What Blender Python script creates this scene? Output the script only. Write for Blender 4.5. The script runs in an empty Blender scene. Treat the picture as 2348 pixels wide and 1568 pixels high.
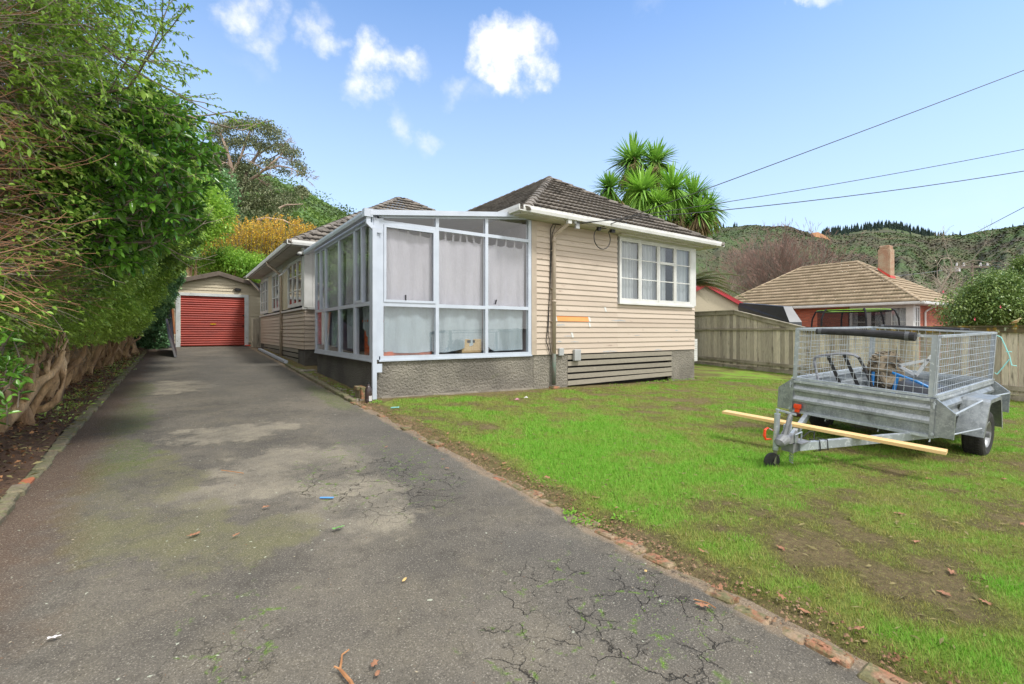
import bpy, math, random
import numpy as np
from mathutils import Vector, Matrix
random.seed(7); RN = np.random.RandomState(11)
SC = bpy.context.scene
COL = SC.collection
R = math.radians
# ------------------------------------------------------------------ camera
H0 = 1.5; FPX = 1086.0; U0 = 1173.5; V0 = 760.0; YAW = math.atan(755.5/1086.0)
SY, CY = math.sin(YAW), math.cos(YAW)
cd = bpy.data.cameras.new('camera'); cam = bpy.data.objects.new('camera', cd); COL.objects.link(cam)
cam.location = (0, 0, H0); cam.rotation_euler = (R(90), 0, -YAW)
cd.sensor_width = 36; cd.lens = 36*FPX/2347.0; cd.shift_y = -24/2347.0
cd.clip_start = 0.05; cd.clip_end = 4000
SC.camera = cam
# ------------------------------------------------------------------ world
SUN_EL = 57; SUN_AZ = 160      # azimuth clockwise from +Y
W = bpy.data.worlds.new('World'); SC.world = W; W.use_nodes = True
nt = W.node_tree; nt.nodes.clear()
def N(t, **k):
    n = nt.nodes.new(t)
    for a, b in k.items(): setattr(n, a, b)
    return n
def L(a, b): nt.links.new(a, b)
def mth(op, a, b=None, c=None, clamp=False):
    n = N('ShaderNodeMath', operation=op); n.use_clamp = clamp
    for i, s in enumerate((a, b, c)):
        if s is None: continue
        if isinstance(s, (int, float)): n.inputs[i].default_value = s
        else: L(s, n.inputs[i])
    return n.outputs[0]
def vdot(a, v):
    n = N('ShaderNodeVectorMath', operation='DOT_PRODUCT'); L(a, n.inputs[0]); n.inputs[1].default_value = v
    return n.outputs['Value']
def ray(u, v):
    a = (u-U0)/FPX; b = (V0-v)/FPX
    return Vector((SY+CY*a, CY-SY*a, b))
def at(u, v, d):
    r = ray(u, v); return Vector((r.x*d, r.y*d, H0+r.z*d))
sky = N('ShaderNodeTexSky', sky_type='NISHITA'); sky.sun_disc = False
sky.sun_elevation = R(SUN_EL); sky.sun_rotation = R(SUN_AZ)
sky.altitude = 0; sky.air_density = 1.0; sky.dust_density = 0.6; sky.ozone_density = 3.5
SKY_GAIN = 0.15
tc = N('ShaderNodeTexCoord'); nrm = N('ShaderNodeVectorMath', operation='NORMALIZE'); L(tc.outputs['Generated'], nrm.inputs[0])
D = nrm.outputs[0]
nz = N('ShaderNodeTexNoise'); nz.inputs['Scale'].default_value = 7; nz.inputs['Detail'].default_value = 7; nz.inputs['Roughness'].default_value = .6
L(D, nz.inputs['Vector'])
wv = N('ShaderNodeVectorMath', operation='MULTIPLY_ADD'); L(nz.outputs['Color'], wv.inputs[0]); wv.inputs[1].default_value = (.15, .15, .15); L(D, wv.inputs[2])
DW0 = N('ShaderNodeVectorMath', operation='SUBTRACT'); L(wv.outputs[0], DW0.inputs[0]); DW0.inputs[1].default_value = (.075, .075, .075)
DW = DW0.outputs[0]
# each puff: centre (direction), half width, half height, strength
PUFFS = [((1165, 125), 95, 72, 1.35), ((1100, 95), 38, 30, .8), ((1170, 190), 48, 45, 1.0), ((1225, 150), 50, 40, .9),
         ((850, 120), 42, 60, .85), ((895, 145), 75, 42, .8), ((850, 200), 55, 45, .7), 
         ((545, 40), 42, 34, .62), ((585, 95), 45, 40, .5), ((615, 50), 25, 38, .45),
         ((700, 75), 45, 32, .55), ((750, 85), 42, 24, .5), ((725, 35), 25, 35, .4),
         ((1045, 210), 42, 26, .34), ((905, 300), 32, 38, .38), ((980, 315), 38, 24, .42),
         ((1110, 235), 55, 22, .22), ((560, 160), 45, 24, .14), ((1850, 10), 70, 22, .62), ((1480, 5), 45, 16, .18),
         ((2300, 420), 170, 60, .10), ((2350, 480), 260, 30, .12)]
acc = None
for (uv, hw, hh, st) in PUFFS:
    c = ray(*uv); ln = c.length; c = c.normalized()
    rt = Vector((CY, -SY, 0)); rt = (rt - c*rt.dot(c)).normalized(); up = c.cross(rt); up = up if up.z > 0 else -up
    qx = mth('MULTIPLY', vdot(DW, rt), FPX*ln/hw*.78); qy = mth('MULTIPLY', vdot(DW, up), FPX*ln/hh*.78)
    r2 = mth('ADD', mth('MULTIPLY', qx, qx), mth('MULTIPLY', qy, qy))
    g = mth('MULTIPLY', mth('SUBTRACT', 1.0, r2), st)
    fr = mth('GREATER_THAN', vdot(D, c), .3)
    g = mth('MULTIPLY', mth('MAXIMUM', g, 0.0), fr)
    acc = g if acc is None else mth('MAXIMUM', acc, g)
nz2 = N('ShaderNodeTexNoise'); nz2.inputs['Scale'].default_value = 22; nz2.inputs['Detail'].default_value = 8; nz2.inputs['Roughness'].default_value = .62
L(D, nz2.inputs['Vector'])
dens = mth('MULTIPLY', acc, mth('MULTIPLY_ADD', nz2.outputs['Fac'], 5.6, -1.15))
front = N('ShaderNodeMapRange', interpolation_type='SMOOTHSTEP'); L(dens, front.inputs[0]); front.inputs[1].default_value = .0; front.inputs[2].default_value = 1.9
# unseen broken cloud added behind and above the camera, brightened as neutral fill light
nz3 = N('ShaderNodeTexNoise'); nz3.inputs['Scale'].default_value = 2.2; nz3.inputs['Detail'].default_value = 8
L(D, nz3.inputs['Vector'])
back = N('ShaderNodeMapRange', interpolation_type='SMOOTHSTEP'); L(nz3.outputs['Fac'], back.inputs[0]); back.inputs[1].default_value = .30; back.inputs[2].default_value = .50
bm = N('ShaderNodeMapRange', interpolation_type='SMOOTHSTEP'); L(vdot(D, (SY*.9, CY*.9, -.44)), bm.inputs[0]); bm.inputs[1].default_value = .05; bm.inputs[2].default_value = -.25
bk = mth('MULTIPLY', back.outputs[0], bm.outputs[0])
cl = mth('MAXIMUM', front.outputs[0], bk, clamp=True)
skm = N('ShaderNodeMix', data_type='RGBA', blend_type='MULTIPLY'); skm.inputs[0].default_value = 1.0
L(sky.outputs[0], skm.inputs[6]); skm.inputs[7].default_value = (1.16, 1.38, 1.52, 1)
# pale veil low in the sky
el = N('ShaderNodeSeparateXYZ'); L(D, el.inputs[0])
vl = N('ShaderNodeMapRange'); L(el.outputs[2], vl.inputs[0]); vl.inputs[1].default_value = .62; vl.inputs[2].default_value = -.02; vl.inputs[3].default_value = .0; vl.inputs[4].default_value = .95
veil = N('ShaderNodeMix', data_type='RGBA'); L(vl.outputs[0], veil.inputs[0]); L(skm.outputs[2], veil.inputs[6]); veil.inputs[7].default_value = (4.2, 5.05, 6.1, 1)
mx0 = N('ShaderNodeMix', data_type='RGBA'); L(front.outputs[0], mx0.inputs[0]); L(veil.outputs[2], mx0.inputs[6]); mx0.inputs[7].default_value = (5.9, 6.0, 6.15, 1)
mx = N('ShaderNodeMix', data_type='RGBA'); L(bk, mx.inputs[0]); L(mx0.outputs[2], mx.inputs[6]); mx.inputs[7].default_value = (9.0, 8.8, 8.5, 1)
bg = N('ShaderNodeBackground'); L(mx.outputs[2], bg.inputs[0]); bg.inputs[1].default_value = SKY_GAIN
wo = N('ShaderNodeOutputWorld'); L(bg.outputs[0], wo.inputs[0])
# ------------------------------------------------------------------ sun
sd = bpy.data.lights.new('sun', 'SUN'); sd.energy = 2.6; sd.angle = R(10); sd.color = (1, .97, .93)
so = bpy.data.objects.new('sun', sd); COL.objects.link(so)
sdir = Vector((math.sin(R(SUN_AZ))*math.cos(R(SUN_EL)), math.cos(R(SUN_AZ))*math.cos(R(SUN_EL)), math.sin(R(SUN_EL))))
so.rotation_euler = sdir.to_track_quat('Z', 'Y').to_euler(); so.location = (0, -5, 20)
SC.view_settings.view_transform = 'Standard'; SC.view_settings.look = 'None'
SC.view_settings.exposure = 0.38; SC.view_settings.gamma = 1; SC.view_settings.use_curve_mapping = False

# ------------------------------------------------------------------ helpers
def lin(c):
    c /= 255.0
    return c/12.92 if c <= .04045 else ((c+.055)/1.055)**2.4
def rgb(r, g, b): return (lin(r), lin(g), lin(b), 1)
MATS = {}
def material(name, c1, c2=None, scale=2.0, rough=.75, metal=0, bump=0, bscale=60, stretch=(1, 1, 1), c3=None, s3=18, t3=(.6, .66),
             fine=.0, fscale=150, attr=None, trans=0, spec=.5, cov=(.38, .62), c4=None, s4=6, t4=(.6, .7), bdist=.01):
    """procedural surface: c1/c2 blended by noise, spots of c3 and c4, fine grain, bump, optional per-vertex 'tone' attribute"""
    m = bpy.data.materials.new(name); m.use_nodes = True; t = m.node_tree; t.nodes.clear()
    def n(ty, **k):
        q = t.nodes.new(ty)
        for a, b in k.items(): setattr(q, a, b)
        return q
    ln = t.links.new
    out = n('ShaderNodeOutputMaterial'); p = n('ShaderNodeBsdfPrincipled'); ln(p.outputs[0], out.inputs[0])
    p.inputs['Roughness'].default_value = rough; p.inputs['Metallic'].default_value = metal
    p.inputs['Specular IOR Level'].default_value = spec
    tcn = n('ShaderNodeTexCoord'); mp = n('ShaderNodeMapping'); ln(tcn.outputs['Object'], mp.inputs[0]); mp.inputs['Scale'].default_value = stretch
    V = mp.outputs[0]
    def noise(s, det=6, ro=.55, v=V):
        q = n('ShaderNodeTexNoise'); q.inputs['Scale'].default_value = s; q.inputs['Detail'].default_value = det; q.inputs['Roughness'].default_value = ro
        ln(v, q.inputs['Vector']); return q.outputs['Fac']
    def mr(v, a, b, c=0, d=1):
        q = n('ShaderNodeMapRange'); q.clamp = True; ln(v, q.inputs[0])
        for i, x in enumerate((a, b, c, d)): q.inputs[i+1].default_value = x
        return q.outputs[0]
    def mix(f, a, b, bt='MIX'):
        q = n('ShaderNodeMix', data_type='RGBA', blend_type=bt)
        if isinstance(f, (int, float)): q.inputs[0].default_value = f
        else: ln(f, q.inputs[0])
        for i, s in ((6, a), (7, b)):
            if isinstance(s, tuple): q.inputs[i].default_value = s
            else: ln(s, q.inputs[i])
        return q.outputs[2]
    col = c1
    if c2 is not None:
        if attr:
            a = n('ShaderNodeAttribute'); a.attribute_name = attr
            ad = n('ShaderNodeMath', operation='MULTIPLY_ADD'); ln(noise(scale), ad.inputs[0]); ad.inputs[1].default_value = .5; 
            sb = n('ShaderNodeMath', operation='SUBTRACT'); ln(a.outputs['Fac'], sb.inputs[0]); sb.inputs[1].default_value = .25
            ln(sb.outputs[0], ad.inputs[2]); f = mr(ad.outputs[0], 0, 1)
        else: f = mr(noise(scale), *cov)
        col = mix(f, c1, c2)
    if c3 is not None: col = mix(mr(noise(s3, 5, .6), *t3), col, c3)
    if c4 is not None: col = mix(mr(noise(s4, 8, .65), *t4), col, c4)
    if fine:
        g = mr(noise(fscale, 3, .7), .3, .7, 1-fine, 1+fine)
        cb = n('ShaderNodeCombineColor'); [ln(g, cb.inputs[i]) for i in range(3)]
        col = mix(1.0, col, cb.outputs[0], 'MULTIPLY')
    if isinstance(col, tuple): p.inputs['Base Color'].default_value = col
    else: ln(col, p.inputs['Base Color'])
    if bump:
        b = n('ShaderNodeBump'); b.inputs['Strength'].default_value = bump; b.inputs['Distance'].default_value = bdist
        ln(noise(bscale, 5, .6), b.inputs['Height']); ln(b.outputs[0], p.inputs['Normal'])
    if trans:
        tr = n('ShaderNodeBsdfTranslucent'); ms = n('ShaderNodeMixShader'); ms.inputs[0].default_value = trans
        if isinstance(col, tuple): tr.inputs[0].default_value = col
        else: ln(col, tr.inputs[0])
        ln(p.outputs[0], ms.inputs[1]); ln(tr.outputs[0], ms.inputs[2]); ln(ms.outputs[0], out.inputs[0])
    MATS[name] = m; return m
def glass_mat(name, tint=(.93, .96, .95, 1), ior=1.75, rough=0.0, dirt=0.0):
    m = bpy.data.materials.new(name); m.use_nodes = True; t = m.node_tree; t.nodes.clear()
    out = t.nodes.new('ShaderNodeOutputMaterial'); g = t.nodes.new('ShaderNodeBsdfGlossy'); g.inputs['Roughness'].default_value = rough
    tr = t.nodes.new('ShaderNodeBsdfTransparent'); tr.inputs[0].default_value = tint
    lw = t.nodes.new('ShaderNodeLayerWeight'); lw.inputs['Blend'].default_value = .5
    pw = t.nodes.new('ShaderNodeMath'); pw.operation = 'POWER'; t.links.new(lw.outputs['Facing'], pw.inputs[0]); pw.inputs[1].default_value = 4.5
    f0 = ((ior-1)/(ior+1))**2*2; fr = t.nodes.new('ShaderNodeMath'); fr.operation = 'MULTIPLY_ADD'; t.links.new(pw.outputs[0], fr.inputs[0]); fr.inputs[1].default_value = 1-f0; fr.inputs[2].default_value = f0
    ms = t.nodes.new('ShaderNodeMixShader'); t.links.new(fr.outputs[0], ms.inputs[0]); t.links.new(tr.outputs[0], ms.inputs[1]); t.links.new(g.outputs[0], ms.inputs[2])
    if dirt:
        df = t.nodes.new('ShaderNodeBsdfDiffuse'); df.inputs[0].default_value = (.6, .6, .6, 1)
        m2 = t.nodes.new('ShaderNodeMixShader'); m2.inputs[0].default_value = dirt
        t.links.new(ms.outputs[0], m2.inputs[1]); t.links.new(df.outputs[0], m2.inputs[2]); ms = m2
    t.links.new(ms.outputs[0], out.inputs[0]); MATS[name] = m; return m

def tag(o, label=None, cat=None, group=None, kind=None):
    if label: o['label'] = label
    if cat: o['category'] = cat
    if group: o['group'] = group
    if kind: o['kind'] = kind
    return o
def thing(name, loc, label, cat, group=None, rot=None):
    o = bpy.data.objects.new(name, None); COL.objects.link(o); o.location = loc; o.empty_display_size = .2
    if rot is not None: o.rotation_euler = rot
    return tag(o, label, cat, group)
def root_off(p):
    off = Vector((0, 0, 0))
    while p is not None:
        off += Vector(p.location); p = p.parent
    return off
def mk(name, verts, faces, m, parent=None, local=False, smooth=False, tone=None, pivot=None):
    verts = np.asarray(verts, dtype=np.float64).reshape(-1, 3)
    me = bpy.data.meshes.new(name)
    if parent is not None and not local: verts = verts - np.array(root_off(parent))
    if pivot is not None: verts = verts - np.array(pivot)
    if isinstance(faces, np.ndarray):
        k = faces.shape[1]; nf = len(faces)
        me.vertices.add(len(verts)); me.vertices.foreach_set('co', verts.ravel().astype(np.float32))
        me.loops.add(nf*k); me.loops.foreach_set('vertex_index', faces.ravel().astype(np.int32))
        me.polygons.add(nf); me.polygons.foreach_set('loop_start', np.arange(0, nf*k, k, dtype=np.int32))
        me.polygons.foreach_set('loop_total', np.full(nf, k, dtype=np.int32)); me.update(calc_edges=True)
    else:
        me.from_pydata([tuple(v) for v in verts], [], faces); me.update()
    if smooth: me.polygons.foreach_set('use_smooth', [True]*len(me.polygons))
    if tone is not None:
        a = me.attributes.new('tone', 'FLOAT', 'POINT'); a.data.foreach_set('value', np.asarray(tone, dtype=np.float32))
    me.materials.append(m)
    o = bpy.data.objects.new(name, me); COL.objects.link(o)
    if pivot is not None: o.location = pivot
    if parent is not None: o.parent = parent
    return o
class MB:
    def __init__(s): s.v = []; s.f = []; s.t = []
    def add(s, vs, fs, tone=.5):
        b = len(s.v); s.v += [tuple(x) for x in vs]; s.f += [tuple(b+i for i in f) for f in fs]; s.t += [tone]*len(vs)
    def box(s, x0, x1, y0, y1, z0, z1, fn=None, tone=.5):
        vs = [(x, y, z) for z in (z0, z1) for y in (y0, y1) for x in (x0, x1)]
        if fn: vs = [fn(*q) for q in vs]
        s.add(vs, [(0, 2, 3, 1), (4, 5, 7, 6), (0, 1, 5, 4), (2, 6, 7, 3), (0, 4, 6, 2), (1, 3, 7, 5)], tone)
    def bar(s, p, q, w, h, up=(0, 0, 1), tone=.5):
        p, q = Vector(p), Vector(q); d = (q-p).normalized(); up = Vector(up)
        if abs(d.dot(up)) > .98: up = Vector((1, 0, 0))
        r = d.cross(up).normalized(); u = r.cross(d)
        vs = [c + r*(a*w/2) + u*(b*h/2) for c in (p, q) for a, b in ((-1, -1), (1, -1), (1, 1), (-1, 1))]
        s.add(vs, [(0, 1, 2, 3), (7, 6, 5, 4), (0, 4, 5, 1), (1, 5, 6, 2), (2, 6, 7, 3), (3, 7, 4, 0)], tone)
    def tube(s, pts, r, n=8, cap=True, tone=.5):
        pts = [Vector(p) for p in pts]; rs = r if isinstance(r, (list, tuple)) else [r]*len(pts)
        vs = []; prev = None
        for i, p in enumerate(pts):
            d = (pts[min(i+1, len(pts)-1)] - pts[max(i-1, 0)]).normalized()
            if prev is None:
                a = Vector((0, 0, 1)) if abs(d.z) < .9 else Vector((1, 0, 0)); x = d.cross(a).normalized()
            else: x = (prev - d*prev.dot(d)).normalized()
            prev = x; y = d.cross(x)
            vs += [p + (x*math.cos(2*math.pi*k/n) + y*math.sin(2*math.pi*k/n))*rs[i] for k in range(n)]
        fs = [(i*n+k, i*n+(k+1) % n, (i+1)*n+(k+1) % n, (i+1)*n+k) for i in range(len(pts)-1) for k in range(n)]
        if cap: fs += [tuple(range(n))[::-1], tuple((len(pts)-1)*n+k for k in range(n))]
        s.add(vs, fs, tone)
    def prism(s, poly, fn, h0, h1, tone=.5):
        """poly: list of 2-D points; fn(a, b, h) -> 3-D"""
        n = len(poly); vs = [fn(a, b, h) for h in (h0, h1) for a, b in poly]
        s.add(vs, [tuple(range(n))[::-1], tuple(n+i for i in range(n))] + [(i, (i+1) % n, n+(i+1) % n, n+i) for i in range(n)], tone)
    def lathe(s, prof, c, axis, n=20, tone=.5, closed=False):
        """prof: (radius, distance along axis)"""
        c = Vector(c); ax = Vector(axis).normalized(); a = Vector((0, 0, 1)) if abs(ax.z) < .9 else Vector((1, 0, 0))
        x = ax.cross(a).normalized(); y = ax.cross(x)
        vs = [c + ax*h + (x*math.cos(2*math.pi*k/n) + y*math.sin(2*math.pi*k/n))*r for r, h in prof for k in range(n)]
        m = len(prof); fs = [(i*n+k, i*n+(k+1) % n, (i+1)*n+(k+1) % n, (i+1)*n+k) for i in range(m-1) for k in range(n)]
        if closed: fs += [((m-1)*n+k, (m-1)*n+(k+1) % n, (k+1) % n, k) for k in range(n)]
        s.add(vs, fs, tone)
    def build(s, name, m, parent=None, local=False, smooth=False, bevel=0, tone=False, pivot=None):
        o = mk(name, s.v, s.f, MATS[m] if isinstance(m, str) else m, parent, local, smooth, s.t if tone else None, pivot)
        if smooth == 'auto' or bevel:
            pass
        if bevel:
            b = o.modifiers.new('bevel', 'BEVEL'); b.width = bevel; b.segments = 1; b.limit_method = 'ANGLE'
        return o
# value noise
_T = RN.rand(64, 64, 64)
def vnoise(p, s=1.0, oct=3):
    p = np.asarray(p, dtype=np.float64)*s; out = 0; amp = 1; tot = 0
    for o in range(oct):
        i = np.floor(p).astype(int); f = p-i; f = f*f*(3-2*f); i %= 64; j = (i+1) % 64
        x0, y0, z0 = i[..., 0], i[..., 1], i[..., 2]; x1, y1, z1 = j[..., 0], j[..., 1], j[..., 2]; fx, fy, fz = f[..., 0], f[..., 1], f[..., 2]
        v = ((_T[x0, y0, z0]*(1-fx)+_T[x1, y0, z0]*fx)*(1-fy)+(_T[x0, y1, z0]*(1-fx)+_T[x1, y1, z0]*fx)*fy)*(1-fz) + \
            ((_T[x0, y0, z1]*(1-fx)+_T[x1, y0, z1]*fx)*(1-fy)+(_T[x0, y1, z1]*(1-fx)+_T[x1, y1, z1]*fx)*fy)*fz
        out = out+amp*v; tot += amp; amp *= .5; p = p*2.03+17.3
    return out/tot
def norm(a): return a/np.maximum(np.linalg.norm(a, axis=-1, keepdims=True), 1e-9)
def leaves(P, Dr, ln, wd, droop=.3, fold=.25, rs=None, full=True, up=(0, 0, 1)):
    """P (n,3) bases, Dr (n,3) directions, ln (n,) lengths -> verts, quad faces, tone"""
    rs = rs or RN; n = len(P); Dr = norm(Dr)
    nr = norm(np.array(up)+rs.normal(0, .45, (n, 3))); sd_ = norm(np.cross(Dr, nr)); nr = np.cross(sd_, Dr)
    ln = np.asarray(ln).reshape(-1, 1); wd = np.asarray(wd).reshape(-1, 1)
    dn = np.array([0, 0, -1.0])*droop*ln
    tip = P + Dr*ln + dn
    if full:
        a = P + Dr*ln*.33 + dn*.15; b = P + Dr*ln*.7 + dn*.5; up_ = nr*wd*fold
        V = np.stack([P, a+sd_*wd*.5+up_, b+sd_*wd*.42+up_, tip, b-sd_*wd*.42+up_, a-sd_*wd*.5+up_], 1)
        F = np.array([[0, 1, 2, 3], [0, 3, 4, 5]])
    else:
        a = P + Dr*ln*.5 + dn*.2
        V = np.stack([P, a+sd_*wd*.5+nr*wd*fold, tip, a-sd_*wd*.5+nr*wd*fold], 1); F = np.array([[0, 1, 2, 3]])
    k = V.shape[1]
    FF = (np.arange(n)[:, None, None]*k + F[None]).reshape(-1, 4)
    tone = np.repeat(np.clip(rs.normal(.5, .22, n), 0, 1), k)
    return V.reshape(-1, 3), FF, tone
def tubes(paths, n=4):
    """paths: list of (points (k,3), radii (k,)) -> verts, quads"""
    VV = []; FF = []; b = 0
    ang = np.arange(n)*2*np.pi/n; ca, sa = np.cos(ang)[None, :, None], np.sin(ang)[None, :, None]
    for P, r in paths:
        P = np.asarray(P, float); k = len(P)
        d = np.empty_like(P); d[1:-1] = P[2:]-P[:-2]; d[0] = P[1]-P[0]; d[-1] = P[-1]-P[-2]; d = norm(d)
        a = np.array([0, 0, 1.]) if abs(d[:, 2]).mean() < .85 else np.array([1., 0, 0])
        x = norm(np.cross(d, a)); y = np.cross(d, x)
        VV.append((P[:, None]+(x[:, None]*ca+y[:, None]*sa)*np.asarray(r)[:, None, None]).reshape(-1, 3))
        i = np.arange(k-1)[:, None]*n; j = np.arange(n)[None]; j2 = (j+1) % n
        FF.append((np.stack([i+j, i+j2, i+n+j2, i+n+j], -1)+b).reshape(-1, 4)); b += k*n
    return np.concatenate(VV), np.concatenate(FF)
def grow(p, d, ln, r, depth, paths, tips, rs, spread=.6, kids=(2, 3), shrink=.72, wob=.15, grav=0.0, seg=4, minr=.002, side=True):
    p = np.array(p, float); d = np.array(d, float); d /= np.linalg.norm(d)
    P = [p.copy()]; 
    for i in range(seg):
        d = d + rs.normal(0, wob, 3); d[2] += grav; d /= np.linalg.norm(d); p = p + d*ln/seg; P.append(p.copy())
    r1 = max(r*.62, minr); paths.append((np.array(P), np.linspace(r, r1, seg+1)))
    if depth == 0:
        tips.append((np.array(P), d)); return
    nk = rs.randint(kids[0], kids[1]+1)
    for k in range(nk):
        a = rs.normal(0, 1, 3); a -= d*a.dot(d); a /= np.linalg.norm(a)
        s = spread*(.6+.8*rs.rand()); nd = d*math.cos(s)+a*math.sin(s)
        i = seg if k == 0 or not side else rs.randint(max(1, seg//2), seg+1)
        grow(P[i], nd, ln*shrink*(.8+.4*rs.rand()), r1*(.95 if k == 0 else .75), depth-1, paths, tips, rs, spread, kids, shrink, wob, grav, seg, minr, side)
def join(parts):
    V = []; F = []; T = []; b = 0
    for v, f, t in parts: V.append(v); F.append(f+b); T.append(t); b += len(v)
    return np.concatenate(V), np.concatenate(F), np.concatenate(T)
def G(x, y):
    """height of the ground"""
    return .035*y - .022*np.maximum(np.asarray(x)-2.35, 0)
# ------------------------------------------------------------------ materials
material('board', rgb(196, 181, 164), rgb(183, 167, 150), 1.2, .62, attr='tone', fine=.05, fscale=25, stretch=(1, 1, 4), bump=.15, bscale=60, c3=rgb(158, 140, 124), s3=3.2, t3=(.66, .74))
material('board_cream', rgb(196, 186, 160), rgb(184, 172, 146), 1.5, .6, attr='tone', fine=.08, fscale=25, c3=rgb(120, 120, 88), s3=5, t3=(.64, .78))
material('board_grey', rgb(152, 145, 131), rgb(122, 116, 104), 2, .8, attr='tone', fine=.15, fscale=40, c3=rgb(175, 165, 150), s3=7, t3=(.67, .69), stretch=(.35, 1, 1.5))
material('white', rgb(212, 212, 208), rgb(200, 200, 195), 3, .45, fine=.03, fscale=60, c3=rgb(160, 158, 148), s3=8, t3=(.68, .8))
material('alu', rgb(190, 198, 210), rgb(180, 188, 200), 3, .32, spec=.6)
material('soffit', rgb(196, 192, 180), rgb(180, 176, 166), 2, .7)
material('cream', rgb(182, 168, 150), rgb(170, 155, 138), 4, .55, fine=.05)
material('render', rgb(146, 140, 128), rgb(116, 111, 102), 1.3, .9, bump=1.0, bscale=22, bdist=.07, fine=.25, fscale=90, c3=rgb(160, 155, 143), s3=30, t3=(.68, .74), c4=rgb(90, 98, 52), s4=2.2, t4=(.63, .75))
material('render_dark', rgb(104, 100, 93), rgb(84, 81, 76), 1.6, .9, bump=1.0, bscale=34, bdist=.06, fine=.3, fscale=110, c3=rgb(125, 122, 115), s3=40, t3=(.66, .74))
material('tile', rgb(128, 121, 112), rgb(92, 87, 80), 5, .9, attr='tone', bump=.5, bscale=90, fine=.28, fscale=70, c3=rgb(112, 112, 84), s3=9, t3=(.66, .72), c4=rgb(140, 138, 126), s4=16, t4=(.72, .76))
material('tile_tan', rgb(168, 150, 124), rgb(144, 128, 103), 3, .85, attr='tone', fine=.1, fscale=60)
material('dark', rgb(30, 29, 28), rough=.8)
material('black', rgb(26, 26, 28), rgb(36, 36, 38), 4, .5)
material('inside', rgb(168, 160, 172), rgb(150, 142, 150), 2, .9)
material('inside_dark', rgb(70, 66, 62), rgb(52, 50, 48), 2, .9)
material('curtain', rgb(180, 179, 185), rgb(160, 159, 167), 1.2, .95, trans=.12, bump=.6, bscale=9, bdist=.05, fine=.10, fscale=120, stretch=(1, 1, .25))
material('curtain_low', rgb(168, 176, 182), rgb(142, 152, 158), 1.2, .95, trans=.1, bump=.6, bscale=8, bdist=.06, fine=.10, fscale=120, stretch=(1, 1, .25))
material('net', rgb(226, 228, 230), rgb(196, 198, 204), 2, .95, trans=.4, stretch=(8, 8, .2))
material('orange_wood', rgb(206, 96, 40), rgb(170, 70, 26), 3, .5, stretch=(1, 1, 6))
material('orange_paint', rgb(242, 160, 92), rgb(236, 150, 84), 4, .5)
material('grey_box', rgb(170, 172, 172), rgb(158, 160, 160), 4, .5)
material('red_door', rgb(168, 62, 44), rgb(146, 52, 38), 1.6, .5, fine=.12, fscale=18, stretch=(.4, 1, 3), c3=rgb(112, 34, 26), s3=2.5, t3=(.6, .75))
material('yellow', rgb(230, 190, 40), rough=.4)
material('peel_white', rgb(205, 208, 206), rgb(186, 190, 188), 3, .6, c3=rgb(110, 118, 88), s3=9, t3=(.63, .66))
material('brown_trim', rgb(104, 92, 80), rgb(84, 74, 64), 3, .7)
glass_mat('glass', ior=1.6)
glass_mat('glass_green', tint=(.92, .955, .96, 1), ior=1.6)
glass_mat('glass_room', tint=(.97, .97, .98, 1), ior=1.6)
# ------------------------------------------------------------------ generic builders
def wallmap(p0, t, n):
    p0, t, n = Vector((p0[0], p0[1], 0)), Vector((t[0], t[1], 0)), Vector((n[0], n[1], 0))
    return lambda a, o, z: p0 + t*a + n*o + Vector((0, 0, z))
def boards(mb, fn, a0, a1, z0, z1, pitch=.125, seed=1, proud=.027):
    rs = random.Random(seed); z = z0; k = 0
    while z < z1-.01:
        zt = min(z+pitch, z1); t = rs.uniform(.1, .9); j = rs.uniform(-.003, .003); w = rs.uniform(-.002, .003)
        nseg = max(1, int((a1-a0)/.8)); xs = [a0+(a1-a0)*i/nseg for i in range(nseg+1)]
        vs = []
        for x in xs:
            q = rs.uniform(-.0022, .0022)
            vs += [fn(x, 0, z+j+q+.014), fn(x, proud+w, z+j+q), fn(x, .004, zt+.016)]
        fs = []
        for i in range(nseg):
            b = 3*i; fs += [(b, b+3, b+4, b+1), (b+1, b+4, b+5, b+2)]
        mb.add(vs, fs, t); mb.add([vs[0], vs[1], vs[2]], [(0, 1, 2)], t); mb.add(vs[-3:], [(0, 2, 1)], t)
        z += pitch; k += 1
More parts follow.
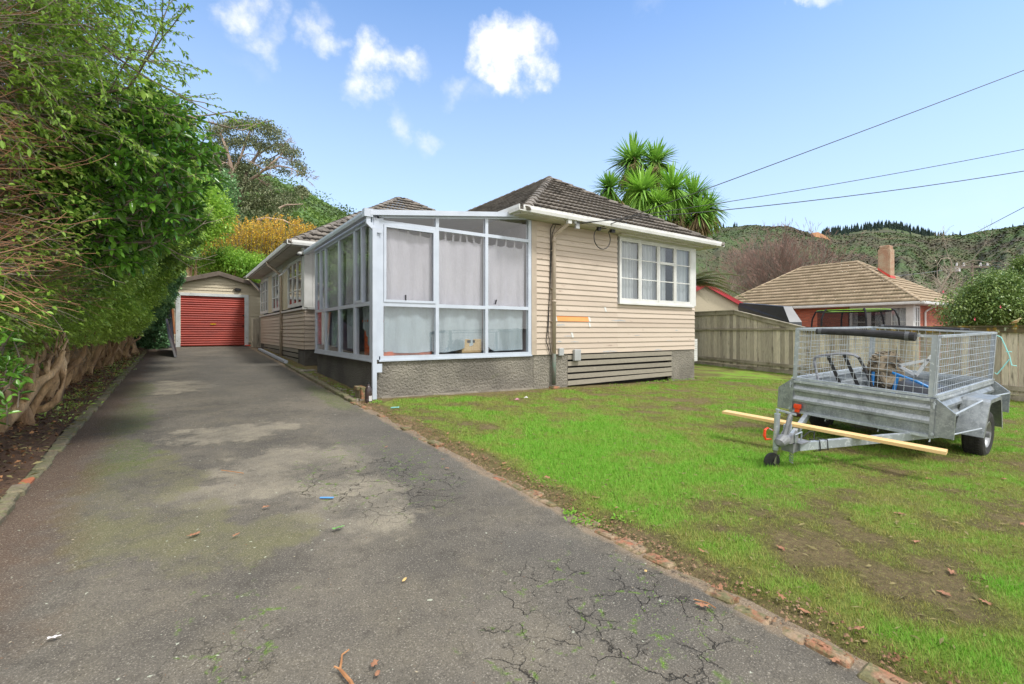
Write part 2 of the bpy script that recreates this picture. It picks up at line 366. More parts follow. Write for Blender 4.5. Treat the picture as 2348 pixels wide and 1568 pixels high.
def tile_face(mb, p0, p1, up, k0, k1, vmax, course=.33, lip=.055, tw=.30, amp=.026, seed=3, res=8, off=0.0):
    """p0->p1 eave line, up = unit vector up the slope, inset k0/k1 of each side per metre of slope"""
    rs = np.random.RandomState(seed); p0 = np.array(p0, float); p1 = np.array(p1, float); up = np.array(up, float)
    Wd = np.linalg.norm(p1-p0); t = (p1-p0)/Wd; nrm_ = np.cross(t, up); nrm_ /= np.linalg.norm(nrm_)
    if nrm_[2] < 0: nrm_ = -nrm_
    nc = int(math.ceil(vmax/course)); parts = []
    for c in range(nc):
        v0 = c*course; v1 = min(v0+course, vmax)
        if v1-v0 < .02: break
        n = int(Wd/(tw/res))+2; u = np.linspace(0, Wd, n)
        tid = np.floor((u+off+(c % 2)*0)/tw).astype(int)
        jit = rs.uniform(-.006, .006, 400)[tid % 400]; tn = rs.uniform(0, 1, 400)[tid % 400]
        prof = amp*(np.abs(np.sin((u+off)/tw*np.pi*2))**.7)
        rows = []
        for v, h, keep in ((v0+.05, -.004, 0), (v0, lip+.004, 1), (v1+.004 if v1 < vmax else v1, .004, 1)):
            uu = np.clip(u, k0*v, Wd-k1*v) if k0*v < Wd-k1*v else np.full_like(u, (k0*v+Wd-k1*v)/2)
            pr = prof*(1 if keep else .9) + (jit if keep and h > .01 else 0)
            rows.append(p0+t*uu[:, None]+up*v+nrm_*(h+pr)[:, None])
        V = np.concatenate(rows); i = np.arange(n-1)
        F = np.concatenate([np.stack([i+r*n, i+1+r*n, i+1+(r+1)*n, i+(r+1)*n], 1) for r in (0, 1)])
        parts.append((V, F, np.tile(tn, 3)))
    mb.append(join(parts))
def caps(mb, p, q, r=.12, ln=.36, seed=1, lift=.02):
    rs = random.Random(seed); p, q = Vector(p), Vector(q); d = (q-p); n = max(1, int(d.length/ln)); d.normalize(); st = (q-p).length/n
    side = d.cross(Vector((0, 0, 1))).normalized(); up = side.cross(d)
    for i in range(n):
        a = p+d*(st*i-.03); b = p+d*(st*(i+1)); vs = []
        for c, rr, hh in ((a, r*1.08, lift+.012), (b, r*.92, lift)):
            j = rs.uniform(-.006, .006)
            for k in range(6):
                an = math.pi*k/5; vs.append(c+side*(math.cos(an)*rr)+up*(math.sin(an)*rr*.72+hh+j-.04))
        fs = [(k, k+1, 7+k, 6+k) for k in range(5)] + [(5, 4, 3, 2, 1, 0)]
        mb.add(vs, fs, rs.random())
def hip_roof(name, x0, x1, y0, y1, ze, pitch, mat_, parent, faces='flbr', ridge=None, seed=1, tilekw={}, cap=True):
    """hip roof on rectangle, returns object; ridge along the longer side"""
    w = min(x1-x0, y1-y0)/2; cs = math.cos(math.atan(pitch)); sn = math.sin(math.atan(pitch)); zr = ze+w*pitch; vmax = w/cs
    alongy = (y1-y0) > (x1-x0); ps = []
    if 'f' in faces: tile_face(ps, (x0, y0, ze), (x1, y0, ze), (0, cs, sn), cs, cs, vmax, seed=seed, **tilekw)
    if 'b' in faces: tile_face(ps, (x1, y1, ze), (x0, y1, ze), (0, -cs, sn), cs, cs, vmax, seed=seed+1, **tilekw)
    if 'l' in faces: tile_face(ps, (x0, y1, ze), (x0, y0, ze), (cs, 0, sn), cs, cs, vmax, seed=seed+2, **tilekw)
    if 'r' in faces: tile_face(ps, (x1, y0, ze), (x1, y1, ze), (-cs, 0, sn), cs, cs, vmax, seed=seed+3, **tilekw)
    V, F, T = join(ps)
    o = mk(name, V, F, MATS[mat_], parent, tone=T)
    if alongy: r0, r1 = ((x0+x1)/2, y0+w, zr), ((x0+x1)/2, y1-w, zr); ends = [((x0, y0), r0), ((x1, y0), r0), ((x0, y1), r1), ((x1, y1), r1)]
    else: r0, r1 = (x0+w, (y0+y1)/2, zr), (x1-w, (y0+y1)/2, zr); ends = [((x0, y0), r0), ((x1, y0), r1), ((x0, y1), r0), ((x1, y1), r1)]
    if cap:
        c = MB(); k = 0
        for (ex, ey), r in ends: caps(c, (ex, ey, ze), r, seed=seed+k); k += 1
        if (Vector(r0)-Vector(r1)).length > .2: caps(c, r0, r1, seed=seed+9)
        c.build('ridge_cap', mat_, o, tone=True)
    return o
def window(parent, fn, cols, z0, z1, name='window', fr=.045, bars=(), sill=True, cur=None, fan=(), gl='glass', frame_m='white', depth=.05, head=None, awning=None):
    """cols: list of (a0, a1) of each sash; bars: heights of the glazing bars; fan: columns whose topmost bar is a heavier transom"""
    A0, A1 = cols[0][0], cols[-1][1]; pr = .03
    f = MB(); g = fr
    f.box(A0-g, A1+g, -.02, pr+.012, z1, z1+(head or g), fn); f.box(A0-g, A1+g, -.02, pr+.012, z0-g, z0, fn)
    f.box(A0-g, A0, -.02, pr+.01, z0, z1, fn); f.box(A1, A1+g, -.02, pr+.01, z0, z1, fn)
    for (p, q) in zip(cols[:-1], cols[1:]): f.box(p[1], q[0], -.02, pr+.006, z0, z1, fn)
    fo = f.build(name, frame_m, parent)
    for i, (a0, a1) in enumerate(cols):
        s = MB(); st = .042
        s.box(a0, a0+st, .0, pr, z0, z1, fn); s.box(a1-st, a1, .0, pr, z0, z1, fn)
        s.box(a0+st, a1-st, .0, pr, z0, z0+st*1.6, fn); s.box(a0+st, a1-st, .0, pr, z1-st, z1, fn)
        for j, b in enumerate(bars):
            h = .035 if (i in fan and j == len(bars)-1) else .012
            s.box(a0+st, a1-st, .004, pr-.004+(.008 if h > .02 else 0), b-h, b+h, fn)
        s.build('sash', frame_m, fo)
        p = MB(); p.add([fn(a0+st*.5, .008, z0+.02), fn(a1-st*.5, .008, z0+.02), fn(a1-st*.5, .008, z1-.02), fn(a0+st*.5, .008, z1-.02)], [(0, 1, 2, 3)]); p.build('pane', gl, fo)
    if sill:
        s = MB(); s.box(A0-g-.05, A1+g+.05, -.0, .09, z0-g-.045, z0-g-.002, fn); s.build('sill', 'white', fo)
    if cur:
        c = MB(); n = int((A1-A0)/.02); rs = random.Random(len(cols)*7+int(A0*10))
        for (c0, c1) in cur:
            n = max(4, int((c1-c0)/.015)); xs = [c0+(c1-c0)*i/n for i in range(n+1)]; ph = rs.uniform(0, 6)
            vs = []
            for x in xs:
                o = -.10+.022*math.sin(x*55+ph)+.012*math.sin(x*23+ph*2)
                vs += [fn(x, o, z0-.03), fn(x, o, z1)]
            c.add(vs, [(2*i, 2*i+2, 2*i+3, 2*i+1) for i in range(n)])
        co = c.build('curtain', 'net', fo, smooth=True)
    return fo
# ------------------------------------------------------------------ house
YF = 8.275
house = thing('house', (8.0, 14.0, .35), 'cream weatherboard bungalow with white casement windows and a mossy dark tiled roof', 'house')
fnF = wallmap((0, YF), (1, 0), (0, -1))          # a = x
fnL = wallmap((2.85, 0), (0, 1), (-1, 0))        # a = y
fnB = wallmap((0, 14.4), (1, 0), (0, -1))
fnR = wallmap((12.2, 0), (0, 1), (1, 0))
b = MB()
boards(b, fnF, 6.40, 8.97, .985, 3.95, seed=1)
boards(b, fnF, 8.97, 12.2, .985, 2.17, seed=1); b.build('front_weatherboards', 'board', house, tone=True)
b = MB(); boards(b, fnR, YF, 14.4, .985, 3.95, seed=5); b.build('side_weatherboards', 'board', house, tone=True)
b = MB(); boards(b, fnL, 14.4, 23.5, .99, 2.13, .117, seed=6); boards(b, fnB, 2.85, 6.4, .99, 2.13, .117, seed=7)
b.build('rear_weatherboards', 'board', house, tone=True)
b = MB()
b.box(6.40, 8.95, YF+.012, YF+.12, .9, 3.95); b.box(8.95, 12.19, YF+.012, YF+.12, .9, 2.19); b.box(12.07, 12.19, YF+.13, 14.4, .9, 3.95)
b.box(2.862, 2.95, 14.5, 23.5, .9, 2.1); b.box(2.862, 6.4, 14.41, 14.49, .9, 3.9); b.box(2.96, 12.1, 23.4, 23.5, .9, 3.9)
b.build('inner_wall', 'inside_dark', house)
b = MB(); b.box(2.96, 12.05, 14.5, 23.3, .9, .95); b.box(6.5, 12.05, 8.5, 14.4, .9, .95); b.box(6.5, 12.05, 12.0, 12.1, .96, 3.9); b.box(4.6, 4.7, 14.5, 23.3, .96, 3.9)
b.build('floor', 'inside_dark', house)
# corner post and jamb beside the porch
b = MB(); b.box(6.26, 6.398, YF-.03, YF+.1, .985, 3.93); b.build('corner_board', 'cream', house)
# foundation
b = MB(); b.box(6.33, 7.318, YF-.004, YF+.14, -.3, .985); b.build('foundation', 'render', house); b = MB(); b.box(11.15, 12.2, YF-.004, YF+.14, -.3, .985); b.box(12.06, 12.2, YF+.14, 14.4, -.3, .985)
b.build('foundation', 'render', house)
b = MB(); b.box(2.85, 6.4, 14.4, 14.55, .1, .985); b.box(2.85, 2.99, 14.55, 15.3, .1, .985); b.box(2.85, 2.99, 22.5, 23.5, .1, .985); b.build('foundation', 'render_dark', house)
# base slats
b = MB(); rs = random.Random(4)
for i in range(5):
    z = .955-.15*i; b.box(7.32, 11.148, YF-.012, YF+.012, z-.105, z, lambda x, y, zz, i=i: (x, y, zz+(x-7.3)*(.002*math.sin(i*2)) + (0.018 if (i == 4 and x > 9) else 0)), tone=rs.random())
b.build('base_slats', 'board_grey', house, tone=True)
b = MB(); b.box(7.33, 11.14, YF+.2, YF+.25, -.2, .95); b.build('shade_backing', 'dark', house); b = MB(); b.box(3.05, 3.1, 15.3, 22.5, .2, .98); b.build('shade_backing', 'dark', house)  # dark sheets behind the slats, coloured to stand for the shade under the floor
b = MB()
for i in range(4):
    z = .98-.155*i; b.box(2.84, 2.862, 15.3, 22.5, z-.115, z, tone=rs.random())
b.build('base_slats', 'board_grey', house, tone=True)
# patches on the front boards
def onboard(x, z, lift):
    k = math.floor((z-.985)/.125+1e-4); t = (z-.985-k*.125)/.125; return (x, YF-(.027-.021*t)-lift, z)
def patch(mb, x0, x1, z0, z1, lift, sk=0.0):
    n = 8; mb.add([onboard(x0+(x1-x0)*i/n+(sk if j else 0), z1 if j else z0, l) for l in (lift, 0) for j in (0, 1) for i in range(n+1)], [(i, i+1, n+2+i, n+1+i) for i in range(n)]+[(0, n+1, 3*n+3, 2*n+2), (n, 3*n+2-0, 4*n+3, 2*n+1)])
b = MB(); patch(b, 6.99, 7.99, 1.738, 1.857, .005); b.build('painted_patch', 'orange_paint', house)
b = MB()
for x, z, w in ((6.93, 1.737, .06), (7.98, 1.737, .06), (7.985, 1.612, .055), (8.52, 1.987, .06), (7.43, 1.362, .06)): patch(b, x, x+w, z, z+.12, .009, -.018)
b.build('filler_patch', 'white', house)
b = MB(); rs = random.Random(4)
for x, z, w, h in ((8.75, 1.755, .5, .045), (6.98, 1.63, .25, .05), (8.45, .99, .5, .045), (10.4, .99, .3, .04), (7.2, 1.38, .22, .035), (7.4, 1.25, .25, .025), (11.3, 1.515, .1, .045), (9.6, 1.39, .2, .02), (7.0, 1.25, .12, .05), (10.9, 1.25, .25, .02)):
    n = 11; up = [(x+w*i/n, z+h*.5+h*.5*rs.uniform(.2, 1)*math.sin(math.pi*(i+.3)/(n+.6))) for i in range(n+1)]; lo = [(x+w*i/n, z+h*.5-h*.5*rs.uniform(.2, 1)) for i in range(n+1)]
    b.add([onboard(px, pz, .003) for px, pz in up]+[onboard(px, pz, .003) for px, pz in lo], [(i, i+1, n+2+i, n+1+i) for i in range(n)])
b.build('flaked_paint', 'grey_box', house)
# window of the front room
cols = [(9.075, 9.80), (9.84, 10.545), (10.585, 11.26), (11.30, 11.99)]
window(house, fnF, cols, 2.28, 3.84, bars=(2.86, 3.36), fan=(2,), cur=[(9.1, 9.85), (10.0, 10.6), (10.7, 10.98), (11.35, 12.0)])
b = MB(); b.box(12.04, 12.235, YF-.035, YF+.1, 2.235, 3.925); b.box(8.975, 12.04, YF-.05, YF-.001, 3.89, 3.945); b.build('corner_post', 'white', house)
window(house, fnR, [(8.5, 9.2), (9.25, 9.95)], 2.28, 3.84, bars=(2.86, 3.36))
# windows of the side wall, looking on to the drive
sw = []
for c in ([(14.72, 15.38), (15.42, 16.08), (16.12, 16.8)], [(18.1, 18.7), (18.74, 19.4), (19.44, 20.1)], [(21.4, 22.0), (22.04, 22.7), (22.74, 23.4)]):
    window(house, fnL, c, 2.3, 3.62, bars=(2.74, 3.18), sill=False, cur=[(c[0][0], c[0][0]+.5), (c[2][1]-.4, c[2][1])])
b = MB()
for a0, a1 in ((16.87, 18.03), (20.17, 21.33)):
    n = int((a1-a0)/.13)
    for k in range(n): b.box(2.838+(.008 if k % 2 else 0), 2.9, a0+k*(a1-a0)/n, a0+(k+1)*(a1-a0)/n-.012, 2.235, 3.70)
b.build('vertical_boards', 'board_cream', house)
b = MB(); b.box(2.78, 2.90, 14.36, 23.5, 2.13, 2.185, None); b.box(2.9, 4.2, 14.30, 14.41, 2.13, 2.185); b.build('belt_sill', 'white', house)
b = MB(); b.box(2.83, 3.05, 14.345, 14.65, 2.19, 3.9); b.box(3.06, 4.3, 14.36, 14.4, 2.19, 3.9); b.box(2.84, 2.9, 14.66, 23.5, 3.71, 3.9); b.build('corner_post', 'white', house)
# open fanlight hanging out of the near side window
b = MB()
P0 = Vector((2.80, 16.15, 3.55)); 
def fa(a, o, z): return Vector((2.80-(.0+(3.58-z)*.62)-o, a, 3.58-(3.58-z)*.78))
b.box(16.12, 16.17, 0, .025, 3.18, 3.58, fa); b.box(16.75, 16.80, 0, .025, 3.18, 3.58, fa); b.box(16.17, 16.75, 0, .025, 3.18, 3.225, fa); b.box(16.17, 16.75, 0, .025, 3.54, 3.58, fa)
o = b.build('open_fanlight', 'white', house); b = MB(); b.add([fa(16.17, .01, 3.2), fa(16.75, .01, 3.2), fa(16.75, .01, 3.56), fa(16.17, .01, 3.56)], [(0, 1, 2, 3)]); b.build('pane', 'glass', o)
# roofs
zE = 4.02
rf = hip_roof('roof', 5.76, 12.88, 7.81, 20.5, 4.0, .625, 'tile', house, faces='flr', seed=3)
rf2 = hip_roof('roof', 2.34, 12.86, 13.93, 24.25, 3.9, .625, 'tile', house, faces='flr', seed=9)
# gutters with fascia
def gutter(mb, p, q, out, h=.125, w=.11):
    p, q, o = Vector(p), Vector(q), Vector(out); z = Vector((0, 0, 1))
    prof = [(0, 0), (w, 0), (w+.012, h*.5), (w+.006, h), (w-.012, h), (w-.012, .02), (0, .02)]
    vs = [c + o*a + z*(bb-h) for c in (p, q) for a, bb in prof]; n = len(prof)
    mb.add(vs, [tuple(range(n)), tuple(range(2*n-1, n-1, -1))] + [(i, n+i, n+(i+1) % n, (i+1) % n) for i in range(n)])
b = MB()
gutter(b, (5.70, 7.885, 4.085), (12.80, 7.885, 4.085), (0, -1, 0)); gutter(b, (12.80, 7.765, 4.085), (12.80, 14.0, 4.085), (1, 0, 0)); gutter(b, (5.70, 13.8, 4.085), (5.70, 7.765, 4.085), (-1, 0, 0))
b.build('gutter', 'white', house)
b = MB(); gutter(b, (2.42, 24.0, 3.98), (2.42, 13.85, 3.98), (-1, 0, 0)); gutter(b, (2.42, 13.97, 3.98), (5.55, 13.97, 3.98), (0, -1, 0)); b.build('gutter', 'white', house)
b = MB()
b.box(5.72, 12.78, 7.89, YF+.1, 3.94, 3.965); b.box(12.2, 12.78, YF+.1, 14.0, 3.94, 3.965); b.box(5.72, 6.38, YF+.1, 13.9, 3.94, 3.965)
b.box(2.43, 2.93, 13.98, 24.0, 3.84, 3.865); b.box(2.93, 5.7, 13.98, 14.5, 3.84, 3.865)
b.box(8.9, 12.3, 8.05, YF-.052, 3.905, 3.938)
b.build('soffit', 'soffit', house)
# downpipes
b = MB(); b.tube([(6.98, 7.84, 3.96), (6.98, 7.86, 3.88), (6.86, 8.17, 3.68), (6.85, 8.19, 3.6), (6.85, 8.19, 1.0)], .042, 10)
for z in (3.3, 2.45, 1.7): b.box(6.80, 6.90, 8.19, YF-.02, z, z+.03)
b.tube([(6.85, 8.19, 3.55), (6.85, 8.19, 3.5)], .05, 10); b.tube([(6.85, 8.19, 2.2), (6.85, 8.19, 2.15)], .05, 10)
o = b.build('downpipe', 'cream', house, smooth=True)
b = MB(); b.tube([(6.85, 8.19, 1.0), (6.84, 8.19, .3)], .044, 10); material('pipe_low', rgb(110, 105, 98), rgb(92, 110, 96), 9, .7); b.build('pipe_foot', 'pipe_low', o, smooth=True)
b = MB(); b.box(6.93, 7.03, 7.80, 7.88, 3.87, 3.97); b.build('outlet', 'white', o)
b = MB(); b.tube([(2.36, 17.9, 3.9), (2.36, 17.9, 3.78), (2.76, 17.9, 3.45), (2.78, 17.9, 3.3), (2.78, 17.9, .6)], .045, 10)
for z in (2.9, 1.5): b.box(2.74, 2.84, 17.85, 17.95, z, z+.03)
b.build('downpipe', 'cream', house, smooth=True)
b = MB(); b.bar((2.45, 23.9, 3.8), (2.8, 23.55, 3.3), .07, .07); b.build('eave_bracket', 'cream', house)
# meter boxes, cables
b = MB(); b.box(7.02, 7.16, YF-.07, YF-.015, .95, 1.12); b.box(7.46, 7.66, YF-.10, YF-.022, .82, 1.08); b.build('meter_box', 'grey_box', house, bevel=.008)
def sagline(p, q, sag, n=14):
    p, q = Vector(p), Vector(q); return [p.lerp(q, i/n) - Vector((0, 0, sag*4*(i/n)*(1-i/n))) for i in range(n+1)]
b = MB(); b.tube([(7.05, 8.2, 3.93), (6.85, 8.22, 3.92), (6.78, 8.23, 3.8), (6.79, 8.235, 3.4), (6.76, 8.235, 2.4), (6.70, 8.235, 1.6), (6.66, 8.235, 1.3), (6.76, 8.22, .95)], .009, 5)
b.tube([(6.90, 8.2, 3.9), (6.82, 8.22, 3.7), (6.80, 8.235, 3.0), (6.74, 8.235, 2.1), (6.72, 8.235, 1.5), (6.78, 8.22, 1.0)], .008, 5)
b.build('cable', 'black', house)
b = MB(); pts = [(8.2, 7.9, 3.93)] + [(8.14+.27*math.sin(a)-.02, 7.95, 3.70-.26*math.cos(a)*1.0) for a in np.linspace(-2.4, 2.3, 14)] + [(8.42, 7.95, 3.92)]
b.tube(pts, .011, 6); b.box(8.4, 8.52, 7.91, 7.99, 3.87, 3.94); b.box(7.95, 8.03, 7.9, 7.97, 3.86, 3.94); b.build('cable_loop', 'black', house)
b = MB(); b.box(7.2, 7.3, 7.84, 7.90, 3.80, 3.965); b.box(7.14, 7.2, 7.83, 7.88, 3.90, 3.96); b.build('service_bracket', 'grey_box', house)
# heat pump grille at the right-hand corner
b = MB(); b.box(12.21, 12.62, 8.45, 9.2, .62, 1.28); 
for k in range(9): b.box(12.23, 12.60, 8.44, 8.452, .66+k*.068, .69+k*.068)
b.build('heat_pump', 'white', house)
# security lamp on the side soffit
b = MB(); b.tube([(2.75, 14.15, 3.84), (2.75, 14.15, 3.76)], .05, 10); b.tube([(2.75, 14.15, 3.76), (2.72, 14.05, 3.68)], .03, 8)
b.tube([(2.72, 14.06, 3.70), (2.62, 13.98, 3.62)], [.035, .06], 10); b.tube([(2.76, 14.06, 3.70), (2.86, 13.96, 3.66)], [.035, .055], 10)
o = b.build('security_lamp', 'white', house, smooth=True); b = MB(); b.box(2.55, 2.74, 13.88, 14.06, 3.585, 3.60); b.build('lamp_hood', 'dark', o)

# ------------------------------------------------------------------ glazed porch
porch = thing('glazed_porch', (4.5, 10.5, .3), 'white framed glazed porch on a rough grey plaster base on the bungalow corner', 'sunroom')
X0, X1, Y1 = 2.77, 6.25, 12.65
b = MB(); b.box(X0+.03, 6.325, YF, YF+.15, -.1, 1.0); b.build('foundation', 'render', porch)
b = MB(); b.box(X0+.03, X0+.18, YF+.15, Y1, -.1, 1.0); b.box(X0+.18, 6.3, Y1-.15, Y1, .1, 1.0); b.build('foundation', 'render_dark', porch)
b = MB()                                          # front frame
fnP = wallmap((0, YF), (1, 0), (0, -1))
def zrake(x): return 3.56 + (x-2.8)*.128
b.box(2.885, X1, -.06, .035, .995, 1.06, fnP); b.box(2.86, X1+.01, -.06, .05, .965, .997, fnP)
b.box(2.86, 2.945, -.06, .03, 1.06, 3.53, fnP); b.box(6.17, 6.25, -.06, .03, 1.06, 3.93, fnP)
for x in (4.0, 5.11): b.box(x-.035, x+.035, -.06, .028, 1.06, zrake(x)-.05, fnP)
b.box(2.945, 3.965, -.05, .026, 1.955, 2.025, fnP); b.box(4.035, 5.075, -.05, .026, 1.955, 2.025, fnP); b.box(5.145, 6.17, -.05, .026, 1.965, 2.035, fnP)
b.box(2.945, 3.965, -.05, .026, 3.42, 3.49, fnP); b.box(4.035, 5.075, -.05, .026, 3.43, 3.495, fnP); b.box(5.145, 6.17, -.05, .026, 3.435, 3.50, fnP)
# opening sash in the left bay
for q in ((2.95, 2.995, 2.03, 3.415), (3.915, 3.96, 2.03, 3.415)): b.box(q[0], q[1], 0, .04, q[2], q[3], fnP)
for q in ((2.995, 3.915, 2.03, 2.075), (2.995, 3.915, 3.37, 3.415)): b.box(q[0], q[1], 0, .04, q[2], q[3], fnP)
# sloping head
b.add([fnP(x, o, zrake(x)+dz) for x in (2.86, 6.25) for o in (-.06, .03) for dz in (-.055, .02)], [(0, 1, 3, 2), (4, 6, 7, 5), (0, 4, 5, 1), (2, 3, 7, 6), (1, 5, 7, 3), (0, 2, 6, 4)])
# left side frame
fnS = wallmap((X0, 0), (0, 1), (-1, 0))
b.box(YF, Y1, -.06, .03, .995, 1.06, fnS); b.box(YF+.0, Y1, -.06, .045, .962, .993, fnS)
b.box(YF, YF+.09, -.06, .028, 1.06, 3.5, fnS)
for y, w in ((9.33, .05), (10.45, .05), (11.62, .05), (12.6, .05)): b.box(y-w, y+w, -.06, .027, 1.06, 3.5, fnS)
for y0, y1 in ((8.37, 9.28), (9.38, 10.40), (10.5, 11.57), (11.67, 12.55)):
    b.box(y0, y1, -.05, .024, 1.97, 2.04, fnS); b.box(y0, y1, -.05, .024, 3.44, 3.5, fnS)
for y in (8.86, 12.10): b.box(y-.03, y+.03, -.05, .036, 2.04, 3.44, fnS)
b.box(8.90, 9.26, -.0, .03, 2.045, 2.09, fnS)
b.box(YF, Y1, -.07, .03, 3.5, 3.56, fnS)
b.build('frame', 'alu', porch)
def pane(pts, m='glass_room'):
    q = MB(); q.add(pts, [tuple(range(len(pts)))]); q.build('pane', m, porch)
for x0, x1 in ((2.945, 3.965), (4.035, 5.075), (5.145, 6.17)):
    pane([fnP(x0, .005, 2.03), fnP(x1, .005, 2.03), fnP(x1, .005, 3.43), fnP(x0, .005, 3.43)])
    pane([fnP(x0, .005, 1.06), fnP(x1, .005, 1.06), fnP(x1, .005, 1.957), fnP(x0, .005, 1.957)], 'glass_green')
    pane([fnP(x0, .005, 3.49), fnP(x1, .005, 3.49), fnP(x1, .005, zrake(x1)-.05), fnP(x0, .005, zrake(x0)-.05)])
for y0, y1 in ((8.37, 9.28), (9.38, 10.40), (10.5, 11.57), (11.67, 12.55)):
    pane([fnS(y0, .004, 1.06), fnS(y1, .004, 1.06), fnS(y1, .004, 1.97), fnS(y0, .004, 1.97)], 'glass_green')
    pane([fnS(y0, .004, 2.04), fnS(y1, .004, 2.04), fnS(y1, .004, 3.44), fnS(y0, .004, 3.44)], 'glass_room')
# corner post, roof, gutters, pipe
b = MB(); b.box(X0-.005, 2.855, YF-.05, YF-.001, 1.0, 3.5); b.box(X0-.035, X0-.006, YF-.04, YF+.10, .95, 3.52); b.build('corner_post', 'alu', porch)
b = MB()
def rfp(x, y, z): return (x, y, zrake(x)+z)
b.add([rfp(x, y, z) for x in (2.72, 6.33) for y in (8.20, 13.4) for z in (.03, .075)], [(0, 1, 3, 2), (4, 6, 7, 5), (0, 4, 5, 1), (2, 3, 7, 6), (1, 5, 7, 3), (0, 2, 6, 4)])
for k in range(18): 
    y = 8.35+k*.29
    b.add([rfp(x, yy, z) for x in (2.72, 6.3) for yy in (y-.02, y+.02) for z in (.076, .095)], [(0, 1, 3, 2), (4, 6, 7, 5), (0, 4, 5, 1), (2, 3, 7, 6), (1, 5, 7, 3), (0, 2, 6, 4)])
b.build('roof', 'alu', porch)
b = MB(); b.add([(x, y, zrake(x)+z) for x in (2.68, 6.0) for y in (8.165, 8.198) for z in (-.015, .078)], [(0, 1, 3, 2), (4, 6, 7, 5), (0, 4, 5, 1), (2, 3, 7, 6), (1, 5, 7, 3), (0, 2, 6, 4)])
b.build('barge_board', 'alu', porch)
b = MB(); gutter(b, (2.71, 13.35, 3.63), (2.71, 8.30, 3.63), (-1, 0, 0), .10, .09); b.box(2.58, 2.73, 8.17, 8.30, 3.50, 3.64); b.build('gutter', 'alu', porch)
b = MB()
for p, q in (((2.66, 8.22, 3.52), (2.66, 8.22, 3.38)), ((2.66, 8.22, 3.40), (2.76, 8.2, 3.30)), ((2.76, 8.195, 3.32), (2.76, 8.195, .28))): b.bar(p, q, .075, .055, (0, 1, 0))
b.box(2.80, 2.9, 8.19, 8.21, .78, .93); b.box(2.80, 2.9, 8.19, 8.21, 3.24, 3.32); b.build('downpipe', 'alu', porch)
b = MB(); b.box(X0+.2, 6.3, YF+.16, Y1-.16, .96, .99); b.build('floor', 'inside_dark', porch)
b = MB(); b.box(X0+.06, 6.3, 12.5, 12.56, 1.0, 3.5); b.box(6.27, 6.32, YF+.06, 12.45, 1.0, 3.9); b.build('inner_wall', 'inside', porch)
b = MB(); b.box(3.35, 3.37, YF-.045, YF-.02, 2.07, 2.17); b.box(5.3, 5.32, YF-.045, YF-.02, 2.06, 2.16, lambda x, y, z: (x+(z-2.06)*.3, y, z)); b.build('latch', 'black', porch)
# curtains in the porch
def curtain(name, fn, a0, a1, ztop, zbot, m, label, fold=.024, fq=26, seed=1, tabs=0, top=None):
    rs = random.Random(seed); n = int((a1-a0)/.02); ph = rs.uniform(0, 6); mrows = 16; vs = []
    for j in range(mrows+1):
        for i in range(n+1):
            x = a0+(a1-a0)*i/n; zt = ztop(x) if callable(ztop) else ztop; zb = zbot(x) if callable(zbot) else zbot
            t = j/mrows; z = zt+(zb-zt)*t
            vs.append(fn(x, -.09-fold*(math.sin(x*fq+ph+.8*math.sin(t*3+x))*.6+math.sin(x*fq*.37+ph*2)*.8)*(.5+.5*t), z))
    w = n+1; fs = [(j*w+i, j*w+i+1, (j+1)*w+i+1, (j+1)*w+i) for j in range(mrows) for i in range(n)]
    mb = MB(); mb.add(vs, fs)
    if tabs:
        for k in range(tabs):
            x = a0+.05+(a1-a0-.1)*k/(tabs-1); zt = ztop(x); s = rs.uniform(-.03, .03)
            mb.add([fn(x-.022, -.08, zt-.02), fn(x+.022, -.08, zt-.02), fn(x+.02+s, -.08, top), fn(x-.02+s, -.08, top)], [(0, 1, 2, 3)])
    o = mb.build(name, m, None, smooth=True, pivot=tuple(fn((a0+a1)/2, -.09, zbot((a0+a1)/2) if callable(zbot) else zbot)))
    tag(o, label, 'curtain', 'linen curtains in the porch'); return o
def sagtop(a0, a1, zl, zr, amp, k): return lambda x: zl+(zr-zl)*(x-a0)/(a1-a0) - amp*abs(math.sin((x-a0)/(a1-a0)*math.pi*k))
curtain('curtain', fnP, 2.95, 3.97, sagtop(2.95, 3.97, 3.40, 3.30, .025, 4), 1.96, 'curtain', 'upper lilac linen curtain in the left bay of the porch front', seed=2, tabs=5, top=3.42)
curtain('curtain', fnP, 4.02, 5.09, sagtop(4.02, 5.09, 3.30, 3.32, .02, 6), 1.96, 'curtain', 'upper lilac linen curtain in the middle bay of the porch front', seed=3, tabs=7, top=3.44)
curtain('curtain', fnP, 5.13, 6.15, sagtop(5.13, 6.15, 3.32, 3.33, .03, 4), 1.96, 'curtain', 'upper lilac linen curtain gathered in the right bay of the porch front', seed=5, tabs=5, top=3.44)
def zb1(x): return 1.13-.03*math.sin((x-3)*3)
def zb2(x):
    t = (x-4.05)/1.05; return 1.09+.26*max(0, t-.15)**1.4*(1 if t < .75 else 1)+.0
def zb3(x):
    t = (x-5.12)/1.0; return 1.30-.22*min(1, max(0, t)*4)**.8 + .03*t
curtain('curtain', fnP, 3.0, 3.98, 1.99, zb1, 'curtain_low', 'lower grey linen curtain in the left bay of the porch front, hanging straight', seed=7, fold=.036, fq=20)
curtain('curtain', fnP, 4.03, 5.08, 1.99, zb2, 'curtain_low', 'lower grey linen curtain in the middle front bay, lifted by the cardboard box', seed=8, fold=.036, fq=20)
curtain('curtain', fnP, 5.12, 6.1, 1.99, zb3, 'curtain_low', 'lower grey linen curtain in the right front bay, its left corner swept up', seed=9, fold=.036, fq=20)
curtain('curtain', fnS, 8.93, 9.28, 3.42, 2.0, 'curtain', 'narrow dark curtain in the porch side bay nearest the corner', seed=11, fold=.03, fq=40)
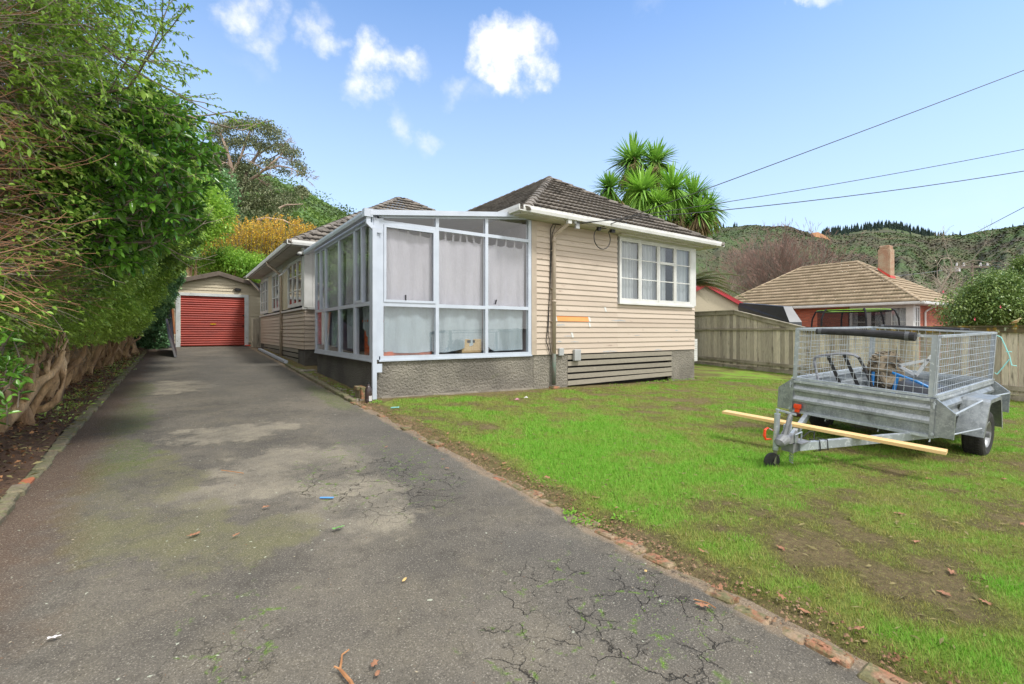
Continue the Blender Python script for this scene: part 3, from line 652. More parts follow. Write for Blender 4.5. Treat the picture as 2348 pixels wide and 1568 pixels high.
curtain('curtain', fnS, 9.42, 10.38, 3.42, 2.0, 'curtain', 'upper curtain in the second side bay of the porch from the corner', seed=12, fold=.03, fq=40)
curtain('curtain', fnS, 10.52, 11.56, 3.42, 2.0, 'curtain', 'upper curtain in the third side bay of the porch from the corner', seed=13, fold=.03, fq=40)
curtain('curtain', fnS, 11.7, 12.5, 3.42, 1.2, 'curtain', 'long curtain in the porch side bay farthest from the corner', seed=19, fold=.03, fq=30)
curtain('curtain', fnS, 8.4, 8.85, 3.42, 2.0, 'curtain', 'upper curtain tight against the corner post of the porch side', seed=14, fold=.03, fq=40)
curtain('curtain', fnS, 8.45, 9.1, 1.98, lambda y: 1.15+.9*max(0, y-8.65), 'curtain_low', 'lower grey curtain swept back in the side bay nearest the corner', seed=15, fold=.03, fq=35)
curtain('curtain', fnS, 9.45, 10.15, 1.98, 1.15, 'curtain_low', 'lower grey curtain bunched in the second side bay from the corner', seed=16, fold=.03, fq=40)
curtain('curtain', fnS, 10.6, 11.35, 1.98, 1.15, 'curtain_low', 'lower grey curtain bunched in the third side bay from the corner', seed=17, fold=.03, fq=40)
# things standing in the porch
ds = thing('desk', (3.2, 8.9, 1.0), 'orange wooden desk end behind the porch glass at the corner', 'desk')
b = MB(); b.box(2.9, 2.96, 8.38, 8.46, 1.0, 1.68); b.build('leg', 'orange_wood', ds); b = MB(); b.box(2.9, 2.96, 9.1, 9.18, 1.0, 1.68); b.build('leg', 'orange_wood', ds)
b = MB(); b.box(2.97, 3.95, 8.40, 8.44, 1.06, 1.13); b.box(2.905, 2.95, 8.47, 9.09, 1.08, 1.6); b.build('rail', 'orange_wood', ds); b = MB(); b.box(2.87, 4.1, 8.5, 9.22, 1.685, 1.72); b.build('top', 'orange_wood', ds)
material('card', rgb(176, 148, 106), rgb(164, 136, 96), 5, .85)
bx = thing('cardboard_box', (4.83, 8.5, .995), 'brown cardboard box with a black label behind the lower middle pane of the porch', 'box')
b = MB(); b.box(4.6, 5.06, 8.37, 8.7, 1.07, 1.345); b.build('carton', 'card', bx, bevel=.004)
b = MB(); b.box(4.72, 4.9, 8.366, 8.369, 1.27, 1.325); b.build('printed_label', 'black', bx)
# ------------------------------------------------------------------ garage
YG = 24.4
gar = thing('garage', (1.1, 27, .85), 'small cream weatherboard garage with a red roller door at the end of the drive', 'garage')
fnG = wallmap((0, YG), (1, 0), (0, -1))
b = MB(); boards(b, fnG, -.75, -.06, 1.0, 3.16, .15, seed=21); b.build('weatherboards', 'board_cream', gar, tone=True); b = MB(); boards(b, fnG, 2.455, 3.1, 1.0, 3.16, .15, seed=21)
rs = random.Random(5); z = 3.16
while z < 3.95:
    zt = z+.135; hw = max(.05, (4.02-z)/.29); t = rs.random(); a0, a1 = max(-.75, 1.3-hw), min(3.1, 1.3+hw)
    hw2 = max(.02, (4.02-zt)/.29); c0, c1 = max(-.75, 1.3-hw2), min(3.1, 1.3+hw2)
    b.add([fnG(a0, 0, z), fnG(a1, 0, z), fnG(a1, .035, z-.01), fnG(a0, .035, z-.01), fnG(c1, .004, zt), fnG(c0, .004, zt)], [(0, 1, 2, 3), (3, 2, 4, 5)], t); z += .135
b.build('weatherboards', 'board_cream', gar, tone=True)
b = MB(); b.box(-.75, -.23, YG+.03, 29, .6, 3.2); b.box(2.5, 3.1, YG+.03, 29, .6, 3.2); b.box(-.23, 2.5, YG+.35, YG+.4, .6, 3.9); b.prism([(-.75, 3.2), (3.1, 3.2), (3.1, 3.4), (1.3, 3.95), (-.75, 3.36)], lambda a, c, h: (a, h, c), YG+.03, YG+.1); b.build('wall', 'board_cream', gar)
b = MB(); b.box(-.23, -.07, YG-.06, YG+.02, .85, 3.15); b.box(2.295, 2.455, YG-.06, YG+.02, .85, 3.15); b.box(-.07, 2.295, YG-.06, YG+.02, 3.03, 3.15); b.build('door_frame', 'peel_white', gar)
# roller door
vs = []; n = 22; z0, z1 = .875, 3.028; rows = n*8
for k in range(rows+1):
    z = z0+(z1-z0)*k/rows; o = -.03+.03*abs(math.sin(math.pi*k/8))**.6
    vs += [fnG(-.07, o, z), fnG(2.295, o, z)]
b = MB(); b.add(vs, [(2*k, 2*k+1, 2*k+3, 2*k+2) for k in range(rows)]); o = b.build('roller_door', 'red_door', gar)
b = MB(); b.box(1.0, 1.2, YG-.03, YG-.0, 1.81, 1.84); b.build('handle', 'yellow', o)
b = MB(); b.box(2.22, 2.29, YG-.03, YG-.0, 2.2, 2.24); b.box(2.2, 2.29, YG-.03, YG-.0, 1.73, 1.76); b.build('lock', 'dark', o)
# roof
b = MB()
for sx, xa, xb in ((-1, -1.05, 1.3), (1, 1.3, 3.4)):
    za, zb = (4.08-.29*abs(xa-1.3), 4.08-.29*abs(xb-1.3))
    b.add([(x, y, z+dz) for x, z in ((xa, za), (xb, zb)) for y in (YG-.22, 29.2) for dz in (0, .05)], [(0, 1, 3, 2), (4, 6, 7, 5), (0, 4, 5, 1), (2, 3, 7, 6), (1, 5, 7, 3), (0, 2, 6, 4)])
b.build('roof', 'brown_trim', gar)
b = MB()
for xa, xb in ((-1.05, 1.3), (1.3, 3.4)):
    za, zb = (4.07-.29*abs(xa-1.3), 4.07-.29*abs(xb-1.3))
    b.add([(x, y, z+dz) for x, z in ((xa, za), (xb, zb)) for y in (YG-.26, YG-.225) for dz in (-.13, .03)], [(0, 1, 3, 2), (4, 6, 7, 5), (0, 4, 5, 1), (2, 3, 7, 6), (1, 5, 7, 3), (0, 2, 6, 4)])
b.build('barge_board', 'brown_trim', gar)
b = MB(); b.box(1.93, 2.09, YG-.14, YG-.04, 3.31, 3.43); b.box(1.85, 1.93, YG-.1, YG-.05, 3.35, 3.38); b.box(2.09, 2.15, YG-.1, YG-.05, 3.32, 3.42); b.build('flood_lamp', 'dark', gar)
# ================================================================== GROUND
def G(x, y):
    x = np.asarray(x, float); y = np.asarray(y, float)
    return .035*np.clip(y, -30, 30) - .022*np.clip(x-2.35, 0, 20)
class NB:
    """small node builder"""
    def __init__(s, name):
        s.m = bpy.data.materials.new(name); s.m.use_nodes = True; s.t = s.m.node_tree; s.t.nodes.clear(); MATS[name] = s.m
        s.out = s.n('ShaderNodeOutputMaterial'); s.p = s.n('ShaderNodeBsdfPrincipled'); s.l(s.p.outputs[0], s.out.inputs[0])
        s.P = s.n('ShaderNodeTexCoord').outputs['Object']; s.sep = s.n('ShaderNodeSeparateXYZ'); s.l(s.P, s.sep.inputs[0])
    def n(s, ty, **k):
        q = s.t.nodes.new(ty)
        for a, b in k.items(): setattr(q, a, b)
        return q
    def l(s, a, b): s.t.links.new(a, b)
    def i(s, v, sock):
        if isinstance(v, (int, float, tuple)): sock.default_value = v
        else: s.l(v, sock)
    def noise(s, sc, det=6, ro=.55, st=None, dist=0):
        q = s.n('ShaderNodeTexNoise'); q.inputs['Scale'].default_value = sc; q.inputs['Detail'].default_value = det; q.inputs['Roughness'].default_value = ro; q.inputs['Distortion'].default_value = dist
        v = s.P
        if st: mp = s.n('ShaderNodeMapping'); s.l(v, mp.inputs[0]); mp.inputs['Scale'].default_value = st; v = mp.outputs[0]
        s.l(v, q.inputs['Vector']); return q.outputs['Fac']
    def mr(s, v, a, b, c=0., d=1., sm=False):
        q = s.n('ShaderNodeMapRange'); q.clamp = True
        if sm: q.interpolation_type = 'SMOOTHSTEP'
        s.l(v, q.inputs[0])
        for k, x in enumerate((a, b, c, d)): q.inputs[k+1].default_value = x
        return q.outputs[0]
    def ma(s, op, a, b=0., c=0.):
        q = s.n('ShaderNodeMath', operation=op)
        for k, x in enumerate((a, b, c)): s.i(x, q.inputs[k])
        return q.outputs[0]
    def mix(s, f, a, b, bt='MIX'):
        q = s.n('ShaderNodeMix', data_type='RGBA', blend_type=bt); s.i(f, q.inputs[0]); s.i(a, q.inputs[6]); s.i(b, q.inputs[7]); return q.outputs[2]
    def blob(s, x, y, rx, ry, nz=None, amt=.6):
        dx = s.ma('DIVIDE', s.ma('SUBTRACT', s.sep.outputs[0], x), rx); dy = s.ma('DIVIDE', s.ma('SUBTRACT', s.sep.outputs[1], y), ry)
        r = s.ma('ADD', s.ma('MULTIPLY', dx, dx), s.ma('MULTIPLY', dy, dy))
        v = s.ma('SUBTRACT', 1., r)
        if nz is not None: v = s.ma('ADD', v, s.ma('MULTIPLY', s.ma('SUBTRACT', nz, .5), amt*4))
        return s.mr(v, 0., .55, sm=True)
    def mx(s, *a):
        o = a[0]
        for b in a[1:]: o = s.ma('MAXIMUM', o, b)
        return o
    def crack(s, sc, w, seedv=(0, 0, 0), warp=.15):
        nz = s.n('ShaderNodeTexNoise'); nz.inputs['Scale'].default_value = sc*2.5; nz.inputs['Detail'].default_value = 5; s.l(s.P, nz.inputs['Vector'])
        a = s.n('ShaderNodeVectorMath', operation='MULTIPLY_ADD'); s.l(nz.outputs['Color'], a.inputs[0]); a.inputs[1].default_value = (warp,)*3; s.l(s.P, a.inputs[2])
        b = s.n('ShaderNodeVectorMath', operation='ADD'); s.l(a.outputs[0], b.inputs[0]); b.inputs[1].default_value = seedv
        v = s.n('ShaderNodeTexVoronoi', feature='DISTANCE_TO_EDGE'); v.inputs['Scale'].default_value = sc; s.l(b.outputs[0], v.inputs['Vector'])
        return s.mr(v.outputs['Distance'], w, 0.)
    def bump(s, h, st=.5, d=.01):
        b = s.n('ShaderNodeBump'); b.inputs['Strength'].default_value = st; b.inputs['Distance'].default_value = d; s.l(h, b.inputs['Height']); s.l(b.outputs[0], s.p.inputs['Normal'])
# asphalt of the drive
A = NB('asphalt')
n1 = A.noise(.9, 8); n2 = A.noise(3.2, 8, .62); fi = A.noise(120, 3, .8); f2 = A.noise(60, 4, .7)
c = A.mix(A.mr(n1, .38, .64), rgb(110, 104, 93), rgb(84, 80, 73))
c = A.mix(A.mr(n2, .45, .75, 0, .55), c, rgb(124, 116, 98))
c = A.mix(A.mr(A.noise(9, 6, .7), .5, .7, 0, .45), c, rgb(58, 54, 48))
bn = A.noise(1.6, 10, .72)
light = A.mx(A.blob(.95, 5.2, .75, .75, n2, .7), A.blob(1.15, 3.9, .5, .8, n2, .6), A.blob(.35, 4.6, .7, .35, n2, .6), A.blob(-.2, 11.6, .9, 1.1, n2, .7), A.blob(.5, 6.9, .9, .5, n2, .8))
c = A.mix(A.ma('MULTIPLY', A.ma('MULTIPLY', light, .55), A.mr(bn, .36, .60, .1, 1.)), c, rgb(162, 153, 133))
olive = A.mx(A.blob(-.15, 4.2, .5, .7, n2, .8), A.blob(-.35, 5.2, .5, 1.2, n2, .9), A.blob(.35, 3.6, .6, .4, n2, .7))
c = A.mix(A.ma('MULTIPLY', A.ma('MULTIPLY', olive, .8), A.mr(bn, .4, .6, .1, 1.)), c, rgb(108, 106, 74))
moss = A.mx(A.blob(-.62, 8.6, .35, 1.6, n2, .9), A.blob(-.7, 11.5, .3, 1.4, n2, .9), A.blob(-.5, 6.3, .3, .9, n2, .9), A.blob(2.2, 9.0, .25, 1.8, n2, .8))
c = A.mix(A.ma('MULTIPLY', moss, A.mr(A.noise(26, 6, .8), .42, .60, .05, .8)), c, rgb(84, 100, 38))
soil = A.ma('MULTIPLY', A.mr(A.ma('ADD', A.sep.outputs[0], A.ma('MULTIPLY', n2, -.9)), -.95, -1.35), .75)
c = A.mix(soil, c, rgb(92, 72, 58))
dark = A.mx(A.blob(2.0, 5.6, .55, 2.4, n2, .7), A.blob(1.3, 14, 1.3, 6, n2, .6), A.blob(1.9, 2.0, .4, .9, n2, .5))
c = A.mix(A.ma('MULTIPLY', A.ma('MULTIPLY', dark, .6), A.mr(bn, .35, .6, .2, 1.)), c, rgb(84, 82, 78))
edge = A.mr(A.ma('ADD', A.sep.outputs[0], A.ma('MULTIPLY', n2, .35)), 2.52, 2.58)
c = A.mix(A.ma('MULTIPLY', edge, .8), c, rgb(140, 122, 100))
czone = A.mx(A.blob(1.75, 1.7, .75, .75, n2, .4), A.blob(1.45, 4.2, .75, .95, n2, .4), A.ma('MULTIPLY', A.blob(.1, 2.3, .5, .5, n2, 1.2), .4))
ck = A.ma('MULTIPLY', A.ma('MULTIPLY', A.mr(A.noise(4.5, 3, .6), .40, .52), 1.0), A.mx(A.crack(3.9, .016, warp=.16), A.ma('MULTIPLY', A.crack(9, .014, (3, 1, 0), .08), A.mr(n2, .5, .55))))
ck = A.ma('MULTIPLY', ck, czone)
c = A.mix(A.ma('MULTIPLY', ck, .92), c, rgb(40, 38, 32))
gz = A.mx(A.blob(1.75, 1.7, .75, .8, n2, .6), A.blob(1.5, 4.6, .75, 1.4, n2, .5), A.blob(.2, 2.6, .35, .6, n2, .9))
gm = A.ma('MULTIPLY', A.ma('MULTIPLY', A.crack(3.6, .06, warp=.12), gz), A.mr(A.noise(14, 4, .7), .52, .6))
c = A.mix(gm, c, rgb(92, 120, 42))
c = A.mix(A.mr(fi, .56, .72, 0, .6), c, rgb(196, 188, 172)); c = A.mix(A.mr(fi, .45, .30, 0, .7), c, rgb(36, 34, 32)); c = A.mix(A.mr(f2, .58, .72, 0, .35), c, rgb(176, 168, 152)); c = A.mix(A.mr(f2, .42, .3, 0, .35), c, rgb(66, 62, 56))
c = A.mix(A.mr(A.noise(30, 2, .4), .74, .77, 0, .6), c, rgb(200, 206, 184))
A.l(c, A.p.inputs['Base Color']); A.p.inputs['Roughness'].default_value = .92; A.p.inputs['Specular IOR Level'].default_value = .3
A.bump(A.ma('SUBTRACT', A.ma('ADD', fi, A.ma('MULTIPLY', f2, .7)), A.ma('MULTIPLY', ck, 2.5)), .9, .006)
# soil, lawn base
S_ = NB('soil'); n2 = S_.noise(5, 8, .65); fi = S_.noise(45, 6, .75)
c = S_.mix(S_.mr(n2, .35, .65), rgb(110, 82, 62), rgb(82, 62, 48)); c = S_.mix(S_.mr(fi, .55, .7, 0, .7), c, rgb(170, 134, 96)); c = S_.mix(S_.mr(fi, .42, .3, 0, .8), c, rgb(28, 20, 16))
S_.l(c, S_.p.inputs['Base Color']); S_.p.inputs['Roughness'].default_value = 1; S_.bump(fi, 1, .03)
B_ = NB('lawn_base'); n2 = B_.noise(3, 8, .6); fi = B_.noise(70, 5, .75); at_ = B_.n('ShaderNodeAttribute'); at_.attribute_name = 'tone'
t = B_.ma('ADD', at_.outputs['Fac'], B_.ma('MULTIPLY', B_.ma('SUBTRACT', n2, .5), .5))
t = B_.ma('ADD', t, B_.ma('MULTIPLY', B_.ma('SUBTRACT', B_.noise(14, 6, .7), .5), .5))
c = B_.mix(B_.mr(t, .0, .22), rgb(122, 106, 78), rgb(104, 98, 58)); c = B_.mix(B_.mr(t, .2, .55), c, rgb(126, 136, 66)); c = B_.mix(B_.mr(t, .55, .95), c, rgb(124, 164, 56))
f3 = B_.noise(22, 6, .8); c = B_.mix(B_.mr(f3, .50, .36, 0, .6), c, rgb(70, 74, 36)); c = B_.mix(B_.mr(f3, .54, .68, 0, .4), c, rgb(176, 186, 96))
c = B_.mix(B_.mr(fi, .55, .72, 0, .5), c, rgb(170, 174, 100)); c = B_.mix(B_.mr(fi, .44, .3, 0, .7), c, rgb(60, 62, 30))
B_.l(c, B_.p.inputs['Base Color']); B_.p.inputs['Roughness'].default_value = 1; B_.p.inputs['Specular IOR Level'].default_value = .2; B_.bump(fi, 1, .03)
material('blade', rgb(152, 148, 80), rgb(116, 172, 52), 1.5, .6, attr='tone', trans=.3, spec=.3)
material('blade_dry', rgb(150, 140, 98), rgb(120, 112, 74), 1.5, .7, attr='tone', trans=.2, spec=.2)
material('terracotta', rgb(158, 102, 76), rgb(132, 104, 80), 6, .9, bump=.8, bscale=40, fine=.25, fscale=60, c3=rgb(104, 100, 68), s3=9, t3=(.42, .54), c4=rgb(146, 126, 102), s4=7, t4=(.5, .6))
material('edging', rgb(124, 112, 94), rgb(104, 106, 72), 3, .95, bump=.8, bscale=40, fine=.3, fscale=50, c3=rgb(120, 106, 88), s3=10, t3=(.55, .65))
material('concrete', rgb(150, 142, 128), rgb(120, 112, 100), 4, .9, fine=.2, fscale=60)

def sheet(name, xs, ys, zf, m, tone=None, kind='structure'):
    X, Y = np.meshgrid(xs, ys); Z = zf(X, Y); V = np.stack([X, Y, Z], -1).reshape(-1, 3); w = len(xs); h = len(ys)
    i, j = np.meshgrid(np.arange(w-1), np.arange(h-1)); a = (j*w+i).ravel(); F = np.stack([a, a+1, a+w+1, a+w], 1)
    o = mk(name, V, F, MATS[m], smooth=True, tone=None if tone is None else tone(X, Y).ravel()); return tag(o, kind=kind)
def P3(X, Y): return np.stack([X, Y, X*0+.5], -1)
def LC(X, Y):
    """0 bare soil .. 1 lush grass"""
    X = np.asarray(X, float); Y = np.asarray(Y, float)
    n = vnoise(P3(X, Y), 1.1, 4); n2 = vnoise(P3(X+40, Y), 3.5, 3); n3 = vnoise(P3(X*.6+9, Y*2.2), 1.5, 4)
    v = .55 + (n-.5)*1.5 + (n2-.5)*1.3 + (vnoise(P3(X*.5+X*.0, (X*.75+Y)*1.6), 2.4, 3)-.5)*.9
    g = lambda x, y, rx, ry: np.exp(-((X-x)/rx)**2-((Y-y)/ry)**2)
    v += .42*g(4.2, 4.6, 1.3, 1.2) + .3*g(5.2, 3.2, 1.5, .8)+.3*g(3.1, 3.6, .5, 1.2)
    v -= .30*g(8.5, 6.5, 3.5, 1.0)
    v += .12*g(8, 5, 3, .6) + .2*g(2.95, 1.7, .25, .7)+.25*g(4.3, .4, .6, .5)
    v -= .34*np.clip((n3-.45)*3, 0, 1)*np.clip((2.6-Y)/1.2, 0, 1)*np.clip((X-2.9)/.6, 0, 1)*(.1+1.8*np.clip((vnoise(P3(X,Y),9,3)-.3)*2,0,1))
    v -= .8*np.clip((2.78-X+(n2-.5)*.6)/.25, 0, 1)
    v -= .7*np.clip((Y-(YF-.45)+(n2-.5)*.7)/.3, 0, 1)*(X > 2.7)*(X < 12.5)
    v -= .15*g(3.6, 1.2, .5, .35) + .18*g(4.2, .75, .9, .22)
    return np.clip(v, 0, 1)
xs = np.concatenate([np.arange(-60, -6, 3), np.arange(-6, 20, .5), np.arange(20, 400, 8)]); ys = np.concatenate([np.arange(-40, 30, 1.), np.arange(30, 400, 8)])
sheet('ground', xs, ys, lambda X, Y: G(X, Y)-.07-.3*np.clip((X-18.5)/2, 0, 1), 'soil')
def ex(y): return 2.38+.07*(vnoise(np.stack([y*0, y, y*0], -1), .7, 3)-.5)*2
# drive, bed, lawn
ys = np.arange(-4, 24.6, .1)
def strip(name, xa, xb, nx, zf, m, kind='structure', ys=ys, tone=None):
    t = np.linspace(0, 1, nx)[None]; Y = np.repeat(ys[:, None], nx, 1); A_ = xa(ys)[:, None]; B2 = xb(ys)[:, None]; X = A_+(B2-A_)*t
    V = np.stack([X, Y, zf(X, Y)], -1).reshape(-1, 3); w = nx; i, j = np.meshgrid(np.arange(w-1), np.arange(len(ys)-1)); a = (j*w+i).ravel()
    o = mk(name, V, np.stack([a, a+1, a+w+1, a+w], 1), MATS[m], smooth=True, tone=None if tone is None else tone(X, Y).ravel()); return tag(o, kind=kind)
strip('driveway', lambda y: y*0-1.22, lambda y: y*0+2.62, 32, lambda X, Y: G(X, Y)-.01+.012*(vnoise(P3(X, Y), .8, 2)-.5), 'asphalt')
strip('soil_bed', lambda y: y*0-5.0, lambda y: y*0-1.16+.03*np.sin(y*1.3), 50, lambda X, Y: G(X, Y)+.03+.07*(vnoise(P3(X, Y), 2.5, 4)-.4)+.12*np.clip((-1.3-X)/1.0, 0, 1), 'soil')
lys = np.concatenate([np.arange(-2, 8.3, .07), np.arange(8.3, 22, .25)])
lxb = np.arange(0, 1, 1/210.)
def lz(X, Y): return G(X, Y)+.055*np.clip((X-2.46)/.2, 0, 1)-.02 + .035*(vnoise(P3(X, Y), 1.7, 4)-.5)+.026*(vnoise(P3(X, Y), 7, 3)-.5)
strip('lawn', lambda y: ex(y)+.06, lambda y: y*0+19.2, 240, lz, 'lawn_base', ys=lys, tone=LC)
# grass blades
rs = np.random.RandomState(5)
n = 520000
dd = 1.0+ (1-rs.rand(n)**.75)*0 + rs.rand(n)**1.35*13.5
uu = rs.uniform(900, 2500, n)
a_ = (uu-U0)/FPX; bx_ = (SY+CY*a_)*dd; by_ = (CY-SY*a_)*dd
t_ = LC(bx_, by_)
ok = (bx_ > ex(by_)+.1) & (bx_ < 17.5) & ~((bx_ > 2.75) & (bx_ < 12.25) & (by_ > YF-.06)) & (by_ > -1) & (rs.rand(n) < np.clip(t_*1.5+.2, .16, 1))
bx_, by_, t_, dd = bx_[ok], by_[ok], t_[ok], dd[ok]; n = len(bx_)
bz_ = lz(bx_, by_)-.004
hgt = (.010+.024*t_)*rs.uniform(.5, 1.3, n)*(1+.045*dd); wid = .0028*(1+.22*dd)
an = rs.uniform(0, 2*np.pi, n); ln_ = rs.uniform(.1, 1.1, n)*hgt
P = np.stack([bx_, by_, bz_], 1); sdv = np.stack([np.cos(an), np.sin(an), an*0], 1)*wid[:, None]*.5
tip = P+np.stack([-np.sin(an)*ln_+rs.normal(0, .004, n), np.cos(an)*ln_, hgt], 1)
V = np.stack([P-sdv, P+sdv, tip], 1).reshape(-1, 3); F = np.arange(n*3).reshape(-1, 3)
tn = np.repeat(np.clip(t_*1.1-.12+(vnoise(P3(bx_, by_), 5, 3)-.5)*1.7+(vnoise(P3(bx_, by_), 1.3, 2)-.5)*.8+rs.normal(0, .22, n), 0, 1), 3)
tag(mk('grass', V, F, MATS['blade'], tone=tn), 'short uneven green grass of the front lawn', kind='stuff')
# dead stems and clippings lying in the lawn and in the bed
n = 9000; x = rs.uniform(2.5, 9, n); y = rs.uniform(-.5, 7.8, n); x[n//2:] = rs.uniform(-3.2, -1.0, n-n//2); y[n//2:] = rs.uniform(2.5, 22, n-n//2)
z = np.where(x > 2, lz(x, y)+.012, G(x, y)+.10)
an = rs.uniform(0, 6.28, n); l_ = rs.uniform(.02, .07, n); l_[n//2:] *= 1.6
P = np.stack([x, y, z], 1); Dv = np.stack([np.cos(an), np.sin(an), rs.normal(0, .12, n)], 1)
V, F, T = leaves(P, Dv, l_, l_*rs.uniform(.06, .3, n), .02, .3, rs, False)
tag(mk('plant_litter', V, F, MATS['blade_dry'], tone=T), 'dry stems and leaf scraps scattered over bed and lawn', kind='stuff')
n = 16000; x = -1.15-rs.rand(n)**.8*2.4; y = 2.2+rs.rand(n)**1.2*20; z = G(x, y)+.075+.04*rs.rand(n)+.12*np.clip((-1.3-x)/1.0, 0, 1); an = rs.uniform(0, 6.28, n); l_ = rs.uniform(.012, .045, n)*(1+.03*y)
V, F, T = leaves(np.stack([x, y, z], 1), np.stack([np.cos(an), np.sin(an), rs.normal(0, .35, n)], 1), l_, l_*rs.uniform(.2, .8, n), .1, .4, rs, False)
material('leaf_litter', rgb(62, 42, 30), rgb(176, 128, 84), 3, .9, attr='tone')
tag(mk('leaf_litter', V, F, MATS['leaf_litter'], tone=np.repeat(np.clip(rs.normal(.35, .32, n), 0, 1), 4)), 'brown leaf litter and bark covering the hedge bed', kind='stuff')
# edging: left kerb of bricks with one orange brick, right broken bricks
material('brick_orange', rgb(176, 104, 70), rgb(150, 92, 66), 8, .9, bump=.5, bscale=50, c3=rgb(120, 112, 80), s3=9, t3=(.5, .6)); le = thing('brick_edging', (-1.1, 8, .28), 'low mossy brick edging between the drive and the hedge bed', 'edging'); 
b = MB(); r2 = random.Random(3); y = 2.2; ob = MB()
while y < 22:
    q = MB(); w = .225+r2.uniform(-.01, .01); j = r2.uniform(-.018, .018); zz = r2.uniform(-.02, .006)
    sl = r2.uniform(-.02, .02)
    q.box(-1.175+j, -1.055+j, y, y+w, -.06, .032+zz, lambda x, yy, z, sl=sl: (x+sl*(yy-y), yy, float(G(0, yy))+z)); orb = abs(y-5.55) < .12; pq = q.build('brick', 'brick_orange' if orb else 'edging', le, bevel=.012); y += w+r2.uniform(.005, .03)
    if orb: pq['label'] = 'bare orange brick'
re_ = thing('brick_edging', (2.45, 4, .15), 'broken terracotta brick edging between the drive and the lawn', 'edging')
b = MB(); y = -.6
while y < 8.1:
    w = r2.uniform(.16, .26); h = r2.uniform(.0, .02); j = float(ex(np.array(y)))+r2.uniform(-.015, .02)
    if r2.random() < (.85 if y < 2.6 or y > 7 else .35):
        wd = r2.uniform(.07, .13); b = MB()
        b.add([(j+r2.uniform(-.012, .012)+(wd if k & 1 else 0), y+(w if k & 2 else 0)+r2.uniform(-.012, .012), float(G(j, y))+(h+r2.uniform(-.01, .01) if k & 4 else -.05)) for k in range(8)], [(0, 2, 3, 1), (4, 5, 7, 6), (0, 1, 5, 4), (2, 6, 7, 3), (0, 4, 6, 2), (1, 3, 7, 5)]); b.build('brick', 'terracotta', re_, bevel=.012)
    y += w+r2.uniform(.0, .04)
# earth strip along the edging, crumbly
n = 2600; y = rs.uniform(-.8, 8.2, n); x = ex(y)+rs.uniform(.02, .38, n)**1.0; sz = rs.uniform(.003, .013, n)
V = []; F = []
for k in range(n):
    z = float(G(x[k], y[k]))+.03*min(1, (x[k]-2.3)/.25); s = sz[k]; b0 = 6*k
    q = rs.uniform(.6, 1.3, 6)*s
    V += [(x[k]+q[0], y[k], z), (x[k]-q[1], y[k], z), (x[k], y[k]+q[2], z), (x[k], y[k]-q[3], z), (x[k], y[k], z+q[4]*.8), (x[k], y[k], z-q[5])]
    F += [(b0, b0+2, b0+4), (b0+2, b0+1, b0+4), (b0+1, b0+3, b0+4), (b0+3, b0, b0+4)]
material('crumb', rgb(140, 116, 92), rgb(120, 88, 64), 6, 1)
tag(mk('soil_crumbs', V, F, MATS['crumb']), 'crumbled earth and brick along the edge of the lawn', kind='stuff')
# ================================================================== FENCE
material('paling', rgb(204, 194, 174), rgb(142, 134, 120), 1.2, .85, attr='tone', fine=.22, fscale=14, stretch=(3, 3, .35), c3=rgb(78, 72, 64), s3=4, t3=(.60, .72), c4=rgb(112, 112, 84), s4=1.5, t4=(.62, .78), bump=.3, bscale=30)
material('rail', rgb(160, 152, 134), rgb(126, 118, 102), 2, .85, fine=.18, fscale=30, c3=rgb(96, 92, 60), s3=3, t3=(.58, .7))
material('rail_moss', rgb(96, 86, 60), rgb(74, 66, 48), 2, .9, fine=.2, fscale=30, c3=rgb(150, 118, 36), s3=3.5, t3=(.52, .62), c4=rgb(156, 164, 140), s4=7, t4=(.60, .64))
FX = lambda y: 16.74+.139*(y-2.34)
fd = Vector((.139, 1, 0)).normalized(); fn_ = Vector((-fd.y, fd.x, 0))          # towards the house side
def fm(s, o, z):                                   # s = y coordinate along the fence
    return Vector((FX(s), s, 0)) + fn_*o + Vector((0, 0, z))
fence = thing('paling_fence', (FX(6), 6, -.1), 'weathered grey timber paling fence that steps up towards the house', 'fence')
def ftop(s): return 1.60 if s < 7.55 else (1.60+.70*(s-7.55)/2.75 if s < 10.3 else 2.30)
b = MB(); r2 = random.Random(8); s = -7.0
while s < 15:
    g0 = float(G(FX(s), s)); w = .148; zt = ftop(s+.07)+(0 if s < 7.4 else -.03); o = r2.uniform(-.004, .012)*(1 if r2.random() < .6 else 1.6)
    zt2 = ftop(s+w)-(0 if s < 7.4 else .03)
    b.box(s, s+w-.011, -.03+o, -.008+o, g0+.18, 0, lambda a, c, z, g0=g0, zt=zt, zt2=zt2, s=s: fm(a, c, (zt if a-s < .05 else zt2) if z == 0 else z), tone=r2.random()); s += w+.002
b.build('palings', 'paling', fence, tone=True)
for nm, z0, z1, s0, s1 in (('rail', 1.545, 1.625, 7.60, 15), ('rail', .30, .39, -7, 15)):
    b = MB()
    if z0 < 1: b.add([fm(s_, o, float(G(FX(s_), s_))+z) for s_ in (s0, s1) for o in (0.01, .055) for z in (z0-.02, z1)], [(0, 2, 3, 1), (4, 5, 7, 6), (0, 4, 6, 2), (1, 3, 7, 5), (2, 6, 7, 3), (0, 1, 5, 4)])
    else: b.box(s0, s1, .01, .06, z0, z1, fm)
    b.build(nm, 'rail', fence)
b = MB(); b.box(-7, 7.6, .012, .06, 1.47, 1.605, fm); b.box(-7, 7.55, -.06, .085, 1.612, 1.65, fm); b.build('top_rail', 'rail_moss', fence)
b = MB()
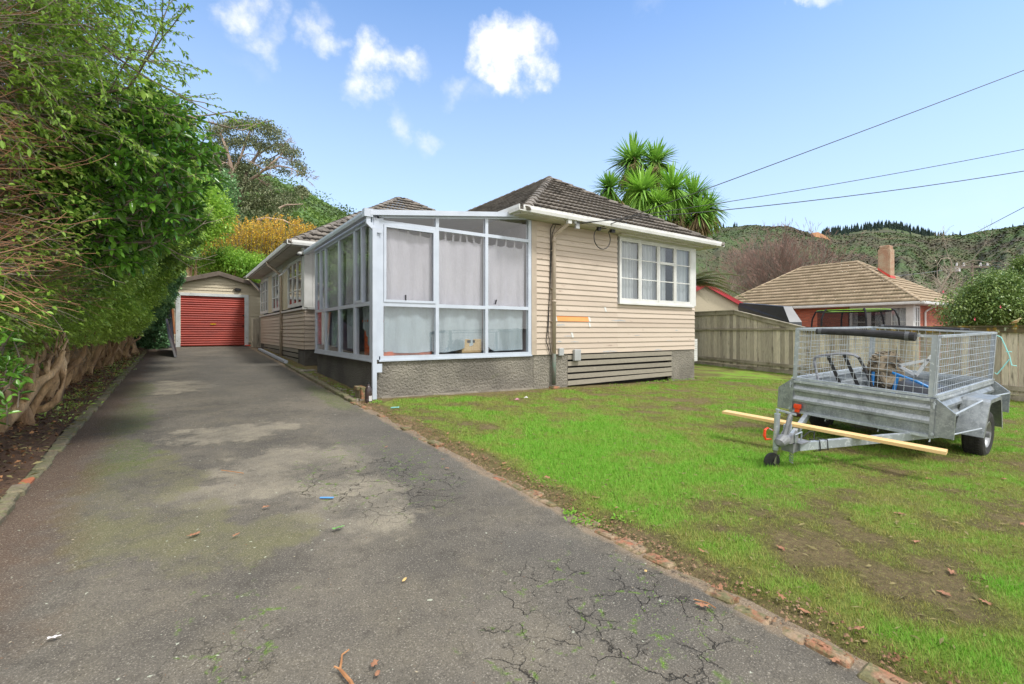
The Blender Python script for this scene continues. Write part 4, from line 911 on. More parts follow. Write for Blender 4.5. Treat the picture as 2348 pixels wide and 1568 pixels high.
for (s0, s1) in ((7.56, 10.3),):
    for o0, o1, dz0, dz1 in ((.012, .058, -.13, .0), (-.06, .085, .005, .045)):
        b.add([fm(s_, o, 1.605+.70*(s_-7.55)/2.75+z) for s_ in (s0, s1) for o in (o0, o1) for z in (dz0, dz1)], [(0, 2, 3, 1), (4, 5, 7, 6), (0, 4, 6, 2), (1, 3, 7, 5), (2, 6, 7, 3), (0, 1, 5, 4)])
b.box(10.32, 15, .012, .058, 2.17, 2.30, fm); b.box(10.31, 15, -.06, .085, 2.305, 2.35, fm); b.build('capping', 'rail', fence)
b = MB(); b.add([fm(s_, o, float(G(FX(s_), s_))+z) for s_ in (-7, 15) for o in (-.02, .012) for z in (-.1, .17)], [(0, 2, 3, 1), (4, 5, 7, 6), (0, 4, 6, 2), (1, 3, 7, 5), (2, 6, 7, 3), (0, 1, 5, 4)]); b.build('kick_board', 'rail', fence)
# small gate panel between house and garage
g = thing('side_gate', (2.75, 23.9, .85), 'narrow dark timber fence piece between the bungalow and the garage', 'fence')
b = MB()
for k in range(3): b.box(2.56+k*.1, 2.65+k*.1, 23.62, 23.66, .82, 2.05+.03*k, tone=.8)
b.build('palings', 'paling', g, tone=True); b = MB(); b.box(2.5, 2.59, 23.68, 23.77, .8, 2.1); b.build('post', 'paling', g)
# ================================================================== HILLS
def hill(name, sil, d0, dR, base, us, nd, amp, spur, m, power=1.2, seed=0, beyond=1.25):
    us = np.array(us, float); su = [q[0] for q in sil]; sv = [q[1] for q in sil]
    v = np.interp(us, su, sv); zR = H0+(V0-v)/FPX*dR
    t = np.linspace(0, beyond, nd)[:, None]; d = d0+(dR-d0)*t; a = (us-U0)/FPX
    X = (SY+CY*a)[None]*d; Y = (CY-SY*a)[None]*d
    pr = np.where(t <= 1, t**power, 1-(t-1)*1.5)
    sp = vnoise(np.stack([us[None]*spur[1]+0*t+seed, t*1.5+0*us[None], X*0], -1), 1, 3)-.5
    Z = base+(zR[None]-base)*pr + spur[0]*sp*np.sin(np.clip(t, 0, 1)*np.pi)**.8
    bum = vnoise(np.stack([X, Y, X*0], -1), spur[2], 4); bum2 = vnoise(np.stack([X, Y, X*0+7], -1), spur[2]*.18, 3)
    Z = Z + amp*(bum-.5)*2*np.clip(t*6, 0, 1)
    tone = np.clip(.5+(bum2-.5)*2.6+(bum-.5)*.9, 0, 1)
    V = np.stack([X, Y, Z], -1).reshape(-1, 3); w = len(us); i, j = np.meshgrid(np.arange(w-1), np.arange(nd-1)); q = (j*w+i).ravel()
    o = mk(name, V, np.stack([q, q+1, q+w+1, q+w], 1), MATS[m], smooth=False, tone=tone.ravel()); tag(o, kind='structure')
    return np.stack([X, Y, Z], -1), tone, t
def pick(grid, n, rs, tmin=0, tmax=1.0):
    h, w = grid.shape[:2]; i = (rs.uniform(tmin, min(tmax, .999), n)*(h-1)).astype(int); j = (rs.rand(n)*(w-1.01)).astype(int)
    f = rs.rand(n, 1); g2 = rs.rand(n, 1); return grid[i, j]*(1-f)*(1-g2)+grid[i, j+1]*f*(1-g2)+grid[np.minimum(i+1, h-1), j]*(1-f)*g2+grid[np.minimum(i+1, h-1), j+1]*f*g2
material('bush_far', rgb(68, 62, 44), rgb(64, 84, 38), .02, .95, attr='tone', fine=.3, fscale=.5, c3=rgb(92, 84, 60), s3=.03, t3=(.55, .66))
material('bush_far_leaf', rgb(58, 54, 40), rgb(70, 88, 42), .02, .95, attr='tone')
material('bush_near', rgb(66, 80, 46), rgb(86, 118, 50), .06, .9, attr='tone', fine=.3, fscale=1.5)
material('bush_near_leaf', rgb(70, 88, 50), rgb(116, 144, 66), .06, .8, attr='tone', trans=.2)
material('pine_far', rgb(24, 44, 36), rgb(34, 58, 44), .1, .95, attr='tone')
sil_far = [(1200, 545), (1500, 545), (1560, 540), (1613, 531), (1660, 522), (1718, 517), (1770, 520), (1815, 520), (1841, 530), (1880, 540), (1940, 540), (2000, 532), (2060, 536), (2100, 541), (2138, 541), (2205, 538), (2250, 530), (2300, 524), (2347, 518), (2500, 508), (2800, 500), (3200, 560)]
gf, tf, _ = hill('hills', sil_far, 90, 480, -1, np.arange(1250, 2900, 4.5), 170, 1.6, (44, .014, .16), 'bush_far', 1.15, 3)
sil_pine = [(1700, 600), (1850, 560), (1885, 538), (1940, 532), (1990, 524), (2030, 520), (2060, 524), (2110, 534), (2150, 545), (2300, 560), (2500, 600)]
gp, tp, _ = hill('hills', sil_pine, 400, 700, 60, np.arange(1700, 2500, 6), 60, 2, (5, .01, .05), 'bush_far', 1.0, 9)
sil_near = [(-900, 200), (0, 250), (400, 330), (480, 360), (560, 385), (640, 412), (700, 440), (740, 462), (790, 486), (850, 520), (920, 560), (1000, 610), (1100, 665), (1250, 720), (1400, 745)]
gn_, tn_, _ = hill('hills', sil_near, 34, 150, .4, np.arange(-200, 1400, 5), 120, .9, (4, .01, .35), 'bush_near', 1.0, 5)
rs = np.random.RandomState(21)
P = pick(gf, 110000, rs, .1, .82); n = len(P); D_ = rs.normal(0, 1, (n, 3)); D_[:, 2] = abs(D_[:, 2])*.6
sz = rs.uniform(.7, 1.9, n)*(.3+.7*np.linalg.norm(P[:, :2], axis=1)/480)
V, F, T = leaves(P-[0, 0, .5], D_, sz, sz*.8, .1, .3, rs, False); T = np.repeat(np.clip(.5+(vnoise(P*[1, 1, 0], .028, 3)-.5)*2.4+rs.normal(0, .2, n), 0, 1), 4)
tag(mk('hillside_scrub', V, F, MATS['bush_far_leaf'], tone=T), 'low brown and green scrub covering the far hillside', kind='stuff')
P = pick(gn_, 50000, rs, .05, .82); n = len(P); D_ = rs.normal(0, 1, (n, 3)); D_[:, 2] = abs(D_[:, 2])*.6
clump = vnoise(P*[1, 1, 0], .16, 3); P[:, 2] += np.clip(clump-.42, 0, 1)*9*rs.rand(n)**.6
sz = rs.uniform(.35, .9, n)
V, F, T = leaves(P, D_, sz, sz*.7, .1, .3, rs, False); T = np.repeat(np.clip(.45+(vnoise(P*[1, 1, 0], .07, 3)-.5)*2.4+rs.normal(0, .2, n), 0, 1), 4)
tag(mk('hillside_bush', V, F, MATS['bush_near_leaf'], tone=T), 'dense green bush covering the near hillside behind the bungalow', kind='stuff')
# pine plantation on the ridge
V = []; F = []
rr = random.Random(4)
for k in range(420):
    u = rr.uniform(1880, 2145) if k > 30 else rr.choice([rr.uniform(2150, 2210), rr.uniform(1560, 1700), rr.uniform(2300, 2400)])
    dz = rr.uniform(0, 1)**2
    d = rr.uniform(690, 700) - 50*dz if 1880 < u < 2150 else 478
    v = np.interp(u, *zip(*(sil_pine if 1880 < u < 2150 else sil_far))); p = at(u, v, d); z = p.z-(14*dz if k > 30 else 0)-4; h = rr.uniform(9, 15) if k > 30 else rr.uniform(4, 9); w = h*.22; b0 = len(V)
    for lv in range(3):
        r_ = w*(1-lv*.28); zz = z+h*(.15+.27*lv)
        for q in range(5): V.append((p.x+r_*math.cos(q*1.257+lv+k), p.y+r_*math.sin(q*1.257+lv+k), zz+rr.uniform(-.5, .5)))
        V.append((p.x, p.y, zz+h*.42)); i0 = b0+6*lv; F += [(i0+q, i0+(q+1) % 5, i0+5) for q in range(5)]
tag(mk('pine_wood', V, F, MATS['pine_far']), 'dark pine wood along the far ridge', kind='stuff')
# slip scar
material('clay', rgb(176, 128, 90), rgb(150, 110, 78), .1, 1)
b = MB(); c0 = at(1882, 548, 440); pts = [(-5, 7), (2, 8), (7, 3), (8, -4), (4, -8), (1, -4), (-4, -1)]
r_ = Vector((CY, -SY, 0)); bk = Vector((SY, CY, 0))
b.add([c0+r_*a+Vector((0, 0, 1))*c+bk*(c*.9) for a, c in pts]+[c0+r_*a+Vector((0, 0, 1))*(c-2)+bk*(c*.9+4) for a, c in pts], [tuple(range(7))]+[(i, (i+1) % 7, 7+(i+1) % 7, 7+i) for i in range(7)]); tag(b.build('slip_scar', 'clay'), kind='structure')
# ================================================================== NEIGHBOURS
material('brick_wall', rgb(150, 72, 52), rgb(128, 58, 42), 3, .85, fine=.2, fscale=20)
nbm = NB('brick_red'); br = nbm.n('ShaderNodeTexBrick'); mp = nbm.n('ShaderNodeMapping'); nbm.l(nbm.P, mp.inputs[0]); mp.inputs['Rotation'].default_value = (R(90), 0, R(90))
cx = nbm.n('ShaderNodeCombineXYZ'); nbm.l(nbm.ma('ADD', nbm.sep.outputs[0], nbm.sep.outputs[1]), cx.inputs[0]); nbm.l(nbm.sep.outputs[2], cx.inputs[1]); nbm.l(cx.outputs[0], br.inputs['Vector'])
br.inputs['Scale'].default_value = 1; br.inputs['Brick Width'].default_value = .24; br.inputs['Row Height'].default_value = .086; br.inputs['Mortar Size'].default_value = .01
br.inputs['Color1'].default_value = rgb(184, 98, 70); br.inputs['Color2'].default_value = rgb(150, 74, 54); br.inputs['Mortar'].default_value = rgb(130, 106, 92); nbm.l(br.outputs[0], nbm.p.inputs['Base Color']); nbm.p.inputs['Roughness'].default_value = .9
nh = thing('brick_house', (36, 14, -.4), 'red brick house with a tan tiled hip roof behind the fence', 'house')
ZN = 3.1
hip_roof('roof', 32.1, 41.1, 8.15, 20.6, ZN, .67, 'tile_tan', nh, faces='flr', seed=31, tilekw=dict(course=.40, tw=.33, lip=.035, amp=.03, res=6))
b = MB(); gutter(b, (32.15, 20, ZN+.02), (32.15, 8.09, ZN+.02), (-1, 0, 0), .14, .12); gutter(b, (32.03, 8.2, ZN+.02), (41.1, 8.2, ZN+.02), (0, -1, 0), .14, .12); b.build('gutter', 'white', nh)
b = MB(); b.box(32.16, 32.7, 8.21, 20, ZN-.15, ZN-.12); b.box(32.7, 40.8, 8.21, 8.75, ZN-.15, ZN-.12); b.build('soffit', 'white', nh)
def uy(u, X=32.65):
    r = ray(u, 700); return r.y*X/r.x
b = MB(); b.box(32.65, 32.8, uy(1944), 20, -.6, ZN-.15); b.box(33.7, 40.8, 8.70, 8.85, -.6, ZN-.15); b.box(32.8, 33.7, 8.70, 8.85, -.6, 1.3); b.box(32.65, 32.8, 8.70, uy(1944), -.6, 1.25); b.build('wall', 'brick_red', nh)
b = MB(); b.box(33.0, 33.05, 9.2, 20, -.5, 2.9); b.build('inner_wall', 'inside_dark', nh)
fN = wallmap((32.65, 0), (0, 1), (-1, 0))
y0, y1 = 9.02, uy(1946); bounds = [(uy(2079), uy(2040)+0.02), (uy(2031), uy(1995)), (uy(1987), uy(1952))]
cols = [(uy(2079), uy(2042)), (uy(2032), uy(1995)), (uy(1988), uy(1952))]
window(nh, fN, cols, 1.35, 2.85, bars=(2.05,), frame_m='white', cur=[(cols[0][0], cols[0][0]+.5), (cols[0][1]-.3, cols[0][1]), (cols[1][0], cols[1][1]-.2), (cols[2][0]+.5, cols[2][1])], fr=.09)
b = MB(); b.box(32.60, 32.7, 8.69, uy(2083), 1.2, 2.96); b.box(32.71, 32.9, 8.68, 8.75, 1.2, 2.96); b.build('corner_panel', 'white', nh)
fS2 = wallmap((0, 8.72), (1, 0), (0, -1)); window(nh, fS2, [(33.0, 33.3), (33.36, 33.66)], 1.35, 2.85, bars=(2.05,), fr=.07)
b = MB(); b.tube([(34.7, 8.25, 2.95), (34.7, 8.55, 2.75), (34.4, 8.63, 2.6), (34.4, 8.63, -.4)], .05, 8); b.build('downpipe', 'white', nh)
material('chimney', rgb(168, 150, 126), rgb(158, 124, 100), 3, .95, bump=.8, bscale=15, fine=.25, fscale=20)
c0 = at(2032, 600, 29.6)
b = MB(); b.box(c0.x-.36, c0.x+.36, c0.y-.30, c0.y+.35, 4.2, 6.62); b.box(c0.x-.30, c0.x+.30, c0.y-.24, c0.y+.29, 6.62, 6.85); o = b.build('chimney', 'chimney', nh, bevel=.03)
material('flashing', rgb(196, 70, 56), rgb(176, 60, 50), 3, .6); b = MB()
b.add([(c0.x-.42, c0.y-.36, 4.72), (c0.x+.42, c0.y-.36, 4.72), (c0.x+.42, c0.y-.31, 4.96), (c0.x-.42, c0.y-.31, 4.96), (c0.x-.42, c0.y+.35, 5.4), (c0.x-.38, c0.y+.35, 5.5)], [(0, 1, 2, 3), (0, 3, 5, 4)]); b.build('flashing', 'flashing', o)
# red roofed shed
material('red_roof', rgb(188, 52, 62), rgb(170, 48, 56), 3, .5)
sh = thing('shed', (21.5, 14, 0), 'cream shed with a red gable roof behind the fence', 'shed')
ap = at(1617, 646, 23.0); er = at(1712, 700, 23.0); dv = Vector((er.x-ap.x, er.y-ap.y, 0)); hw = dv.length; dv.normalize(); bkv = Vector((-dv.y, dv.x, 0)); 
if bkv.dot(Vector((SY, CY, 0))) < 0: bkv = -bkv
def fsh(a, c, h): return Vector((ap.x, ap.y, 0))+dv*a+bkv*h+Vector((0, 0, c))
za, ze = ap.z, er.z; sl = (za-ze)/hw
b = MB(); b.prism([(-hw+.2, -.3), (hw-.2, -.3), (hw-.2, ze-.02), (0, za-.14), (-hw+.2, ze-.02)], fsh, .12, 3.5); b.build('wall', 'board_cream', sh)
b = MB(); b.prism([(-hw, ze-.08), (0, za-.08), (hw, ze-.08), (hw+.02, ze), (0, za), (-hw-.02, ze)], fsh, -.05, 3.7); b.build('roof', 'red_roof', sh)
b = MB(); b.prism([(-hw, ze-.2), (0, za-.22), (hw, ze-.2), (hw, ze-.09), (0, za-.09), (-hw, ze-.09)], fsh, -.06, -.02); b.build('barge_board', 'red_roof', sh)
# black covered box beyond the fence
material('tarp', rgb(34, 36, 42), rgb(44, 46, 52), 3, .45, fine=.1, fscale=30); material('tarp_light', rgb(74, 78, 82), rgb(60, 64, 70), 3, .4)
q = thing('covered_box', (19.5, 9.5, -.2), 'long black covered box standing behind the fence, its end sloping', 'box')
p0, p1 = at(1715, 700, 21.5), at(1838, 716, 17.4); axd = Vector((p1.x-p0.x, p1.y-p0.y, 0)); Lb = axd.length; axd.normalize(); sdv_ = Vector((axd.y, -axd.x, 0)); sdv_ = sdv_ if sdv_.dot(Vector((SY, CY, 0))) > 0 else -sdv_
def fb(a, c, h): return Vector((p0.x, p0.y, 0))+axd*a+sdv_*c+Vector((0, 0, h))
zt0, zt1 = 2.80, 2.45
q['label'] = 'long black covered box standing behind the fence, its near end sloping'; q.name = 'covered_box'
b = MB(); b.add([fb(0, 0, 0), fb(Lb, 0, 0), fb(Lb, 0.45, 0), fb(0, 0.45, 0), fb(0, 0, zt0-.15), fb(Lb+.0, 0, 1.85), fb(Lb, 0.45, 1.85), fb(0, 0.45, zt0-.15), fb(0, .1, zt0), fb(Lb-.5, .1, zt1), fb(Lb-.5, 0.40, zt1), fb(0, 0.40, zt0)],
   [(0, 1, 5, 4), (2, 3, 7, 6), (0, 4, 8, 11, 7, 3), (4, 5, 9, 8), (6, 7, 11, 10), (8, 9, 10, 11)]); b.build('cover', 'tarp', q)
b = MB(); b.add([fb(Lb, 0, 1.85), fb(Lb, 0.45, 1.85), fb(Lb-.5, 0.40, zt1), fb(Lb-.5, .1, zt1)], [(0, 1, 2, 3)]); b.add([fb(Lb, 0, 0), fb(Lb, 0.45, 0), fb(Lb, 0.45, 1.85), fb(Lb, 0, 1.85)], [(0, 1, 2, 3)]); b.build('end_panel', 'tarp_light', q)
# trampoline
material('tramp_green', rgb(150, 210, 50), rgb(130, 190, 40), 3, .5); material('net_black', rgb(20, 22, 24), rough=.8)
tc_ = at(1955, 700, 22.5); tr = thing('trampoline', (tc_.x, tc_.y, -.4), 'round trampoline with black net and lime green rim behind the fence', 'trampoline'); RT = 1.45
def ring(z, r, k=28): return [(tc_.x+r*math.cos(2*math.pi*i/k), tc_.y+r*math.sin(2*math.pi*i/k), z) for i in range(k+1)]
b = MB(); b.tube(ring(2.50, RT), .018, 6); b.build('top_ring', 'tramp_green', tr)
b = MB(); b.tube(ring(2.455, RT+.01), .03, 6); b.build('ring_sleeve', 'net_black', tr)
b = MB(); b.tube(ring(.5, RT), .05, 6); b.build('bed_frame', 'net_black', tr)
for i in range(6):
    a = i*math.pi/3+.62; ca, sa = math.cos(a), math.sin(a); b = MB(); b.tube([(tc_.x+r_*ca, tc_.y+r_*sa, z) for r_, z in ((RT+.0, 2.53), (RT+.12, 2.45), (RT+.26, 2.1), (RT+.3, 1.6), (RT+.3, -.4))], .038, 7); b.build('pole', 'net_black', tr)
nm = bpy.data.materials.new('netting'); nm.use_nodes = True; t = nm.node_tree; t.nodes.clear(); o_ = t.nodes.new('ShaderNodeOutputMaterial'); m_ = t.nodes.new('ShaderNodeMixShader'); m_.inputs[0].default_value = .45
a1 = t.nodes.new('ShaderNodeBsdfTransparent'); a2 = t.nodes.new('ShaderNodeBsdfDiffuse'); a2.inputs[0].default_value = (.02, .02, .022, 1); t.links.new(a1.outputs[0], m_.inputs[1]); t.links.new(a2.outputs[0], m_.inputs[2]); t.links.new(m_.outputs[0], o_.inputs[0]); MATS['netting'] = nm
b = MB(); k = 28; vs = ring(2.42, RT-.02)[:k]+ring(.5, RT-.02)[:k]; b.add(vs, [(i, (i+1) % k, k+(i+1) % k, k+i) for i in range(k)]); b.build('net', 'netting', tr)
# utility pole and wires
material('pole_wood', rgb(120, 108, 96), rgb(100, 90, 80), 2, .9); material('insulator', rgb(190, 190, 190), rough=.4); material('wire', rgb(24, 25, 28), rough=.6); material('wire_pale', rgb(120, 122, 124), rough=.5)
pp = at(2228, 612, 62); up_ = thing('utility_pole', (pp.x, pp.y, -1), 'far timber utility pole with a crossarm of white insulators against the hill', 'utility pole')
b = MB(); b.tube([(pp.x, pp.y, -1), (pp.x, pp.y, pp.z+.5)], [.2, .13], 8); b.build('pole', 'pole_wood', up_)
b = MB(); b.bar(Vector(pp)-Vector((CY, -SY, 0))*2.2, Vector(pp)+Vector((CY, -SY, 0))*2.2, .15, .18); b.build('crossarm', 'pole_wood', up_)
for k in (-2, -1.1, 1.1, 2): b = MB(); c = Vector(pp)+Vector((CY, -SY, 0))*k; b.tube([c+Vector((0, 0, .1)), c+Vector((0, 0, .55))], [.13, .08], 6); b.build('insulator', 'insulator', up_)
b = MB(); c = Vector(pp)-Vector((CY, -SY, 0))*1.9; b.box(c.x-.4, c.x+.4, c.y-.2, c.y+.2, c.z-.6, c.z-.1); b.build('fuse_box', 'insulator', up_)
def wire(pts, r, m, label, sag=.0):
    P_ = []
    for i in range(len(pts)-1):
        P_ += sagline(pts[i], pts[i+1], sag, 16)[:(-1 if i < len(pts)-2 else None)]
    b = MB(); b.tube(P_, r, 5); o = b.build('overhead_wire', m, None, pivot=tuple(pts[0])); tag(o, label, 'cable'); return o
def extend(p, q, k): return p+(q-p)*k
p = Vector((8.0, 7.9, 3.92)); q = at(2347, 157, 11.5); wire([p, extend(p, q, 1.5)], .010, 'wire', 'uppermost black overhead wire running steeply from the bungalow eave', .05)
p = Vector((7.27, 7.86, 3.90)); q = at(2347, 329, 11.5); wire([p, extend(p, q, 1.5)], .008, 'wire', 'middle thin overhead wire rising from the bungalow eave across the cabbage tree', .16)
p = Vector((7.2, 7.86, 3.92)); q = at(2347, 371, 11.8); wire([p, extend(p, q, 1.5)], .010, 'wire', 'lowest of the three black wires running from the bungalow eave', .26)
wire([at(2234, 534, 60), at(2347, 475, 45), at(2500, 390, 35)], .03, 'wire', 'short overhead wire rising from the far hillside to the right edge')
wire([at(2245, 607, 62), at(2400, 617, 55), at(2600, 630, 50)], .03, 'wire_pale', 'pale wire running right from the far utility pole', .1)
wire([at(2210, 611, 62), at(2060, 632, 60), at(1950, 650, 58)], .03, 'wire_pale', 'pale wire running left from the far utility pole', .1)
# ================================================================== TRAILER
material('galv', rgb(158, 164, 168), rgb(132, 138, 142), 9, .42, metal=.55, c3=rgb(168, 174, 178), s3=40, t3=(.5, .7), fine=.06, fscale=80, spec=.5, c4=rgb(112, 116, 118), s4=4, t4=(.6, .75))
material('galv_bright', rgb(176, 184, 190), rgb(156, 164, 170), 6, .4, metal=.3, c3=rgb(196, 202, 206), s3=20, t3=(.55, .65))
material('rubber', rgb(38, 38, 39), rgb(54, 53, 50), 8, .85, fine=.3, fscale=60, bump=.4, bscale=50)
material('mud_rubber', rgb(128, 116, 96), rgb(92, 84, 70), 8, .95, fine=.25, fscale=50, c3=rgb(52, 50, 46), s3=14, t3=(.55, .65))
material('rim', rgb(176, 178, 180), rgb(150, 152, 154), 5, .4, metal=.5)
material('plastic_red', rgb(226, 70, 30), rough=.4); material('grey_cast', rgb(132, 134, 136), rgb(108, 110, 112), 12, .55, metal=.2)
material('pine', rgb(226, 192, 136), rgb(214, 176, 118), 1.5, .55, stretch=(8, 1, 8), fine=.06, fscale=30)
material('foam', rgb(38, 38, 41), rgb(54, 54, 57), 9, .85, bump=.5, bscale=30); material('strap', rgb(84, 86, 90), rough=.6)
material('blue_paint', rgb(24, 128, 200), rgb(18, 104, 170), 8, .45, c3=rgb(120, 110, 96), s3=14, t3=(.64, .7)); material('white_paint', rgb(222, 224, 226), rgb(205, 208, 210), 6, .4)
material('black_plastic', rgb(40, 44, 52), rgb(56, 60, 68), 5, .5); material('silver_grey', rgb(150, 152, 160), rgb(110, 112, 120), 5, .4, metal=.2); material('cyan_cord', rgb(150, 222, 220), rough=.6)
material('olive_metal', rgb(128, 132, 108), rgb(112, 116, 94), 9, .5, metal=.2)
TM = (6.96, 2.417, .791); TR = (-.061, .014, 3.141)
TMat = Matrix.Translation(TM) @ (Matrix.Rotation(TR[2], 4, 'Z') @ Matrix.Rotation(TR[1], 4, 'Y') @ Matrix.Rotation(TR[0], 4, 'X'))
def tw(x, y, z): return TMat @ Vector((x, y, z))
trl = thing('cage_trailer', TM, 'galvanised box trailer with a mesh cage parked on the lawn', 'trailer', rot=TR)
def tb(mb, name, m='galv', parent=None, **k): return mb.build(name, m, parent or trl, local=True, **k)
LT, WT, HC, HT = 2.70, .75, .713, .42
def profile(pts, fn, a0, a1, mb, th=.004):
    vs = [fn(a, o, z) for a in (a0, a1) for o, z in pts]; n = len(pts)
    mb.add(vs, [(i, i+1, n+i+1, n+i) for i in range(n-1)])
    vs = [fn(a, o-th, z) for a in (a0, a1) for o, z in pts]
    mb.add(vs, [(i, n+i, n+i+1, i+1) for i in range(n-1)])
rib = [(0, -.03), (0, -.07), (.034, -.118), (.034, -.148), (.004, -.160), (0, -.215), (.034, -.262), (.034, -.292), (.004, -.304), (0, -.42)]
b = MB(); profile(rib, lambda a, o, z: (o, a, z), -.735, .735, b); tb(b, 'front_panel')
b = MB(); profile(rib, lambda a, o, z: (-LT-o, a, z), -.735, .735, b); tb(b, 'tailgate')
for s in (-1, 1): b = MB(); profile(rib, lambda a, o, z, s=s: (a, s*(WT+o), z), -LT+.01, -.01, b); tb(b, 'side_panel')
b = MB(); b.box(-LT+.01, -.01, -.74, .74, -.425, -.41); tb(b, 'floor')
b = MB()
for s in (-1, 1): b.box(-LT, 0, s*WT-.022, s*WT+.022, -.032, 0); 
b.box(-.002, .04, -.728, .728, -.034, -.002); b.box(-LT-.04, -LT+.002, -.728, .728, -.034, -.002)
b.box(-.01, .035, -.73, .73, -.45, -.42); b.box(-LT-.03, -LT+.01, -.73, .73, -.45, -.42)
for s in (-1, 1): b.box(-LT+.012, -.012, s*.73-.02, s*.73+.02, -.45, -.426)
tb(b, 'top_frame', 'galv_bright')
for x in (.0, -LT-.01):
    for s in (-1, 1):
        b = MB(); b.prism([(s*.755, -.012), (s*.775, -.012), (s*.93, -.145), (s*.93, -.425), (s*.74, -.425), (s*.74, -.012)], lambda a, c, h, x=x: (x+h, a, c), 0, .012)
        b.bar((x+.0, s*.775, -.008), (x+.0, s*.935, -.14), .03, .012); b.bar((x-.006, s*.934, -.14), (x-.006, s*.934, -.43), .012, .035)
        b.box(x-.02, x+.035, s*.752-.02, s*.752+.02, -.45, -.0); tb(b, 'wing_plate')
b = MB()
for s in (-1, 1):
    for z in (-.06, -.40): b.tube([(.03, s*.765, z), (.05, s*.765, z)], .016, 8)
    b.tube([(.045, s*.765, -.03), (.05, s*.765, -.11)], .008, 6)
tb(b, 'latch_pin', 'galv_bright')
# cage
for i, (x, s) in enumerate(((0, -1), (0, 1), (-LT, -1), (-LT, 1))):
    b = MB(); sx = 1 if x == 0 else -1
    b.box(x-.022*1, x+.022, s*.748-.004, s*.748+.004, .02, HC); b.box(x+sx*.018, x+sx*.022, min(s*.70, s*.742), max(s*.70, s*.742), .02, HC)
    b.box(min(x-sx*.05, x-sx*.001), max(x-sx*.05, x-sx*.001), s*.752-.003+s*.004, s*.752+.003+s*.004, .02, HC)
    b.box(x-.02, x+.02, s*.75-.02, s*.75+.02, .012, .03); tb(b, 'corner_post', 'galv_bright')
def cage_panel(fn, a0, a1, name, nd=True):
    b = MB(); b.box(a0, a1, -.018, .018, HC-.028, HC, fn); b.box(a0, a1, -.018, .018, .005, .035, fn); o = tb(b, name, 'galv_bright')
    w = MB(); k = int(round((a1-a0)/.0875)); r_ = .0027
    for i in range(1, k): a = a0+(a1-a0)*i/k; w.tube([fn(a, .0, .02), fn(a, .0, HC-.01)], r_, 4, cap=False)
    for j in range(1, 9): z = .02+(HC-.02)*j/8.3; w.tube([fn(a0, .004, z), fn(a1, .004, z)], r_, 4, cap=False)
    tb(w, 'wire_mesh', 'galv_bright', parent=o)
cage_panel(lambda a, o, z: Vector((o, a, z)), -.73, .73, 'front_cage')
cage_panel(lambda a, o, z: Vector((-LT-o, a, z)), -.73, .73, 'rear_cage')
for s in (-1, 1): cage_panel(lambda a, o, z, s=s: Vector((a, s*(.75+o), z)), -LT+.03, -.03, 'side_cage')
# mudguards and wheels
AX = -1.33
for s in (-1, 1):
    gp = [(-.84, -.50), (-.86, -.44), (-1.03, -.10), (-1.08, -.07), (-1.58, -.07), (-1.63, -.10), (-1.80, -.44), (-1.82, -.50)]
    b = MB(); y0, y1 = s*.772, s*1.03
    vs = [(x, y, z) for y in (y0, y1) for x, z in gp]; n = len(gp); b.add(vs, [(i, i+1, n+i+1, n+i) for i in range(n-1)])
    vs = [(x, y, z-.006) for y in (y0, y1) for x, z in gp]; b.add(vs, [(i, n+i, n+i+1, i+1) for i in range(n-1)])
    g2 = [(AX+(x-AX)*.93, z-.045) for x, z in gp]; vs = [(x, y1, z) for x, z in gp]+[(x, y1, z) for x, z in g2]; b.add(vs, [(i, i+1, n+i+1, n+i) for i in range(n-1)])
    tb(b, 'mudguard')
    b = MB(); b.tube([(.0, s*.93, -.15), (-1.1, s*.955, -.09)], .011, 6); b.tube([(0, s*.93, -.37), (-.86, s*1.0, -.40)], .009, 6); b.tube([(-LT, s*.93, -.15), (-1.6, s*.955, -.09)], .011, 6); tb(b, 'stay_rod', 'galv_bright')
    yb = .79; hz = -.545 if s > 0 else -.59; prof = []
    R_, w_ = .300, .20
    for r_, h in ((.165, .0), (.175, .005), (.235, -.008), (.275, .004), (.293, .022), (.300, .045), (.300, .155), (.293, .178), (.275, .196), (.235, .208), (.175, .195), (.165, .19)): prof.append((r_, h))
    b = MB(); b.lathe(prof, (AX, s*yb, hz), (0, s, 0), 48, closed=True)
    for k in range(48):                              # tread blocks
        a = 2*math.pi*k/48
        for h0, h1, da in ((.03, .068, .0), (.078, .12, .05), (.13, .17, .0)):
            f = lambda rr, hh, aa: (AX+rr*math.cos(aa), s*(yb+hh), hz+rr*math.sin(aa))
            a0, a1 = a+da, a+da+.085; vs = [f(.298, h0, a0), f(.298, h1, a0+.02), f(.298, h1, a1+.02), f(.298, h0, a1), f(.307, h0, a0), f(.307, h1, a0+.02), f(.307, h1, a1+.02), f(.307, h0, a1)]
            b.add(vs, [(0, 3, 2, 1), (4, 5, 6, 7), (0, 1, 5, 4), (1, 2, 6, 5), (2, 3, 7, 6), (3, 0, 4, 7)])
    wo_ = tb(b, 'wheel', 'rubber')
    b = MB(); b.lathe([(.168, .015), (.168, .19), (.158, .195), (.150, .16), (.135, .13), (.075, .15), (.06, .165), (.0, .165)], (AX, s*yb, hz), (0, s, 0), 32); b.lathe([(.168, .015), (.14, .02), (.0, .06)], (AX, s*yb, hz), (0, s, 0), 32); tb(b, 'rim', 'rim', wo_, smooth=True)
    b = MB(); b.lathe([(.038, .16), (.038, .21), (.0, .215)], (AX, s*yb, hz), (0, s, 0), 16); tb(b, 'hub_cap', 'grey_cast', wo_)
b = MB(); b.box(AX-.025, AX+.025, -.85, .85, -.585, -.53); tb(b, 'axle', 'grey_cast')
b = MB()
